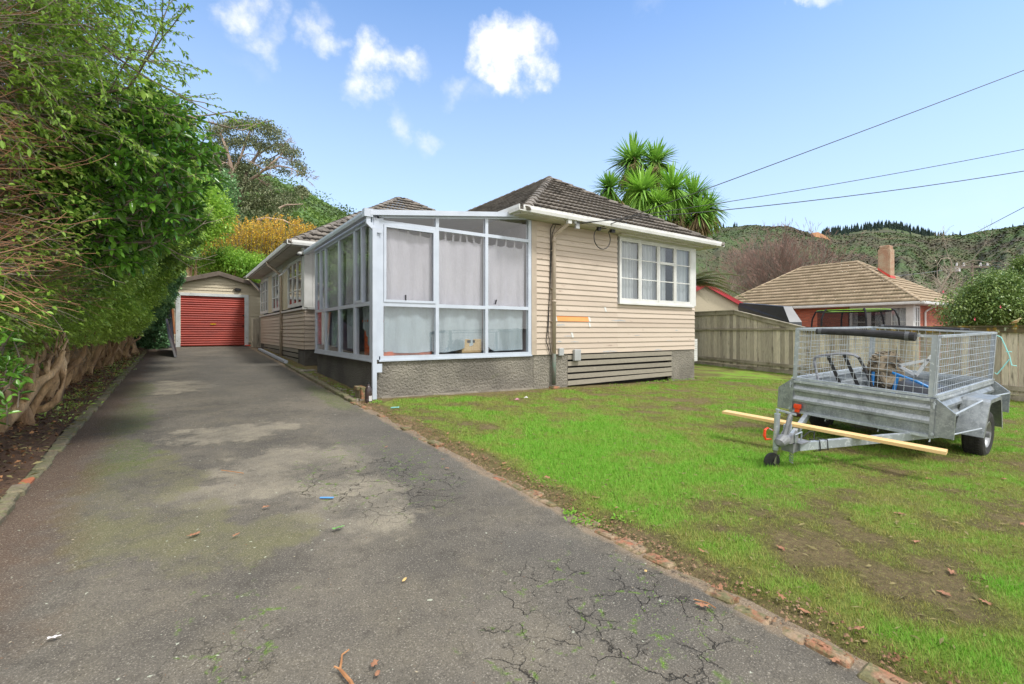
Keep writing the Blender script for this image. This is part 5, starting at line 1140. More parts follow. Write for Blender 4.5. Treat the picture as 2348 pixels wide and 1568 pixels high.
for s in (-1, 1):
    pts = [(AX+t*.55, s*.62, -.455-.08*(1-(t)**2)) for t in np.linspace(-1, 1, 9)]
    for p, q in zip(pts[:-1], pts[1:]): b.bar(p, q, .05, .03)
tb(b, 'leaf_spring', 'grey_cast')
for y, x in ((.25, -.02), (-.33, -.02), (.74, .0)): b = MB(); b.tube([(x, y, -.44), (x, y, -.47), (x+.01, y, -.495), (x+.025, y, -.49)], .007, 6); tb(b, 'tie_hook', 'galv_bright')
# draw bar
for s in (-1, 1): b = MB(); b.bar((1.60, s*.055, -.485), (-.45, s*.70, -.475), .05, .085); tb(b, 'draw_bar', 'galv_bright')
b = MB(); b.box(1.50, 1.72, -.06, .06, -.535, -.445); b.box(1.45, 1.66, -.11, .11, -.445, -.435); tb(b, 'draw_head', 'grey_cast')
# coupling
b = MB(); b.tube([(1.92, .0, -.445), (1.90, .0, -.42), (1.84, 0, -.395), (1.78, 0, -.40), (1.66, 0, -.405)], [.02, .052, .062, .055, .045], 14); b.box(1.60, 1.74, -.05, .05, -.435, -.36); tb(b, 'coupling', 'grey_cast', smooth=False, bevel=.006)
b = MB(); b.prism([(1.62, -.43), (1.80, -.43), (1.76, -.36), (1.68, -.30), (1.63, -.33)], lambda a, c, h: (a, h, c), .052, .060); b.prism([(1.62, -.43), (1.80, -.43), (1.76, -.36), (1.68, -.30), (1.63, -.33)], lambda a, c, h: (a, h, c), -.060, -.052); tb(b, 'bracket', 'grey_cast')
b = MB(); b.tube([(1.80, 0, -.36), (1.76, 0, -.26), (1.72, 0, -.18), (1.70, 0, -.155), (1.67, 0, -.17), (1.70, 0, -.27), (1.73, 0, -.36)], [.02, .018, .02, .02, .016, .014, .012], 8); tb(b, 'coupling_handle', 'grey_cast')
b = MB(); b.tube([(1.58, -.05, -.40), (1.58, -.05, -.33), (1.66, -.05, -.325)], .009, 6); b.tube([(1.58, .07, -.42), (1.58, .07, -.33), (1.72, .07, -.34), (1.70, .07, -.43)], .008, 6); b.box(1.55, 1.62, -.1, -.04, -.34, -.28); tb(b, 'clamp', 'galv_bright')
# jockey wheel
JX, JY = 1.72, -.12
b = MB(); b.tube([(JX, JY, -.55), (JX, JY, -.17)], .028, 14); b.tube([(JX, JY, -.17), (JX, JY, -.155)], .031, 14); b.tube([(JX, JY, -.155), (JX, JY, -.12)], .013, 8); jk = tb(b, 'jockey_stand', 'galv_bright', smooth=False)
b = MB(); b.tube([(JX, JY, -.125), (JX, JY, -.105)], .02, 10); b.bar((JX, JY, -.115), (JX-.05, JY+.17, -.14), .012, .02); tb(b, 'crank', 'galv_bright', jk)
b = MB(); b.tube([(JX+.05, JY-.02, -.335), (JX+.09, JY-.03, -.315)], .006, 6); tb(b, 'clamp_bolt', 'galv_bright', jk)
b = MB(); b.tube([(JX+.03, JY-.02, -.34), (JX+.09, JY-.05, -.31), (JX+.125, JY-.06, -.33), (JX+.13, JY-.06, -.39), (JX+.12, JY-.05, -.43), (JX+.06, JY-.02, -.43)], [.006, .007, .014, .015, .012, .006], 8); tb(b, 'orange_handle', 'plastic_red', jk)
b = MB(); b.tube([(JX, JY, -.60), (JX, JY, -.55)], .02, 10)
for s in (-1, 1): b.prism([(JX-.035, -.60), (JX+.035, -.60), (JX+.085, -.67), (JX+.06, -.69), (JX-.02, -.655)], lambda a, c, h, s=s: (a, JY+s*.028+h, c), 0, .005)
tb(b, 'fork', 'olive_metal', jk)
b = MB(); b.lathe([(.01, -.02), (.06, -.022), (.088, -.018), (.091, 0), (.088, .018), (.06, .022), (.01, .02)], (JX+.065, JY, -.662), (.35, .93, 0), 28); wj = tb(b, 'wheel', 'rubber', jk, smooth=False)
b = MB()
for k in range(5): b.tube([(1.62, -.02, -.55-.025*k), (1.635, .0, -.56-.025*k), (1.62, .02, -.575-.025*k)], .006, 5)
tb(b, 'safety_chain', 'grey_cast')
b = MB(); b.tube([(1.40, .07, -.43), (1.36, .16, -.43), (1.35, .17, -.54), (1.40, .12, -.55)], .006, 5); b.tube([(1.28, .09, -.43), (1.25, .19, -.43), (1.24, .20, -.54), (1.30, .13, -.55)], .006, 5); b.tube([(1.42, .0, -.44), (1.35, .05, -.36), (1.28, .07, -.37), (1.33, .09, -.44)], .006, 6); tb(b, 'cable', 'black')
b = MB(); b.box(1.44, 1.52, .128, .131, -.51, -.46, lambda x, y, z: (x, y-(x-1.44)*.31+.0, z)); tb(b, 'plate', 'olive_metal')
b = MB(); b.box(.03, .075, -.70, -.61, -.385, -.325); b.box(.03, .06, -.69, -.63, -.44, -.385); tb(b, 'lamp', 'plastic_red', bevel=.006)
b = MB(); b.tube([(.05, -.72, -.45), (.1, -.78, -.48), (.12, -.72, -.46)], .008, 6); tb(b, 'lamp_cable', 'black')
# plank lying across the draw bar
def tthing(name, x, y, z, label, cat, group=None): return thing(name, tw(x, y, z), label, cat, group, rot=TR)
def tl(mb, name, m, par, o=(0, 0, 0), **k):          # local mesh given in trailer coordinates, under a thing placed at o
    mb.v = [(a-o[0], c-o[1], d-o[2]) for a, c, d in mb.v]; return mb.build(name, m, par, local=True, **k)
def solo(mb, name, m, o, label, cat, group=None, **k):
    mb.v = [(a-o[0], c-o[1], d-o[2]) for a, c, d in mb.v]; q = mb.build(name, m, None, local=True, **k); q.location = tw(*o); q.rotation_euler = TR; return tag(q, label, cat, group)
b = MB(); b.bar((1.03, -1.13, -.415), (.74, 1.05, -.415), .14, .032); solo(b, 'plank', 'pine', (.9, 0, -.42), 'long new pine plank lying across the drawbar of the trailer', 'plank')
# foam rolls
def roll(x, y0, y1, z, r0, r1, label, bend):
    pts = [(x+.01, y0+(y1-y0)*t, z-bend*math.sin(math.pi*t)) for t in np.linspace(0, 1, 13)]; b = MB(); b.tube(pts, [r0+(r1-r0)*t for t in np.linspace(0, 1, 13)], 14)
    o = solo(b, 'foam_roll', 'foam', (x, (y0+y1)/2, z), label, 'foam roll', smooth=False)
    for t in (.045, .93):
        b = MB(); yy = y0+(y1-y0)*t; rr = r0+(r1-r0)*t; b.tube([(x+.01-x, yy-.02-(y0+y1)/2, -bend*math.sin(math.pi*t)), (x+.01-x, yy+.02-(y0+y1)/2, -bend*math.sin(math.pi*t))], rr+.003, 14, cap=False); b.build('strap', 'strap', o, local=True)
roll(.045, -.47, .56, .685, .038, .052, 'thick black foam roll strapped along the front rail of the trailer cage', -.012)
roll(-2.73, -.66, .46, .728, .02, .022, 'thin black foam roll strapped along the rear rail of the trailer cage', .0)
# bent metal frame with slats
o = (-.3, -.28, .1); fr_ = tthing('metal_frame', *o, 'bent black and silver metal frame with slanted slats leaning in the trailer', 'metal frame')
def strap(mb, pts, w=.036, th=.008):
    for p, q in zip(pts[:-1], pts[1:]): mb.bar(p, q, w, th, (1, 0, 0)) if False else mb.bar(p, q, th, w, (0, 0, 1))
def ribbon(mb, pts, wx=.045, th=.03):
    mb.tube(pts, th/2, 6)
X = -.3
b = MB(); b.tube([(X, -.54, -.10), (X, -.585, .08), (X, -.63, .25), (X, -.62, .30), (X, -.585, .325), (X, -.46, .36)], .018, 6); b.tube([(X, -.46, .36), (X, -.36, .385), (X, -.24, .395), (X, -.15, .385), (X, -.10, .36)], .018, 6); tl(b, 'bow', 'silver_grey', fr_, o)
b = MB(); b.tube([(X, -.10, .36), (X, -.03, .23), (X, .04, .08), (X, .09, -.08)], .018, 6); tl(b, 'bow_end', 'black', fr_, o)
for p, q in (((X-.01, -.46, .34), (X+.02, -.24, -.12)), ((X-.01, -.27, .38), (X+.02, -.03, -.12))): b = MB(); b.bar(p, q, .012, .04, (0, 1, 0)); tl(b, 'slat', 'black', fr_, o)
b = MB(); b.bar((X, -.02, -.1), (X, .10, .0), .012, .05, (0, 1, 0)); tl(b, 'slat', 'black', fr_, o)
# upturned wheelbarrow
o = (-.75, .2, -.1); wb = tthing('wheelbarrow', *o, 'upturned wheelbarrow with a muddy knobbly wheel and blue frame inside the trailer cage', 'wheelbarrow')
WC = Vector((-.72, .075, .19)); ax_ = Vector((.35, .92, .12)).normalized(); RW = .235
b = MB(); prof = [(.12, -.06), (.19, -.075), (.225, -.07), (.235, -.05), (.235, .05), (.225, .07), (.19, .075), (.12, .06)]; b.lathe(prof, WC, ax_, 36, closed=True)
xx = ax_.cross(Vector((0, 0, 1))).normalized(); yy = ax_.cross(xx)
for k in range(26):
    for h, off in ((-.045, 0), (0, .5), (.045, 0)):
        a = 2*math.pi*(k+off)/26; rd = xx*math.cos(a)+yy*math.sin(a); tg = -xx*math.sin(a)+yy*math.cos(a); c = WC+rd*.241+ax_*h
        b.add([c+tg*s1*.019+ax_*s2*.017+rd*s3*.011 for s3 in (-1, 1) for s2 in (-1, 1) for s1 in (-1, 1)], [(0, 2, 3, 1), (4, 5, 7, 6), (0, 1, 5, 4), (2, 6, 7, 3), (0, 4, 6, 2), (1, 3, 7, 5)])
w_ = tl(b, 'wheel', 'mud_rubber', wb, o)
b = MB(); b.lathe([(.125, -.06), (.125, .06), (.11, .062), (.10, .02), (.03, .03), (.03, .1), (0, .1)], WC, ax_, 24); tl(b, 'rim', 'mud_rubber', w_, o)
b = MB(); b.tube([(-.55, -.12, .17), (-.45, -.04, .205), (-.42, .1, .215), (-.45, .22, .20)], [.02, .024, .024, .018], 8); tl(b, 'muddy_bar', 'mud_rubber', wb, o)
b = MB(); b.tube([(-.5, .15, .205), (-.42, .3, .175), (-.42, .48, .12), (-.45, .62, .05), (-.5, .66, -.05)], .017, 8); tl(b, 'frame_tube', 'blue_paint', wb, o)
b = MB(); b.tube([(-.45, .02, .18), (-.42, .03, -.1), (-.42, .03, -.3)], .017, 8); tl(b, 'leg', 'blue_paint', wb, o)
b = MB(); b.tube([(-.42, .29, .165), (-.40, .26, -.05), (-.40, .24, -.25)], .02, 8); tl(b, 'leg', 'blue_paint', wb, o)
# tray: an upturned basin
b = MB(); n = 24; prof = [(0, .10), (.55, .10), (.78, .06), (.95, -.10), (1.0, -.30)]
vs = []
for r_, z in prof:
    for k in range(n):
        a = 2*math.pi*k/n; sq = (abs(math.cos(a))**4+abs(math.sin(a))**4)**-.25; vs.append((-.86+.30*r_*math.cos(a)*sq, .40+.34*r_*math.sin(a)*sq, z-.04))
b.add(vs, [(i*n+k, i*n+(k+1) % n, (i+1)*n+(k+1) % n, (i+1)*n+k) for i in range(len(prof)-1) for k in range(n)]); tl(b, 'tray', 'black_plastic', wb, o, smooth=True)
o = (-.6, .45, .2); hg = tthing('folding_bracket', *o, 'white painted folding steel bracket lying on the upturned wheelbarrow', 'bracket')
for p, q in (((-.6, .25, .285), (-.6, .53, .385)), ((-.6, .25, .27), (-.6, .42, .175)), ((-.585, .42, .165), (-.585, .56, .44))): b = MB(); b.bar(p, q, .01, .035, (0, 1, 0)); tl(b, 'arm', 'white_paint', hg, o)
b = MB()
for c in ((-.6, .53, .385), (-.6, .42, .17), (-.6, .25, .28)): b.tube([(c[0]-.015, c[1], c[2]), (c[0]+.03, c[1], c[2])], .016, 8)
tl(b, 'pivot', 'grey_cast', hg, o)
# pale cord hooked on the rear post
b = MB(); b.tube([(-2.72, .76, .66), (-2.72, .80, .64), (-2.72, .84, .54), (-2.72, .90, .38), (-2.72, .93, .25), (-2.72, .98, .245)], .007, 6); b.tube([(-2.72, .90, .33), (-2.72, .84, .2), (-2.72, .79, .10), (-2.72, .765, .12)], .007, 6); b.tube([(-2.72, .86, .44), (-2.72, .92, .44)], .006, 6)
solo(b, 'cord', 'cyan_cord', (-2.72, .77, .4), 'pale turquoise hooked rod hanging from the rear corner of the trailer cage', 'hook')
# ball on the grass
ba = ray(1829, 950)*8.15; material('ball_yellow', rgb(214, 192, 40), rgb(200, 176, 30), 3, .5); material('ball_purple', rgb(112, 70, 92), rough=.5)
ctr = Vector((ba.x, ba.y, float(G(ba.x, ba.y))+.15)); bl = thing('ball', (ctr.x, ctr.y, ctr.z-.12), 'yellow and purple ball lying on the grass behind the trailer drawbar', 'ball')
ad = Vector((CY, -SY, .35)).normalized(); pr_ = [(.12*math.sin(t), -.12*math.cos(t)) for t in np.linspace(0, math.pi*.42, 8)]; pr2 = [(.12*math.sin(t), -.12*math.cos(t)) for t in np.linspace(math.pi*.42, math.pi, 11)]
b = MB(); b.lathe(pr_, ctr, ad, 20); b.build('purple_side', 'ball_purple', bl, smooth=True); b = MB(); b.lathe(pr2, ctr, ad, 20); b.build('yellow_side', 'ball_yellow', bl, smooth=True)
# ================================================================== THINGS BY THE HOUSE
def gp_(u, v, lift=0):
    r = ray(u, v)
    d = 5.0
    for _ in range(40): d = (H0-float(lz(np.array(r.x*d), np.array(r.y*d)) if r.x*d > 2.6 else G(r.x*d, r.y*d)))/(-r.z)
    return Vector((r.x*d, r.y*d, H0+r.z*d+lift))
material('bottle_pl', rgb(70, 58, 56), rgb(56, 46, 46), 9, .2)
bt = thing('bottle', (2.60, 8.02, .29), 'dark ribbed plastic bottle with a pale label standing beside the porch downpipe', 'bottle')
b = MB(); b.lathe([(0, 0), (.055, 0), (.062, .02), (.06, .07), (.056, .085), (.062, .10), (.056, .13), (.062, .15), (.056, .18), (.06, .21), (.05, .25), (.03, .29), (.022, .30), (.022, .33)], (2.60, 8.02, .28), (0, 0, 1), 20); b.build('body', 'bottle_pl', bt, smooth=True)
b = MB(); b.lathe([(.024, .325), (.024, .35), (0, .35)], (2.60, 8.02, .28), (0, 0, 1), 12); b.build('cap', 'black', bt)
b = MB(); b.lathe([(.0625, .04), (.0625, .13)], (2.60, 8.02, .28), (0, 0, 1), 40); b.f = [f for i, f in enumerate(b.f) if 19 <= i <= 29]; material('paper', rgb(196, 192, 190), rough=.7); b.build('sticker', 'paper', bt)
bk_ = thing('brick_stack', (2.62, 8.45, .29), 'two stacked bricks standing against the porch base by the bottle', 'bricks')
b = MB(); b.box(2.55, 2.66, 8.38, 8.62, .27, .46); b.build('brick', 'edging', bk_, bevel=.008); b = MB(); b.box(2.57, 2.68, 8.30, 8.37, .27, .52, lambda x, y, z: (x, y+.05*(z-.27), z)); b.build('brick', 'terracotta', bk_, bevel=.006); b = MB(); b.box(2.52, 2.66, 8.38, 8.60, .462, .53); b.build('brick', 'terracotta', bk_, bevel=.008)
b = MB(); b.box(0, .13, -.018, .018, 0, .012); b.add([(0.13, -.018, 0), (.13, .018, 0), (.17, 0, .02)], [(0, 1, 2)]); o = b.build('plastic_strip', 'cyan_cord', None); o.location = gp_(897, 937, .012); o.rotation_euler = (0, -.1, -.9); tag(o, 'pale green plastic strip lying on the grass near the porch corner', 'litter')
material('pink_rag', rgb(190, 140, 150), rgb(160, 110, 120), 9, .9)
for i, (u, v) in enumerate(((1185, 916), (1206, 912))):
    b = MB(); r2 = random.Random(i); c = gp_(u, v); pts = [(r2.uniform(.03, .06)*math.cos(a), r2.uniform(.02, .05)*math.sin(a), .003) for a in np.linspace(0, 5.6, 7)]; b.add(pts+[(0, 0, .035)], [(k, (k+1) % 7, 7) for k in range(7)]+[tuple(range(7))[::-1]])
    o = b.build('rag', 'pink_rag' if i == 0 else 'paper', None); o.location = c; tag(o, ('crumpled pink scrap' if i == 0 else 'small crumpled white scrap')+' on the grass in front of the porch', 'litter')
# plinth stone slab and coping behind the porch
b = MB(); b.box(2.45, 2.85, 12.9, 14.2, .40, .50); tag(b.build('step', 'concrete', None, pivot=(2.6, 13.5, .4)), 'pale concrete step between the porch and the side wall', 'step')
b = MB(); b.box(6.76, 6.96, 8.10, 8.28, .02, .27); b.box(6.72, 6.98, 8.05, 8.28, -.0, .2); tag(b.build('drain_block', 'terracotta', None, pivot=(6.85, 8.2, .1), bevel=.02), 'small red brick drain block under the front downpipe', 'drain')
b = MB(); b.box(2.9, 6.3, 8.215, YF-.003, .1, .33, lambda x, y, z: (x, y, z-(x-2.9)*.018)); tag(b.build('footing', 'concrete', None, pivot=(4.5, 8.2, .1)), 'low pale concrete footing along the porch base', 'footing')
b = MB(); b.box(2.50, 2.60, 15.5, 21.5, .55, .62, lambda x, y, z: (x, y, z+(y-15.5)*.035)); tag(b.build('gutter_length', 'alu', None, pivot=(2.55, 18, .6)), 'length of white guttering lying along the side wall', 'gutter')
# panels leaning at the left of the garage
material('slate', rgb(52, 58, 74), rgb(70, 66, 64), 2, .6); material('wood_brown', rgb(170, 110, 70), rgb(140, 92, 60), 4, .7)
lp_ = thing('leaning_board', (-.3, 21, .7), 'dark blue edged board leaning on edge against the hedge near the garage', 'board')
b = MB(); b.prism([(18.9, .67), (22.3, .79), (22.6, 2.0), (19.6, 1.55), (19.3, 1.3)], lambda a, c, h: (-.19-(c-.7)*.24+h, a, c), -.03, .03); b.build('sheet', 'slate', lp_)
q = thing('door_panel', (-.4, 23.8, .8), 'brown timber panel leaning beside the garage door frame', 'board')
b = MB(); b.prism([(-.50, .85), (-.26, .85), (-.33, 2.45), (-.50, 2.5)], lambda a, c, h: (a, 23.9+h, c), 0, .05); b.build('sheet', 'slate', q); b = MB(); b.bar((-.25, 23.87, 1.4), (-.33, 23.87, 2.45), .07, .04, (0, 1, 0)); b.build('batten', 'wood_brown', q)
b = MB(); b.box(2.3, 2.52, YG-.25, YG-.1, .85, .90); tag(b.build('toy', 'plastic_red', None, pivot=(2.4, YG-.2, .85), bevel=.015), 'small orange plastic toy on the ground at the garage corner', 'toy')
# fallen leaves, twigs
material('leaf_brown', rgb(158, 114, 84), rgb(124, 84, 62), 30, .8); material('leaf_pale', rgb(206, 176, 116), rgb(190, 150, 90), 30, .8); material('leaf_green', rgb(96, 150, 70), rgb(120, 170, 96), 20, .6); material('lichen', rgb(196, 206, 176), rgb(176, 186, 156), 30, .9)
def oak(seed, s):
    r2 = random.Random(seed); pts = []
    for k in range(22):
        t = 2*math.pi*k/22; r_ = (1+.38*math.cos(t)**2)*(.75+.25*math.cos(5*t+.4))*(.9+.2*r2.random()); pts.append((s*r_*math.cos(t)*.75, s*r_*math.sin(t)*.5, .006+.16*s*r2.random()))
    return pts
def fleaf(u, v, s, m, label, seed, group=None, plain=False):
    c = gp_(u, v, .006); pts = oak(seed, s) if not plain else [(s*math.cos(t)*(.9), s*.42*math.sin(t), .003+.10*s*abs(math.sin(t*1.5))) for t in np.linspace(0, 6.0, 11)]
    mb = MB(); n = len(pts); mb.add(pts+[(0, 0, .008)], [(k, (k+1) % n, n) for k in range(n)]); 
    o = mb.build('fallen_leaf', m, None); o.location = c; o.rotation_euler = (random.uniform(-.15, .15), random.uniform(-.15, .15), random.uniform(0, 6.2)); tag(o, label, 'leaf', group)
fleaf(858, 1527, .035, 'leaf_brown', 'lobed brown oak leaf on the drive nearest the camera', 1)
fleaf(1612, 1392, .04, 'leaf_brown', 'curled brown oak leaf on the drive beside a thin twig', 2)
fleaf(775, 1214, .05, 'leaf_green', 'bright green leaf lying on the middle of the drive', 3)
fleaf(927, 1332, .022, 'leaf_pale', 'single pale oval leaf on the open middle of the drive', 4, None, True)
fleaf(1480, 1312, .02, 'leaf_pale', 'small pale leaf on the drive close to the brick edging', 5, None, True)
for k, (u, v) in enumerate(((885, 1026), (990, 1022), (1002, 1030), (450, 1226), (541, 1230), (1015, 1055), (1025, 1075), (440, 1230), (610, 1165), (865, 1548))):
    fleaf(u, v, random.uniform(.022, .036), 'leaf_brown', 'small dry brown leaf fallen on the grey drive', 20+k, 'brown leaves on the drive', k % 3 == 0)
for k, (u, v) in enumerate(((1845, 1407), (2165, 1365), (2060, 1180), (2225, 1025), (2130, 1100), (2250, 1060), (2330, 990), (2300, 1100), (2180, 1315), (1870, 1480), (1915, 1520), (2260, 1385), (2345, 1205), (2100, 1245), (1790, 1260))):
    far_ = v < 1130
    fleaf(u, v, random.uniform(.03, .048), 'leaf_brown', 'dry brown oak leaf on the lawn close to the trailer' if far_ else 'dry brown oak leaf on the worn lawn nearer the camera', 50+k, 'brown leaves on the lawn by the trailer' if far_ else 'brown leaves on the worn front of the lawn')
for k in range(26):
    y = 1.0+k*.27+random.uniform(-.1, .1); p = at(1400, 1000, 5); mb = MB(); pts = oak(90+k, random.uniform(.025, .04)); n = len(pts); mb.add(pts+[(0, 0, .01)], [(i, (i+1) % n, n) for i in range(n)]); o = mb.build('fallen_leaf', 'leaf_brown', None)
    x = float(ex(np.array(y)))+random.uniform(.0, .35); o.location = (x, y, float(G(x, y))+.05); o.rotation_euler = (random.uniform(-.3, .3), random.uniform(-.3, .3), random.uniform(0, 6.2)); tag(o, 'dead oak leaf caught along the brick edging of the lawn', 'leaf', 'dead leaves along the edging')
c = gp_(790, 1545, .012); b = MB(); P_ = [gp_(u, v, .012) for u, v in ((800, 1495), (784, 1507), (782, 1525), (779, 1540), (790, 1553), (803, 1568), (815, 1590))]; b.tube(P_, [.003, .004, .005, .006, .008, .008, .009], 6); b.tube([P_[3], P_[3]+Vector((-.02, .015, .01))], .004, 5); material('twig', rgb(176, 128, 84), rgb(150, 104, 66), 20, .7); tag(b.build('stick', 'twig', None, pivot=P_[3]), 'forked pale brown stick at the bottom of the drive', 'stick')
b = MB(); b.tube([gp_(u, v, .01) for u, v in ((507, 1080), (530, 1083), (558, 1087))], .004, 5); tag(b.build('stick', 'twig', None, pivot=gp_(530, 1083)), 'thin straight twig on the drive left of the pale patch', 'stick')
b = MB(); b.tube([gp_(u, v, .01) for u, v in ((1590, 1378), (1605, 1381), (1622, 1386), (1640, 1398))], .003, 5); tag(b.build('stick', 'twig', None, pivot=gp_(1605, 1381)), 'thin dark twig beside a curled oak leaf on the drive', 'stick')
material('chalk_blue', rgb(90, 150, 210), rough=.9); b = MB(); c = gp_(749, 1141); b.box(-.055, .055, -.012, .012, 0, .004); o = b.build('blue_scrap', 'chalk_blue', None); o.location = c; o.rotation_euler = (0, 0, -.62); tag(o, 'flat blue scrap lying on the pale patch of the drive', 'litter')
b = MB(); c = gp_(122, 1466, .004); pts = oak(3, .03); n = len(pts); b.add(pts+[(0, 0, .008)], [(i, (i+1) % n, n) for i in range(n)]); o = b.build('paper_scrap', 'paper', None); o.location = c; tag(o, 'small white torn scrap at the lower left of the drive', 'litter')
# fine grit: chips and specks
rs = np.random.RandomState(31); n = 2600; x = rs.uniform(-1.0, 2.35, n); y = 1.0+rs.rand(n)**1.6*16; near_edge = rs.rand(n) < .45; x[near_edge] = -1.05+rs.exponential(.35, near_edge.sum()); x = np.clip(x, -1.05, 2.35)
z = G(x, y)+.004; s = rs.uniform(.002, .007, n)*(1+.04*y); an = rs.uniform(0, 6.28, n); D_ = np.stack([np.cos(an), np.sin(an), rs.uniform(-.05, .2, n)], 1)
V, F, T = leaves(np.stack([x, y, z], 1), D_, s*2.2, s*rs.uniform(.3, 1, n), 0, .2, rs, False); material('grit', rgb(156, 146, 124), rgb(120, 90, 66), 5, .9, attr='tone'); T = np.repeat((rs.rand(n) < .5).astype(float), 4)
tag(mk('grit', V, F, MATS['grit'], tone=T), 'tiny chips, bark flakes and leaf specks strewn over the drive', kind='stuff')
# weeds in the cracks and at the edge
def tufts(name, pts, label, h=.04, m='blade', per=14, spread=.03, kind='stuff'):
    rs = np.random.RandomState(len(pts)); P = np.repeat(np.array([tuple(p) for p in pts]), per, 0); P[:, :2] += rs.normal(0, spread, (len(P), 2)); D_ = np.stack([rs.normal(0, .8, len(P)), rs.normal(0, .8, len(P)), np.ones(len(P))*.6], 1); l_ = rs.uniform(.4, 1.1, len(P))*h
    V, F, T = leaves(P, D_, l_, l_*.25, .3, .2, rs, False); return tag(mk(name, V, F, MATS[m], tone=np.clip(T+.3, 0, 1)), label, kind=kind)
rr = random.Random(9); pts = [gp_(rr.uniform(870, 1070), rr.uniform(940, 1110)) for _ in range(120)]+[gp_(rr.gauss(1560, 90), rr.uniform(1330, 1520)) for _ in range(26)]
tufts('crack_weeds', pts, 'tiny green weeds growing from the cracks of the drive', .016, per=8, spread=.014)
pts = [gp_(u+rr.uniform(-12, 12), v+rr.uniform(-8, 8)) for u, v in ((1352, 1189), (1370, 1198), (1392, 1204), (1408, 1188), (1310, 1178), (1330, 1196), (1345, 1192), (1402, 1194), (1420, 1200)) for _ in range(3)]+[Vector((2.66+rr.uniform(-.05, .12), 8.0+rr.uniform(-.2, .25), .3)) for _ in range(16)]+[Vector((2.72+rr.uniform(-.1, .04), rr.uniform(8.3, 12.5), 0)) for _ in range(0)]
tufts('edge_weeds', pts, 'bright green tufts of grass along the brick edging', .055, per=16)
# ================================================================== VEGETATION
material('hedge_leaf', rgb(94, 132, 60), rgb(184, 214, 102), .8, .28, attr='tone', trans=.28, spec=.5)
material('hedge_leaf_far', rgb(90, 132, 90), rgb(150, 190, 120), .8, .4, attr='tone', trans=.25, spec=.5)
material('small_leaf', rgb(96, 132, 50), rgb(160, 198, 74), .8, .5, attr='tone', trans=.4)
material('broad_leaf', rgb(48, 92, 36), rgb(120, 172, 58), 1.2, .26, attr='tone', trans=.22, spec=.6)
material('bark_hedge', rgb(198, 168, 130), rgb(140, 112, 84), 5, .9, bump=1, bscale=22, bdist=.03, fine=.35, fscale=40, stretch=(1, 1, .3), c3=rgb(120, 116, 84), s3=6, t3=(.6, .7))
material('twig_red', rgb(190, 140, 106), rgb(156, 118, 92), 6, .8); material('twig_grey', rgb(140, 128, 112), rgb(104, 92, 80), 5, .85)
material('lime_leaf', rgb(120, 168, 60), rgb(190, 222, 96), .5, .5, attr='tone', trans=.4)
material('yellow_leaf', rgb(168, 174, 66), rgb(240, 190, 70), .35, .6, attr='tone', trans=.35)
material('gum_leaf', rgb(104, 116, 84), rgb(146, 150, 110), .2, .6, attr='tone', trans=.15)
material('gum_bark', rgb(176, 156, 140), rgb(140, 118, 102), .4, .85)
material('sword_leaf', rgb(74, 126, 52), rgb(156, 200, 84), 1, .45, attr='tone', trans=.2)
material('sword_dead', rgb(150, 132, 96), rgb(110, 92, 66), 2, .9, attr='tone')
material('camellia_leaf', rgb(70, 104, 50), rgb(160, 182, 100), .9, .35, attr='tone', trans=.15, spec=.6)
material('fern_leaf', rgb(86, 96, 52), rgb(128, 132, 76), 1, .7, attr='tone', trans=.2)
material('bare_twig', rgb(142, 130, 118), rgb(120, 104, 92), .2, .9); material('bare_tip', rgb(158, 128, 116), rgb(142, 116, 104), .2, .9); material('bare_white', rgb(186, 176, 158), rgb(158, 148, 130), .3, .9)
def twigs_obj(paths, name, m, parent, n=4):
    V, F = tubes(paths, n); return mk(name, V, F, MATS[m], parent, smooth=True)
# ---- clipped-then-overgrown hedge along the drive
rs = np.random.RandomState(101)
hedge = thing('hedge', (-1.9, 14, .5), 'tall overgrown small leaved hedge with gnarled trunks along the left of the drive', 'hedge')
def hface(y, z):
    """x of the outer face of the foliage"""
    g = z-G(0, y); x = np.interp(g, [0.5, .9, 1.5, 2.2, 3.0, 3.7, 4.3, 5], [-1.6, -1.25, -.95, -.62, -.15, .22, .30, .0])
    return x + np.interp(y, [5, 8, 12, 16, 20, 22.5, 24.3], [-.5, -.32, .0, .1, .08, .1, .2])
n = 330000
y = 5.5+rs.rand(n)**1.2*19.0; gtop = np.interp(y, [5, 9, 12, 16, 20, 23.8], [4.3, 4.4, 4.3, 3.9, 3.3, 2.5]); gbot = np.interp(y, [5, 9, 14, 19, 23.8], [.8, .88, .9, .9, .6])
g = gbot+(gtop-gbot)*rs.rand(n); z = G(0, y)+g
lump = vnoise(np.stack([y, z, y*0], -1), 1.25, 3)-.5; l2 = vnoise(np.stack([y*1.0, z*1.4, y*0+3], -1), 3.6, 2)-.5
x = hface(y, z)+lump*1.05+l2*.6 - rs.exponential(.24, n)
topr = np.clip((g-gtop+.5)/.5, 0, 1); x -= topr*rs.rand(n)*1.2
keep = vnoise(np.stack([y, z, x*0+9], -1), 2.2, 3) > .45; keep |= rs.rand(n) < .28
low = (g < gbot+.35) & (rs.rand(n) < .55); keep &= ~low; keep &= ~((y < 7.3) & (g > 1.75) & (rs.rand(n) < .85))
x, y, z, lump = x[keep], y[keep], z[keep], lump[keep]; n = len(x)
Dv = np.stack([rs.normal(.9, .6, n), rs.normal(-.25, .7, n), rs.normal(.05, .6, n)], 1)
ll = (.026+.0028*y)*rs.uniform(.7, 1.35, n)
P = np.stack([x, y, z], 1)
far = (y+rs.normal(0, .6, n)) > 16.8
T0 = np.clip(.50+lump*1.0+(vnoise(P, .6, 2)-.5)*1.6+rs.normal(0, .24, n)+.12*np.exp(-((y-13.5)/3.5)**2), 0, 1)
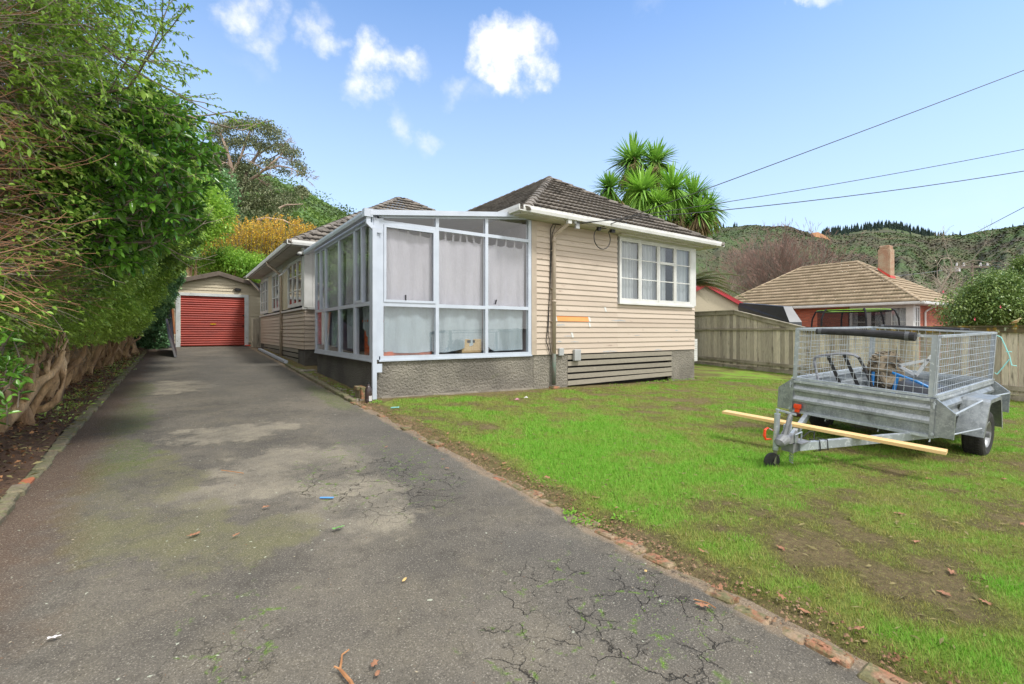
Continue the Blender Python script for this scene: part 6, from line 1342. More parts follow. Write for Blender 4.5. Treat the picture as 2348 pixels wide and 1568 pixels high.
for sel, m in ((~far, 'hedge_leaf'), (far, 'hedge_leaf_far')):
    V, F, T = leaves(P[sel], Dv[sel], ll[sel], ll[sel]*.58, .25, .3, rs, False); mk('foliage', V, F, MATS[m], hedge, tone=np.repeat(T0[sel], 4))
# deeper leaves make the hedge solid, toned dark to paint shade into its gaps
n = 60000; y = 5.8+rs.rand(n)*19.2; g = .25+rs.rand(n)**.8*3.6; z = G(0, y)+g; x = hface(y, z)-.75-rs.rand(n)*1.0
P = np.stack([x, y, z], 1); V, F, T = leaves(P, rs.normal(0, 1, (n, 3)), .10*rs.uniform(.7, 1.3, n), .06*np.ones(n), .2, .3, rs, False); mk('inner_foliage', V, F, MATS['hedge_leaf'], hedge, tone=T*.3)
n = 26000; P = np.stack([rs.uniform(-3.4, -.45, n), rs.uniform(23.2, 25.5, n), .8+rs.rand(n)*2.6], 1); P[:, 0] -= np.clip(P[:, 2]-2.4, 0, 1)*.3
V, F, T = leaves(P, rs.normal(0, 1, (n, 3)), .11*rs.uniform(.7, 1.3, n), .06*np.ones(n), .2, .3, rs, False); mk('end_foliage', V, F, MATS['hedge_leaf_far'], hedge, tone=T*.3)  # hedge-end leaves, darkened in tone to paint the shaded hollow beside the garage
# trunks
tb_ = [(-1.72, 7.7, .10), (-1.62, 8.3, .085), (-1.9, 9.2, .10), (-1.78, 10.2, .11), (-1.82, 11.3, .10), (-1.75, 12.4, .10), (-1.72, 13.5, .09), (-1.62, 14.7, .09), (-1.6, 15.9, .10), (-1.5, 17.2, .08), (-1.42, 18.6, .09), (-1.3, 20.2, .08)]
tb_ += [(-1.95+rs.uniform(-.1, .2), yy, rs.uniform(.045, .08)) for yy in np.arange(7.9, 20, .62)]
for (x0_, y0_, r0_) in tb_:
    g0 = float(G(x0_, y0_))+.02; paths = []; tips = []
    for st in range(rs.randint(2, 4)):
        r1_ = r0_*rs.uniform(.42, .8); ox, oy = rs.uniform(-.07, .07), rs.uniform(-.14, .14)
        P_ = [np.array([x0_+ox*.6, y0_+oy*.6, g0-.12]), np.array([x0_+ox, y0_+oy, g0+.04])]; d = np.array([rs.uniform(-.15, .6), rs.uniform(-.55, .55), 1.0])
        for k in range(7): d = d+rs.normal(0, .30, 3)+[-.05*k, 0, .12]; d[2] = abs(d[2])+.1; d /= np.linalg.norm(d); P_.append(P_[-1]+d*.17)
        rr_ = np.array([1.35, 1.15, .95, .9, .8, .8, .65, .55, .45])*r1_*rs.uniform(.8, 1.25, 9); paths.append((np.array(P_), rr_))
        grow(P_[6], (rs.uniform(-.5, .3), rs.uniform(-.8, .8), .9), .35, r1_*.4, 1, paths, tips, rs, .6, (2, 2), .8, .2)
    V, F = tubes(paths, 8); V = V+(vnoise(V*np.array([1, 1, .4]), 20, 3)[:, None]-.5)*.09*np.array([1, 1, .2]); mk('trunk', V, F, MATS['bark_hedge'], hedge, smooth=True)
# dry inner twigs showing between the trunks
paths = []; tips = []
for k in range(70):
    yy = rs.uniform(6.5, 17); zz = float(G(0, yy))+rs.uniform(.5, 1.6); grow((-1.85+rs.uniform(-.1, .3), yy, zz), (rs.uniform(.1, .6), rs.uniform(-.8, .8), rs.uniform(-.1, .5)), .28, .007, 2, paths, tips, rs, .5, (2, 3), .75, .25, minr=.0022)
twigs_obj(paths, 'twigs', 'twig_grey', hedge, 3)
# ivy and seedlings at the foot
pts = [Vector((-1.5+rs.uniform(-.3, .35), yy, float(G(0, yy))+.06)) for yy in rs.uniform(8, 20, 170)]
tufts('seedlings', pts, 'green seedlings and ivy at the foot of the hedge', .09, 'hedge_leaf', 9, .09)
# ---- bare reddish shrub at the left edge
rs = np.random.RandomState(202)
bs = thing('bare_shrub', (-2.3, 6, .2), 'mostly leafless reddish brown twiggy shrub at the left edge of the hedge', 'shrub')
paths = []; tips = []
for k in range(330):
    y0_ = rs.uniform(4.9, 7.6); z0_ = float(G(0, y0_))+rs.uniform(1.5, 3.9)
    grow((-2.0+rs.uniform(-.2, .3)+.0*k, y0_, z0_), (1, rs.uniform(-.45, .25), rs.uniform(-.12, .5)), rs.uniform(.36, .60), rs.uniform(.004, .009), 2, paths, tips, rs, .38, (2, 3), .74, .13, minr=.0018)
twigs_obj(paths[::2]+paths[1::6], 'twigs', 'twig_red', bs, 4); twigs_obj([p for i, p in enumerate(paths) if i % 2 and i % 6 != 1], 'grey_twigs', 'twig_grey', bs, 4)
paths2 = []; 
for k in range(11):
    y0_ = rs.uniform(5.0, 8); P_ = [np.array([-2.1+rs.uniform(-.2, .15), y0_, .1])]; d = np.array([rs.uniform(-.1, .3), rs.uniform(-.2, .2), 1.])
    for q in range(8): d = np.array([.0, .0, 1.])+rs.normal(0, .16, 3); d /= np.linalg.norm(d); P_.append(P_[-1]+d*.5)
    paths2.append((np.array(P_), np.linspace(.055, .02, 9)))
twigs_obj(paths2, 'stems', 'bark_hedge', bs, 8)
P = []; Dl = []
for pts_, d in tips:
    if rs.rand() < .60:
        for k in range(rs.randint(1, 4)): P.append(pts_[rs.randint(1, len(pts_))]); Dl.append(d+rs.normal(0, .6, 3))
P, Dl = np.array(P), np.array(Dl); V, F, T = leaves(P, Dl, rs.uniform(.03, .055, len(P)), rs.uniform(.018, .028, len(P)), .3, .3, rs, True); mk('leaf_sprays', V, F, MATS['small_leaf'], bs, tone=np.clip(T+.25, 0, 1))
# dense fine brown fan of dead shoots
# ---- arching small leaved tree over the top left
rs = np.random.RandomState(303)
at_ = thing('arching_tree', (-2.4, 6.6, .2), 'small leaved tree whose thin branches arch over the drive at top left', 'tree')
paths = []; tips = []
for k in range(230):
    y0_ = rs.uniform(5.0, 8.4); z0_ = rs.uniform(3.0, 5.0)
    grow((-2.3+rs.uniform(-.2, .5), y0_, z0_), (1, rs.uniform(-.35, .12), rs.uniform(.05, .62)), rs.uniform(.42, .74), rs.uniform(.006, .012), 3, paths, tips, rs, .36, (2, 2), .80, .10, minr=.0016, grav=-.015)
for k, (p, d, l_, r_) in enumerate((((-1.7, 6.2, 3.2), (1, -.1, .55), 1.1, .035), ((-1.9, 6.6, 3.5), (1, -.1, .35), 1.2, .03), ((-2.0, 5.6, 4.2), (1, .1, .1), 1.1, .022), ((-1.9, 5.2, 4.6), (1, .25, -.35), 1.0, .02))):
    grow(p, d, l_, r_, 3, paths, tips, rs, .4, (2, 3), .7, .07, minr=.0016)
twigs_obj(paths, 'branches', 'twig_grey', at_, 4)
V, F = tubes([(np.array([(-2.3, 6.4, 0), (-2.2, 6.3, 1.2), (-2.0, 6.3, 2.6), (-1.8, 6.2, 3.4)], float), np.array([.1, .085, .06, .035])), (np.array([(-2.5, 5.4, 0), (-2.45, 5.3, 2), (-2.2, 5.3, 3.5), (-1.9, 5.2, 4.6)], float), np.array([.09, .07, .045, .02]))], 9); mk('trunk', V, F, MATS['bark_hedge'], at_, smooth=True)
P = []; Dl = []
for pts_, d in tips:
    for i in range(1, len(pts_)):
        for s in range(5): P.append(pts_[i]+(pts_[i-1]-pts_[i])*rs.rand()); a = rs.normal(0, 1, 3); Dl.append(d*.8+a*.6)
P, Dl = np.array(P), np.array(Dl); l_ = rs.uniform(.028, .052, len(P)); V, F, T = leaves(P, Dl, l_, l_*.5, .35, .3, rs, False); mk('leaves', V, F, MATS['small_leaf'], at_, tone=T)
# a few larger lime leaves
P = np.array([tuple(at(u+rs.normal(0, 8), v+rs.normal(0, 6), 3.9+rs.rand()*.5)) for u, v in [(75, 12), (120, 30), (215, 50), (260, 30), (300, 65), (180, 95), (490*.6, 75), (485*.6, 150), (500*.62, 130), (520*.62, 210), (150, 135), (110, 60), (200, 120), (320, 70), (330, 185), (275, 215), (130, 150)] for _ in range(2)]); Dl = rs.normal(0, .6, (len(P), 3))+[.5, 0, 0]; V, F, T = leaves(P, Dl, rs.uniform(.06, .09, len(P)), rs.uniform(.03, .045, len(P)), .4, .25, rs, True); mk('large_leaves', V, F, MATS['small_leaf'], at_, tone=T*.2+.8)
# ---- broad leaved glossy shrub
def rosettes(C, Dd, per, ln, wd, rs, spread=.9, stem=.12):
    P = []; Dl = []; L_ = []; paths = []
    for c, d in zip(C, Dd):
        d = d/np.linalg.norm(d); a0 = rs.uniform(0, 6.28); a = np.cross(d, [0, 0, 1.]) if abs(d[2]) < .9 else np.cross(d, [1., 0, 0]); a /= np.linalg.norm(a); b2 = np.cross(d, a)
        paths.append((np.array([c-d*stem*1.6+rs.normal(0, .02, 3), c-d*stem*.5, c]), np.array([.007, .005, .003])))
        for k in range(per):
            an = a0+k*2.4; t = k/per; el_ = .25+.95*(1-t); P.append(c-d*stem*(1-t)); Dl.append(d*math.cos(el_*1.25)+(a*math.cos(an)+b2*math.sin(an))*math.sin(el_*1.25)); L_.append(ln*(.75+.45*rs.rand())*(1-.35*t))
    P, Dl, L_ = np.array(P), np.array(Dl), np.array(L_); V, F, T = leaves(P, Dl, L_, L_*wd, .22, .28, rs, True); return V, F, T, paths
rs = np.random.RandomState(404)
bl_ = thing('broadleaf_shrub', (-1.0, 6.3, .2), 'dark glossy broad leaved shrub leaning out of the hedge above the drive', 'shrub')
C = []; 
while len(C) < 420:
    q = rs.uniform(-1, 1, 3); r_ = np.linalg.norm(q)
    if r_ > 1 or r_ < .45: continue
    c = np.array([-.42, 6.35, 3.15])+q*np.array([.80, .75, 1.0]); c[0] += .22*(c[2]-3.1); C.append((c, q))
V, F, T, paths = rosettes([c for c, q in C], [np.array([q[0]+.35, q[1]-.25, q[2]*.5+.45])+rs.normal(0, .3, 3) for c, q in C], 10, .125, .40, rs); mk('leaves', V, F, MATS['broad_leaf'], bl_, tone=T)
tips = []; p0 = [np.array([-1.6, 6.6, .2]), np.array([-1.5, 6.6, 1.2]), np.array([-1.25, 6.5, 2.1])]; paths.append((np.array(p0), np.array([.06, .05, .04])))
for k in range(7): grow(p0[2], (rs.uniform(.1, .8), rs.uniform(-.5, .3), rs.uniform(.3, 1)), .6, .022, 3, paths, tips, rs, .5, (2, 2), .8, .12)
twigs_obj(paths, 'branches', 'twig_grey', bl_, 6)
lowp = thing('broadleaf_plant', (-1.35, 5.5, .3), 'low broad leaved plant at the lower left edge in front of the hedge trunks', 'plant')
C = [np.array([-1.42, 5.75, 1.15])+rs.uniform(-1, 1, 3)*np.array([.34, .45, .36]) for _ in range(60)]
V, F, T, paths = rosettes(C, [np.array([.5, -.3, .8])+rs.normal(0, .35, 3) for _ in C], 10, .105, .36, rs); mk('leaves', V, F, MATS['broad_leaf'], lowp, tone=T*.9+.1)
for c in C[:20]: paths.append((np.array([[-1.7, 5.8, .2], (c+np.array([-1.7, 5.8, .2]))/2+[0, 0, .1], c]), np.array([.015, .01, .004])))
twigs_obj(paths, 'stems', 'twig_grey', lowp, 5)
# ---- trees beyond the garage
def blob_tree(name, label, cat, c, rad, n, size, m, rs, lumps=14, base=0, trunk_m='bark_hedge', tr=.12, flat=.6, tone0=.0, group=None, shell=.45, stems=6, vs=1.0):
    t = thing(name, (c[0], c[1], base), label, cat, group); c = np.array(c); rad = np.array(rad)
    L_ = []
    for k in range(lumps):
        q = rs.normal(0, 1, 3); q /= np.linalg.norm(q); q[2] = q[2]*.9+.1; L_.append((c+q*rad*rs.uniform(.35, .72), rad*rs.uniform(.28, .5)))
    ch = rs.randint(0, lumps, n); q = rs.normal(0, 1, (n, 3)); q /= np.linalg.norm(q, axis=1, keepdims=True); q *= (shell+(1-shell)*rs.rand(n, 1))
    cc = np.array([l[0] for l in L_])[ch]; rr_ = np.array([l[1] for l in L_])[ch]; P = cc+q*rr_+rs.normal(0, .06, (n, 3))*rad; Dv = q*1.0+rs.normal(0, .7, (n, 3)); s_ = size*rs.uniform(.6, 1.4, n)
    V, F, T = leaves(P, Dv, s_, s_*flat, .2, .3, rs, False); tn = np.clip(tone0+.45+(vnoise(P, 1.4/max(rad), 3)-.5)*1.4+rs.normal(0, .2, n), 0, 1); mk('crown', V, F, MATS[m], t, tone=np.repeat(tn, 4))
    paths = []
    for k in range(stems):
        e = L_[k % lumps][0]; s0 = np.array([c[0]+rs.normal(0, .1*rad[0]), c[1]+rs.normal(0, .1*rad[1]), base-.2]); mid = (s0+e)/2+rs.normal(0, .08, 3)*rad; paths.append((np.array([s0, mid, e]), np.array([tr, tr*.7, tr*.25])))
    twigs_obj(paths, 'trunk', trunk_m, t, 7); return t
rs = np.random.RandomState(505)
def g0n(p): return 1.0
blob_tree('lime_tree', 'bright lime green tree standing behind the garage and hedge', 'tree', tuple(at(440, 520, 27)), (2.1, 2.2, 3.2), 26000, .16, 'lime_leaf', rs, 18, 1)
blob_tree('green_shrub', 'soft pale green shrub directly behind the garage roof', 'shrub', tuple(at(535, 625, 29)), (2.6, 1.8, 1.6), 20000, .14, 'lime_leaf', rs, 16, 1, tone0=-.12)
blob_tree('dark_tree', 'dark green tree behind the hedge left of the gum tree', 'tree', tuple(at(470, 470, 40)), (2.6, 2.6, 4.5), 16000, .26, 'hedge_leaf_far', rs, 16, 1, tone0=-.15)
def spiky(name, label, u, v, d, w, h, n, rs, topv, grp):
    c = at(u, v, d); t = thing(name, (c.x, c.y, 1), label, 'shrub', grp); P = []; Dl = []; Tn = []; paths = []
    for k in range(n):
        a = rs.uniform(0, 6.28); rr_ = math.sqrt(rs.rand()); bx_ = c.x+w*rr_*math.cos(a); by_ = c.y+w*.6*rr_*math.sin(a); topz = c.z+h*(1-.45*rr_**2)*(.78+.3*rs.rand()); lean = np.array([math.cos(a)*.25*rr_, math.sin(a)*.25*rr_, 1]); L0 = topz-(c.z-h*1.0); b0 = np.array([bx_, by_, c.z-h*1.0])
        paths.append((np.array([b0, b0+lean*L0*.5, b0+lean*L0]), np.array([.03, .018, .006])))
        for q in range(62):
            s = rs.rand()**.8; p = b0+lean*L0*s+rs.normal(0, .26*(1.08-s), 3); P.append(p); Dl.append(rs.normal(0, 1, 3)); Tn.append(np.clip(-.1+.95*(p[2]-(c.z-h))/(2*h)+rs.normal(0, .2), 0, 1))
    P = np.array(P); l_ = rs.uniform(.07, .15, len(P)); V, F, T = leaves(P, np.array(Dl), l_, l_*.75, .2, .3, rs, False); mk('foliage', V, F, MATS['yellow_leaf'], t, tone=np.repeat(Tn, 4)); twigs_obj(paths, 'stems', 'twig_grey', t, 4)
spiky('autumn_shrub', 'yellow and orange autumn shrub behind the garage, left of its twin', 570, 585, 33, 2.3, 2.6, 260, rs, 0, None)
spiky('autumn_shrub', 'yellow and orange autumn shrub behind the bungalow roof, right of its twin', 650, 575, 35, 2.6, 2.5, 300, rs, 0, None)
# ---- gum tree on the hillside
rs = np.random.RandomState(606); DG = 62
gb = at(532, 500, DG); gum = thing('gum_tree', (gb.x, gb.y, gb.z-1.5), 'tall spreading gum tree with pale forked limbs and open dark crown', 'tree')
def gpt(u, v, dd=0): return np.array(at(u, v, DG+dd))
limbs = [([(532, 515, 0), (536, 490, 0), (545, 460, 0), (552, 440, 0)], .55, .42), ([(545, 462, 0), (535, 440, -1), (530, 420, -1), (534, 395, -2)], .34, .24), ([(552, 440, 0), (562, 410, 0), (567, 385, 1), (590, 355, 1), (600, 330, 1)], .34, .12), ([(556, 425, 0), (585, 405, -1), (605, 390, -2), (640, 380, -2)], .24, .1),
         ([(534, 395, -2), (525, 360, -2), (515, 330, -2), (505, 305, -1)], .24, .1), ([(534, 395, -2), (552, 360, -1), (565, 320, 0), (575, 295, 0)], .22, .08), ([(552, 440, 0), (590, 425, 2), (600, 420, 2)], .18, .08), ([(605, 390, -2), (640, 360, -2), (660, 365, -1)], .14, .06), ([(590, 355, 1), (630, 330, 1), (650, 345, 2)], .14, .06),
         ([(640, 380, -2), (665, 385, -2), (685, 395, -2)], .1, .05), ([(567, 385, 1), (600, 375, 2), (645, 350, 2), (670, 375, 2)], .12, .05), ([(505, 400, 2), (500, 370, 2), (492, 340, 2)], .2, .1), ([(515, 480, 3), (508, 430, 3), (505, 400, 2), (520, 360, 2)], .3, .12)]
paths = [(np.array([gpt(*q) for q in pts_]), np.linspace(a, b_, len(pts_))) for pts_, a, b_ in limbs]; tips = []
for P_, r_ in list(paths)[1:]:
    for k in range(5): i = rs.randint(1, len(P_)); d = (P_[i]-P_[i-1])+rs.normal(0, 1.2, 3); grow(P_[i], d, 1.2, float(r_[i])*.5, 2, paths, tips, rs, .5, (2, 3), .7, .15, minr=.02)
twigs_obj(paths, 'limbs', 'gum_bark', gum, 6)
cl_ = [(500, 300, 24, 16), (530, 288, 26, 13), (565, 282, 30, 12), (600, 292, 30, 12), (628, 310, 24, 11), (645, 335, 20, 10), (665, 350, 22, 10), (682, 372, 14, 10), (690, 392, 9, 9), (655, 392, 18, 5), (618, 372, 18, 8), (605, 335, 22, 10), (565, 322, 28, 13), (525, 330, 30, 14), (495, 350, 24, 20), (530, 372, 34, 16), (565, 390, 26, 16), (500, 400, 24, 24), (590, 430, 32, 14), (550, 420, 26, 14), (520, 450, 34, 20), (600, 462, 38, 16), (570, 475, 34, 14), (640, 450, 36, 12), (655, 470, 40, 14), (620, 490, 40, 12), (505, 480, 28, 22), (690, 438, 12, 9)]
P = []
for (u, v, ru, rv) in cl_:
    k = int(6+ru*rv*.12)
    for s in range(k):                                 # sub-clumps with gaps
        uu_, vv_ = u+rs.uniform(-1, 1)*ru, v+rs.uniform(-1, 1)*rv
        if ((uu_-u)/ru)**2+((vv_-v)/rv)**2 > 1: continue
        c = gpt(uu_, vv_, rs.normal(0, 1.5)); m_ = 22; P.append(c+rs.normal(0, 1, (m_, 3))*np.array([.42, .42, .22]))
P = np.concatenate(P); l_ = rs.uniform(.16, .34, len(P)); V, F, T = leaves(P, rs.normal(0, 1, (len(P), 3)), l_, l_*.6, .3, .3, rs, False)
mk('crown', V, F, MATS['gum_leaf'], gum, tone=np.repeat(np.clip(.45+(vnoise(P, .5, 2)-.5)*1.2+rs.normal(0, .22, len(P)), 0, 1), 4))
blob_tree('lone_tree', 'small lone tree on the skyline right of the gum tree', 'tree', tuple(at(692, 440, 120)), (1.9, 1.9, 1.4), 900, .5, 'gum_leaf', rs, 7, float(at(692, 455, 120).z), stems=3)
# fallen pale branches on the bank
V, F = tubes([(np.array([gpt(590, 505, -4), gpt(612, 500, -4), gpt(650, 505, -4), gpt(690, 525, -4)]), np.array([.22, .16, .12, .05])), (np.array([gpt(640, 478, -3), gpt(655, 470, -3), gpt(695, 468, -3)]), np.array([.18, .12, .05]))], 6)
tag(mk('fallen_branches', V, F, MATS['gum_bark'], smooth=True), 'pale fallen branches lying on the bank under the gum tree', 'branch')
# ---- cabbage tree
rs = np.random.RandomState(707)
def sword_head(c, R_, up, n, rs, dead=.0, name='leaf_head', parent=None, tone0=0.):
    up = np.array(up, float); up /= np.linalg.norm(up); V = []; F = []; T = []; b0 = 0
    for k in range(n):
        q = rs.normal(0, 1, 3); q /= np.linalg.norm(q); e = q.dot(up)
        if e < -.55 and rs.rand() < .5: continue
        d = q+up*.32; d /= np.linalg.norm(d); Ln = R_*(.75+.35*rs.rand())*(1.0 if e > -.2 else .85); sd_ = np.cross(d, [0, 0, 1.]); sd_ = sd_/max(np.linalg.norm(sd_), 1e-6) if np.linalg.norm(sd_) > 1e-3 else np.array([1., 0, 0]); nr = np.cross(sd_, d)
        dr = (.10+.55*max(0, 1-abs(d[2])*1.1)*rs.uniform(.2, 1)) if d[2] > 0 else .45; w = .028*R_/1.0*rs.uniform(.8, 1.25); vs = []
        for t, ww in ((.04, .6), (.3, 1.15), (.6, 1.0), (.85, .55), (1.0, .04)):
            p = c+d*Ln*t+np.array([0, 0, -1.])*dr*Ln*t**2.2; vs += [p-sd_*w*ww+nr*w*.25, p+sd_*w*ww+nr*w*.25]
        V += vs; F += [(b0+2*i, b0+2*i+1, b0+2*i+3, b0+2*i+2) for i in range(4)]; b0 += 10; tn = np.clip(.5+.25*d[2]+rs.normal(0, .2)+tone0, 0, 1); T += [tn]*10
    return mk(name, np.array(V), np.array(F), MATS['sword_dead' if dead else 'sword_leaf'], parent, tone=T)
heads = [(1450, 372, 19.0, 1.12, -.05, (0, 0, 1)), (1502, 374, 19.2, 1.05, -.05, (.1, 0, 1)), (1396, 435, 18.4, .80, -.15, (-.3, 0, .9)), (1472, 440, 17.6, 1.02, .30, (0, -.2, 1)), (1540, 436, 17.9, 1.10, .15, (.2, -.1, 1)), (1588, 452, 18.3, .98, -.05, (.4, 0, .9)), (1502, 468, 17.3, .72, .30, (0, -.3, 1)), (1622, 478, 18.6, .85, 0, (.8, 0, .6)), (1600, 492, 17.9, .85, .05, (.5, -.2, .5)), (1450, 430, 18.8, .9, -.1, (-.2, 0, 1)), (1555, 490, 18.4, .85, .0, (0, 0, 1))]
cb = at(1530, 760, 18.6); cab = thing('cabbage_tree', (cb.x, cb.y, .2), 'many headed cabbage tree with spiky sword leaves rising behind the bungalow roof', 'tree')
base = np.array([cb.x, cb.y, .2]); fork = np.array(at(1530, 560, 18.6)); paths = [(np.array([base, (base+fork)/2+[.05, 0, 0], fork]), np.array([.26, .22, .2]))]
for (u, v, d, r_, tn, up) in heads:
    c = np.array(at(u, v, d)); sword_head(c, r_*1.1, up, 260, rs, parent=cab, tone0=tn); mid = (fork+c)/2+np.array([0, 0, -.25]); paths.append((np.array([fork-[0, 0, .2], mid, c]), np.array([.15, .10, .07])))
    # hanging skirt
    n = 120; a = rs.uniform(0, 6.28, n); P = c+np.stack([.1*np.cos(a), .1*np.sin(a), rs.uniform(-.3, .0, n)], 1); Dv = np.stack([np.cos(a)*.55, np.sin(a)*.55, -np.ones(n)*rs.uniform(.5, 1.4, n)], 1); l_ = r_*rs.uniform(.55, .95, n)
    V, F, T = leaves(P, Dv, l_, np.full(n, .05), .25, .2, rs, True); gd = rs.rand() < .55; mk('leaf_skirt' if gd else 'dead_skirt', V, F, MATS['sword_leaf' if gd else 'sword_dead'], cab, tone=np.clip(T+(.25 if gd else 0), 0, 1))
for (u, v, d, r_) in ((1455, 385, 18.2, .30), (1506, 392, 18.3, .28), (1430, 420, 18.2, .3), (1510, 500, 17.6, .3), (1560, 515, 17.6, .35)):       # dry flower stalks
    c = np.array(at(u, v-5, d)); ps = []; tp = []
    for k in range(26): grow(c+rs.normal(0, .03, 3), rs.normal(0, 1, 3)+[0, 0, .1], r_*.6, .009, 1, ps, tp, rs, .6, (3, 3), .7, .15, minr=.005)
    V, F = tubes(ps, 3); mk('dry_flower_stalk', V, F, MATS['sword_dead'], cab, tone=np.full(len(V), .4))
twigs_obj(paths, 'trunk', 'bark_hedge', cab, 9)
# ---- camellia beyond the fence
rs = np.random.RandomState(808)
cm = blob_tree('camellia', 'dense dark glossy camellia bush with pink flowers behind the fence at right', 'bush', tuple(at(2275, 705, 15.6)), (1.9, 1.5, 1.35), 52000, .075, 'camellia_leaf', rs, 26, -.4, flat=.5, shell=.3)
blob_tree('camellia', 'taller second dark glossy bush at the far right edge behind the fence', 'bush', tuple(at(2385, 665, 15.4)), (1.2, 1.2, 1.5), 26000, .075, 'camellia_leaf', rs, 16, -.4, flat=.5, shell=.6)
material('flower_pink', rgb(232, 92, 118), rgb(220, 70, 100), 9, .6)
for k, (u, v, d) in enumerate(((2232, 731, 13.6), (2291, 703, 13.9), (2160, 668, 14.6))):
    c = at(u, v, d); b = MB()
    for q in range(9): a = q*.7; b.add([c, c+Vector((.045*math.cos(a), -.02, .045*math.sin(a))), c+Vector((.05*math.cos(a+.6), -.03, .05*math.sin(a+.6)))], [(0, 1, 2)])
    b.build('flower', 'flower_pink', cm)
# ---- bare trees and fern beyond the fence
rs = np.random.RandomState(909)
def bare(name, label, u, v, d, h, w, stems, depth, m, rs, r0, spread, up=.05, tipm=None, kids=(2, 3), wob=.08, lean=.5):
    c = at(u, v, d); t = thing(name, (c.x, c.y, c.z), label, 'tree'); paths = []; tips = []
    for k in range(stems):
        a = rs.uniform(0, 6.28); l_ = rs.uniform(0, lean); grow((c.x+.25*math.cos(a), c.y+.25*math.sin(a), c.z), (l_*math.cos(a), l_*math.sin(a), 1), h*.36, r0, depth, paths, tips, rs, spread, kids, .76, wob, grav=up, minr=.012, seg=3)
    twigs_obj(paths, 'branches', m, t, 3)
    if tipm:
        ps = [];
        for P_, dd_ in tips:
            for k in range(3): e = dd_+rs.normal(0, .25, 3); ps.append((np.array([P_[-1], P_[-1]+e*h*.05]), np.array([.014, .008])))
        twigs_obj(ps, 'twig_tips', tipm, t, 3)
    return t
bare('willow', 'large leafless many stemmed tree with fine reddish twigs beyond the shed', 1785, 742, 54, 8.9, 6, 34, 4, 'bare_twig', rs, .10, .30, .025, 'bare_tip', (3, 3), .06, 1.25)
bare('bare_shrub', 'smaller leafless twiggy tree left of the large leafless tree', 1640, 735, 50, 6, 3, 6, 4, 'bare_twig', rs, .07, .4, .03, None, (2, 3), .1, .5)
bare('bare_tree', 'leafless pale barked tree with crooked branches right of the chimney', 2120, 735, 50, 8.2, 5, 2, 6, 'bare_white', rs, .24, .55, .0, None, (2, 3), .16, .5)
bare('bare_tree', 'leafless pale tree behind the tan roof, smaller than the one by the chimney', 2175, 735, 55, 6.0, 5, 2, 5, 'bare_white', rs, .18, .6, .0, None, (2, 3), .18, .5)
fr0 = at(1566, 655, 19.9); fern = thing('tree_fern', (fr0.x, fr0.y, -.2), 'tree fern with drooping fronds over the fence beside the bungalow corner', 'fern')
V = []; F = []; T = []; b0 = 0
for k in range(22):
    a = rs.uniform(0, 6.28) if k > 16 else rs.uniform(-1.2, .9)-YAW; L0 = rs.uniform(2.0, 2.9); el_ = rs.uniform(.15, .75); d = np.array([math.cos(a), math.sin(a), 0]); side = np.array([-math.sin(a), math.cos(a), 0]); pr = None
    for i in range(34):
        t = (i+1)/34; p = np.array(fr0)+d*L0*t*math.cos(el_)+np.array([0, 0, 1])*(L0*t*math.sin(el_)-.5*L0*t*t); pl = .34*math.sin(math.pi*min(1, t*.95+.06))**.8
        for s in (-1, 1):
            q = p+side*s*pl+d*.10+np.array([0, 0, -.10*pl*2]); w = d*.045; V += [p-w*.3, p+w*.6, q, (p+q)/2-w]; F.append((b0, b0+1, b0+2, b0+3)); b0 += 4; T += [np.clip(rs.normal(.5, .2), 0, 1)]*4
mk('fronds', np.array(V), np.array(F), MATS['fern_leaf'], fern, tone=T); twigs_obj([(np.array([[fr0.x, fr0.y, -.2], [fr0.x, fr0.y, fr0.z]]), np.array([.12, .1]))], 'trunk', 'bark_hedge', fern, 8)
# small weeds at the foot of the fence
pts = [Vector(fm(s, .12, float(G(FX(s), s))+.03)) for s in rs.uniform(6.5, 13.5, 60)]+[Vector((rs.uniform(6.4, 12), YF-rs.uniform(.02, .25), float(G(9, 8))+.02)) for _ in range(34)]
tufts('weeds', pts, 'grass and weeds growing along the foot of fence and house', .10, per=12, spread=.07)
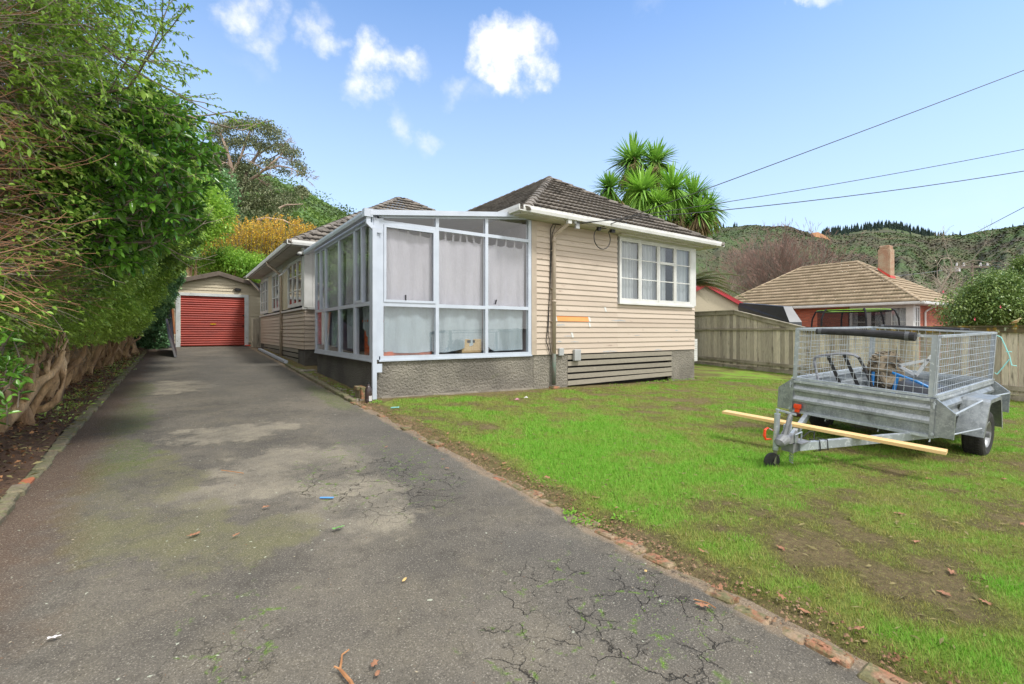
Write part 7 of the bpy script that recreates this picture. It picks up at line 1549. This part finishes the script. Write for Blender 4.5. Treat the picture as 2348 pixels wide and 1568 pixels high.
# moss and plants between the kerb and the porch base
pts = [Vector((2.56+rs.uniform(-.06, .16), yy, float(G(2.4, yy))+.03)) for yy in rs.uniform(8.4, 14, 60)]; tufts('kerb_weeds', pts, 'small weeds between the drive edge and the porch base', .05, per=9, spread=.05)
b = MB(); r2 = random.Random(12)
for k in range(150):
    yy = r2.uniform(8.3, 14.3); xx_ = 2.5+r2.uniform(0, .26); s = r2.uniform(.012, .04); z0_ = float(G(2.4, yy)); b.add([(xx_+s*r2.uniform(.6, 1)*a, yy+s*r2.uniform(.6, 1)*c, z0_+(s*r2.uniform(.5, .9) if e else -.01)) for e in (0, 1) for a, c in ((-1, -1), (1, -1), (1, 1), (-1, 1))], [(0, 3, 2, 1), (4, 5, 6, 7), (0, 1, 5, 4), (1, 2, 6, 5), (2, 3, 7, 6), (3, 0, 4, 7)])
tag(b.build('pebbles', 'concrete', None), 'loose pale stones between the drive and the porch base', kind='stuff')
kb = thing('brick_edging', (2.45, 11, .38), 'mossy brick kerb between the drive and the porch side', 'edging'); b = MB(); yy = 8.2
while yy < 15: 
    w = r2.uniform(.2, .24); b.box(2.36+.012*(yy-8.2)/1+r2.uniform(-.01, .01), 2.46+.012*(yy-8.2), yy, yy+w, -.05, .05+r2.uniform(-.01, .01), lambda x, y, z: (x, y, float(G(2.3, y))+z)); b.build('brick', 'edging', kb, bevel=.01); b = MB(); yy += w+.012
# ---- thrush on the fence
material('bird_brown', rgb(168, 130, 76), rgb(140, 104, 60), 30, .8); material('bird_pale', rgb(206, 192, 150), rgb(150, 124, 84), 60, .8, cov=(.5, .6))
bp = fm(uy(2333, 16.75) if False else 2.47, .02, 1.652); by = Vector(bp); fwd = fd*-1; 
bird = thing('thrush', tuple(by), 'small brown thrush with pale breast standing on the mossy fence rail', 'bird')
me = bpy.data.meshes.new('body'); 
sk = [(-.115, .035, .009), (-.075, .055, .014), (-.045, .072, .030), (-.01, .088, .038), (.025, .112, .032), (.045, .138, .019), (.06, .158, .021), (.078, .162, .016), (.096, .160, .005), (.108, .159, .002)]
b = MB(); b.tube([by+fwd*x+Vector((0, 0, z)) for x, z, r in sk], [r for x, z, r in sk], 14); b.build('body', 'bird_pale', bird, smooth=True)
for s in (-1, 1):
    b = MB(); sv = fwd.cross(Vector((0, 0, 1)))*s; b.tube([by+fwd*.03+sv*.024+Vector((0, 0, .115)), by+fwd*0+sv*.032+Vector((0, 0, .098)), by-fwd*.05+sv*.022+Vector((0, 0, .075)), by-fwd*.1+sv*.008+Vector((0, 0, .05))], [.010, .020, .014, .003], 8); b.build('wing', 'bird_brown', bird, smooth=True)
    b = MB(); b.tube([by+sv*.012+fwd*.005+Vector((0, 0, .06)), by+sv*.013-fwd*.006+Vector((0, 0, .03)), by+sv*.013+fwd*.002+Vector((0, 0, .002)), by+sv*.013+fwd*.022+Vector((0, 0, .002))], .0025, 5); b.build('leg', 'bird_brown', bird)
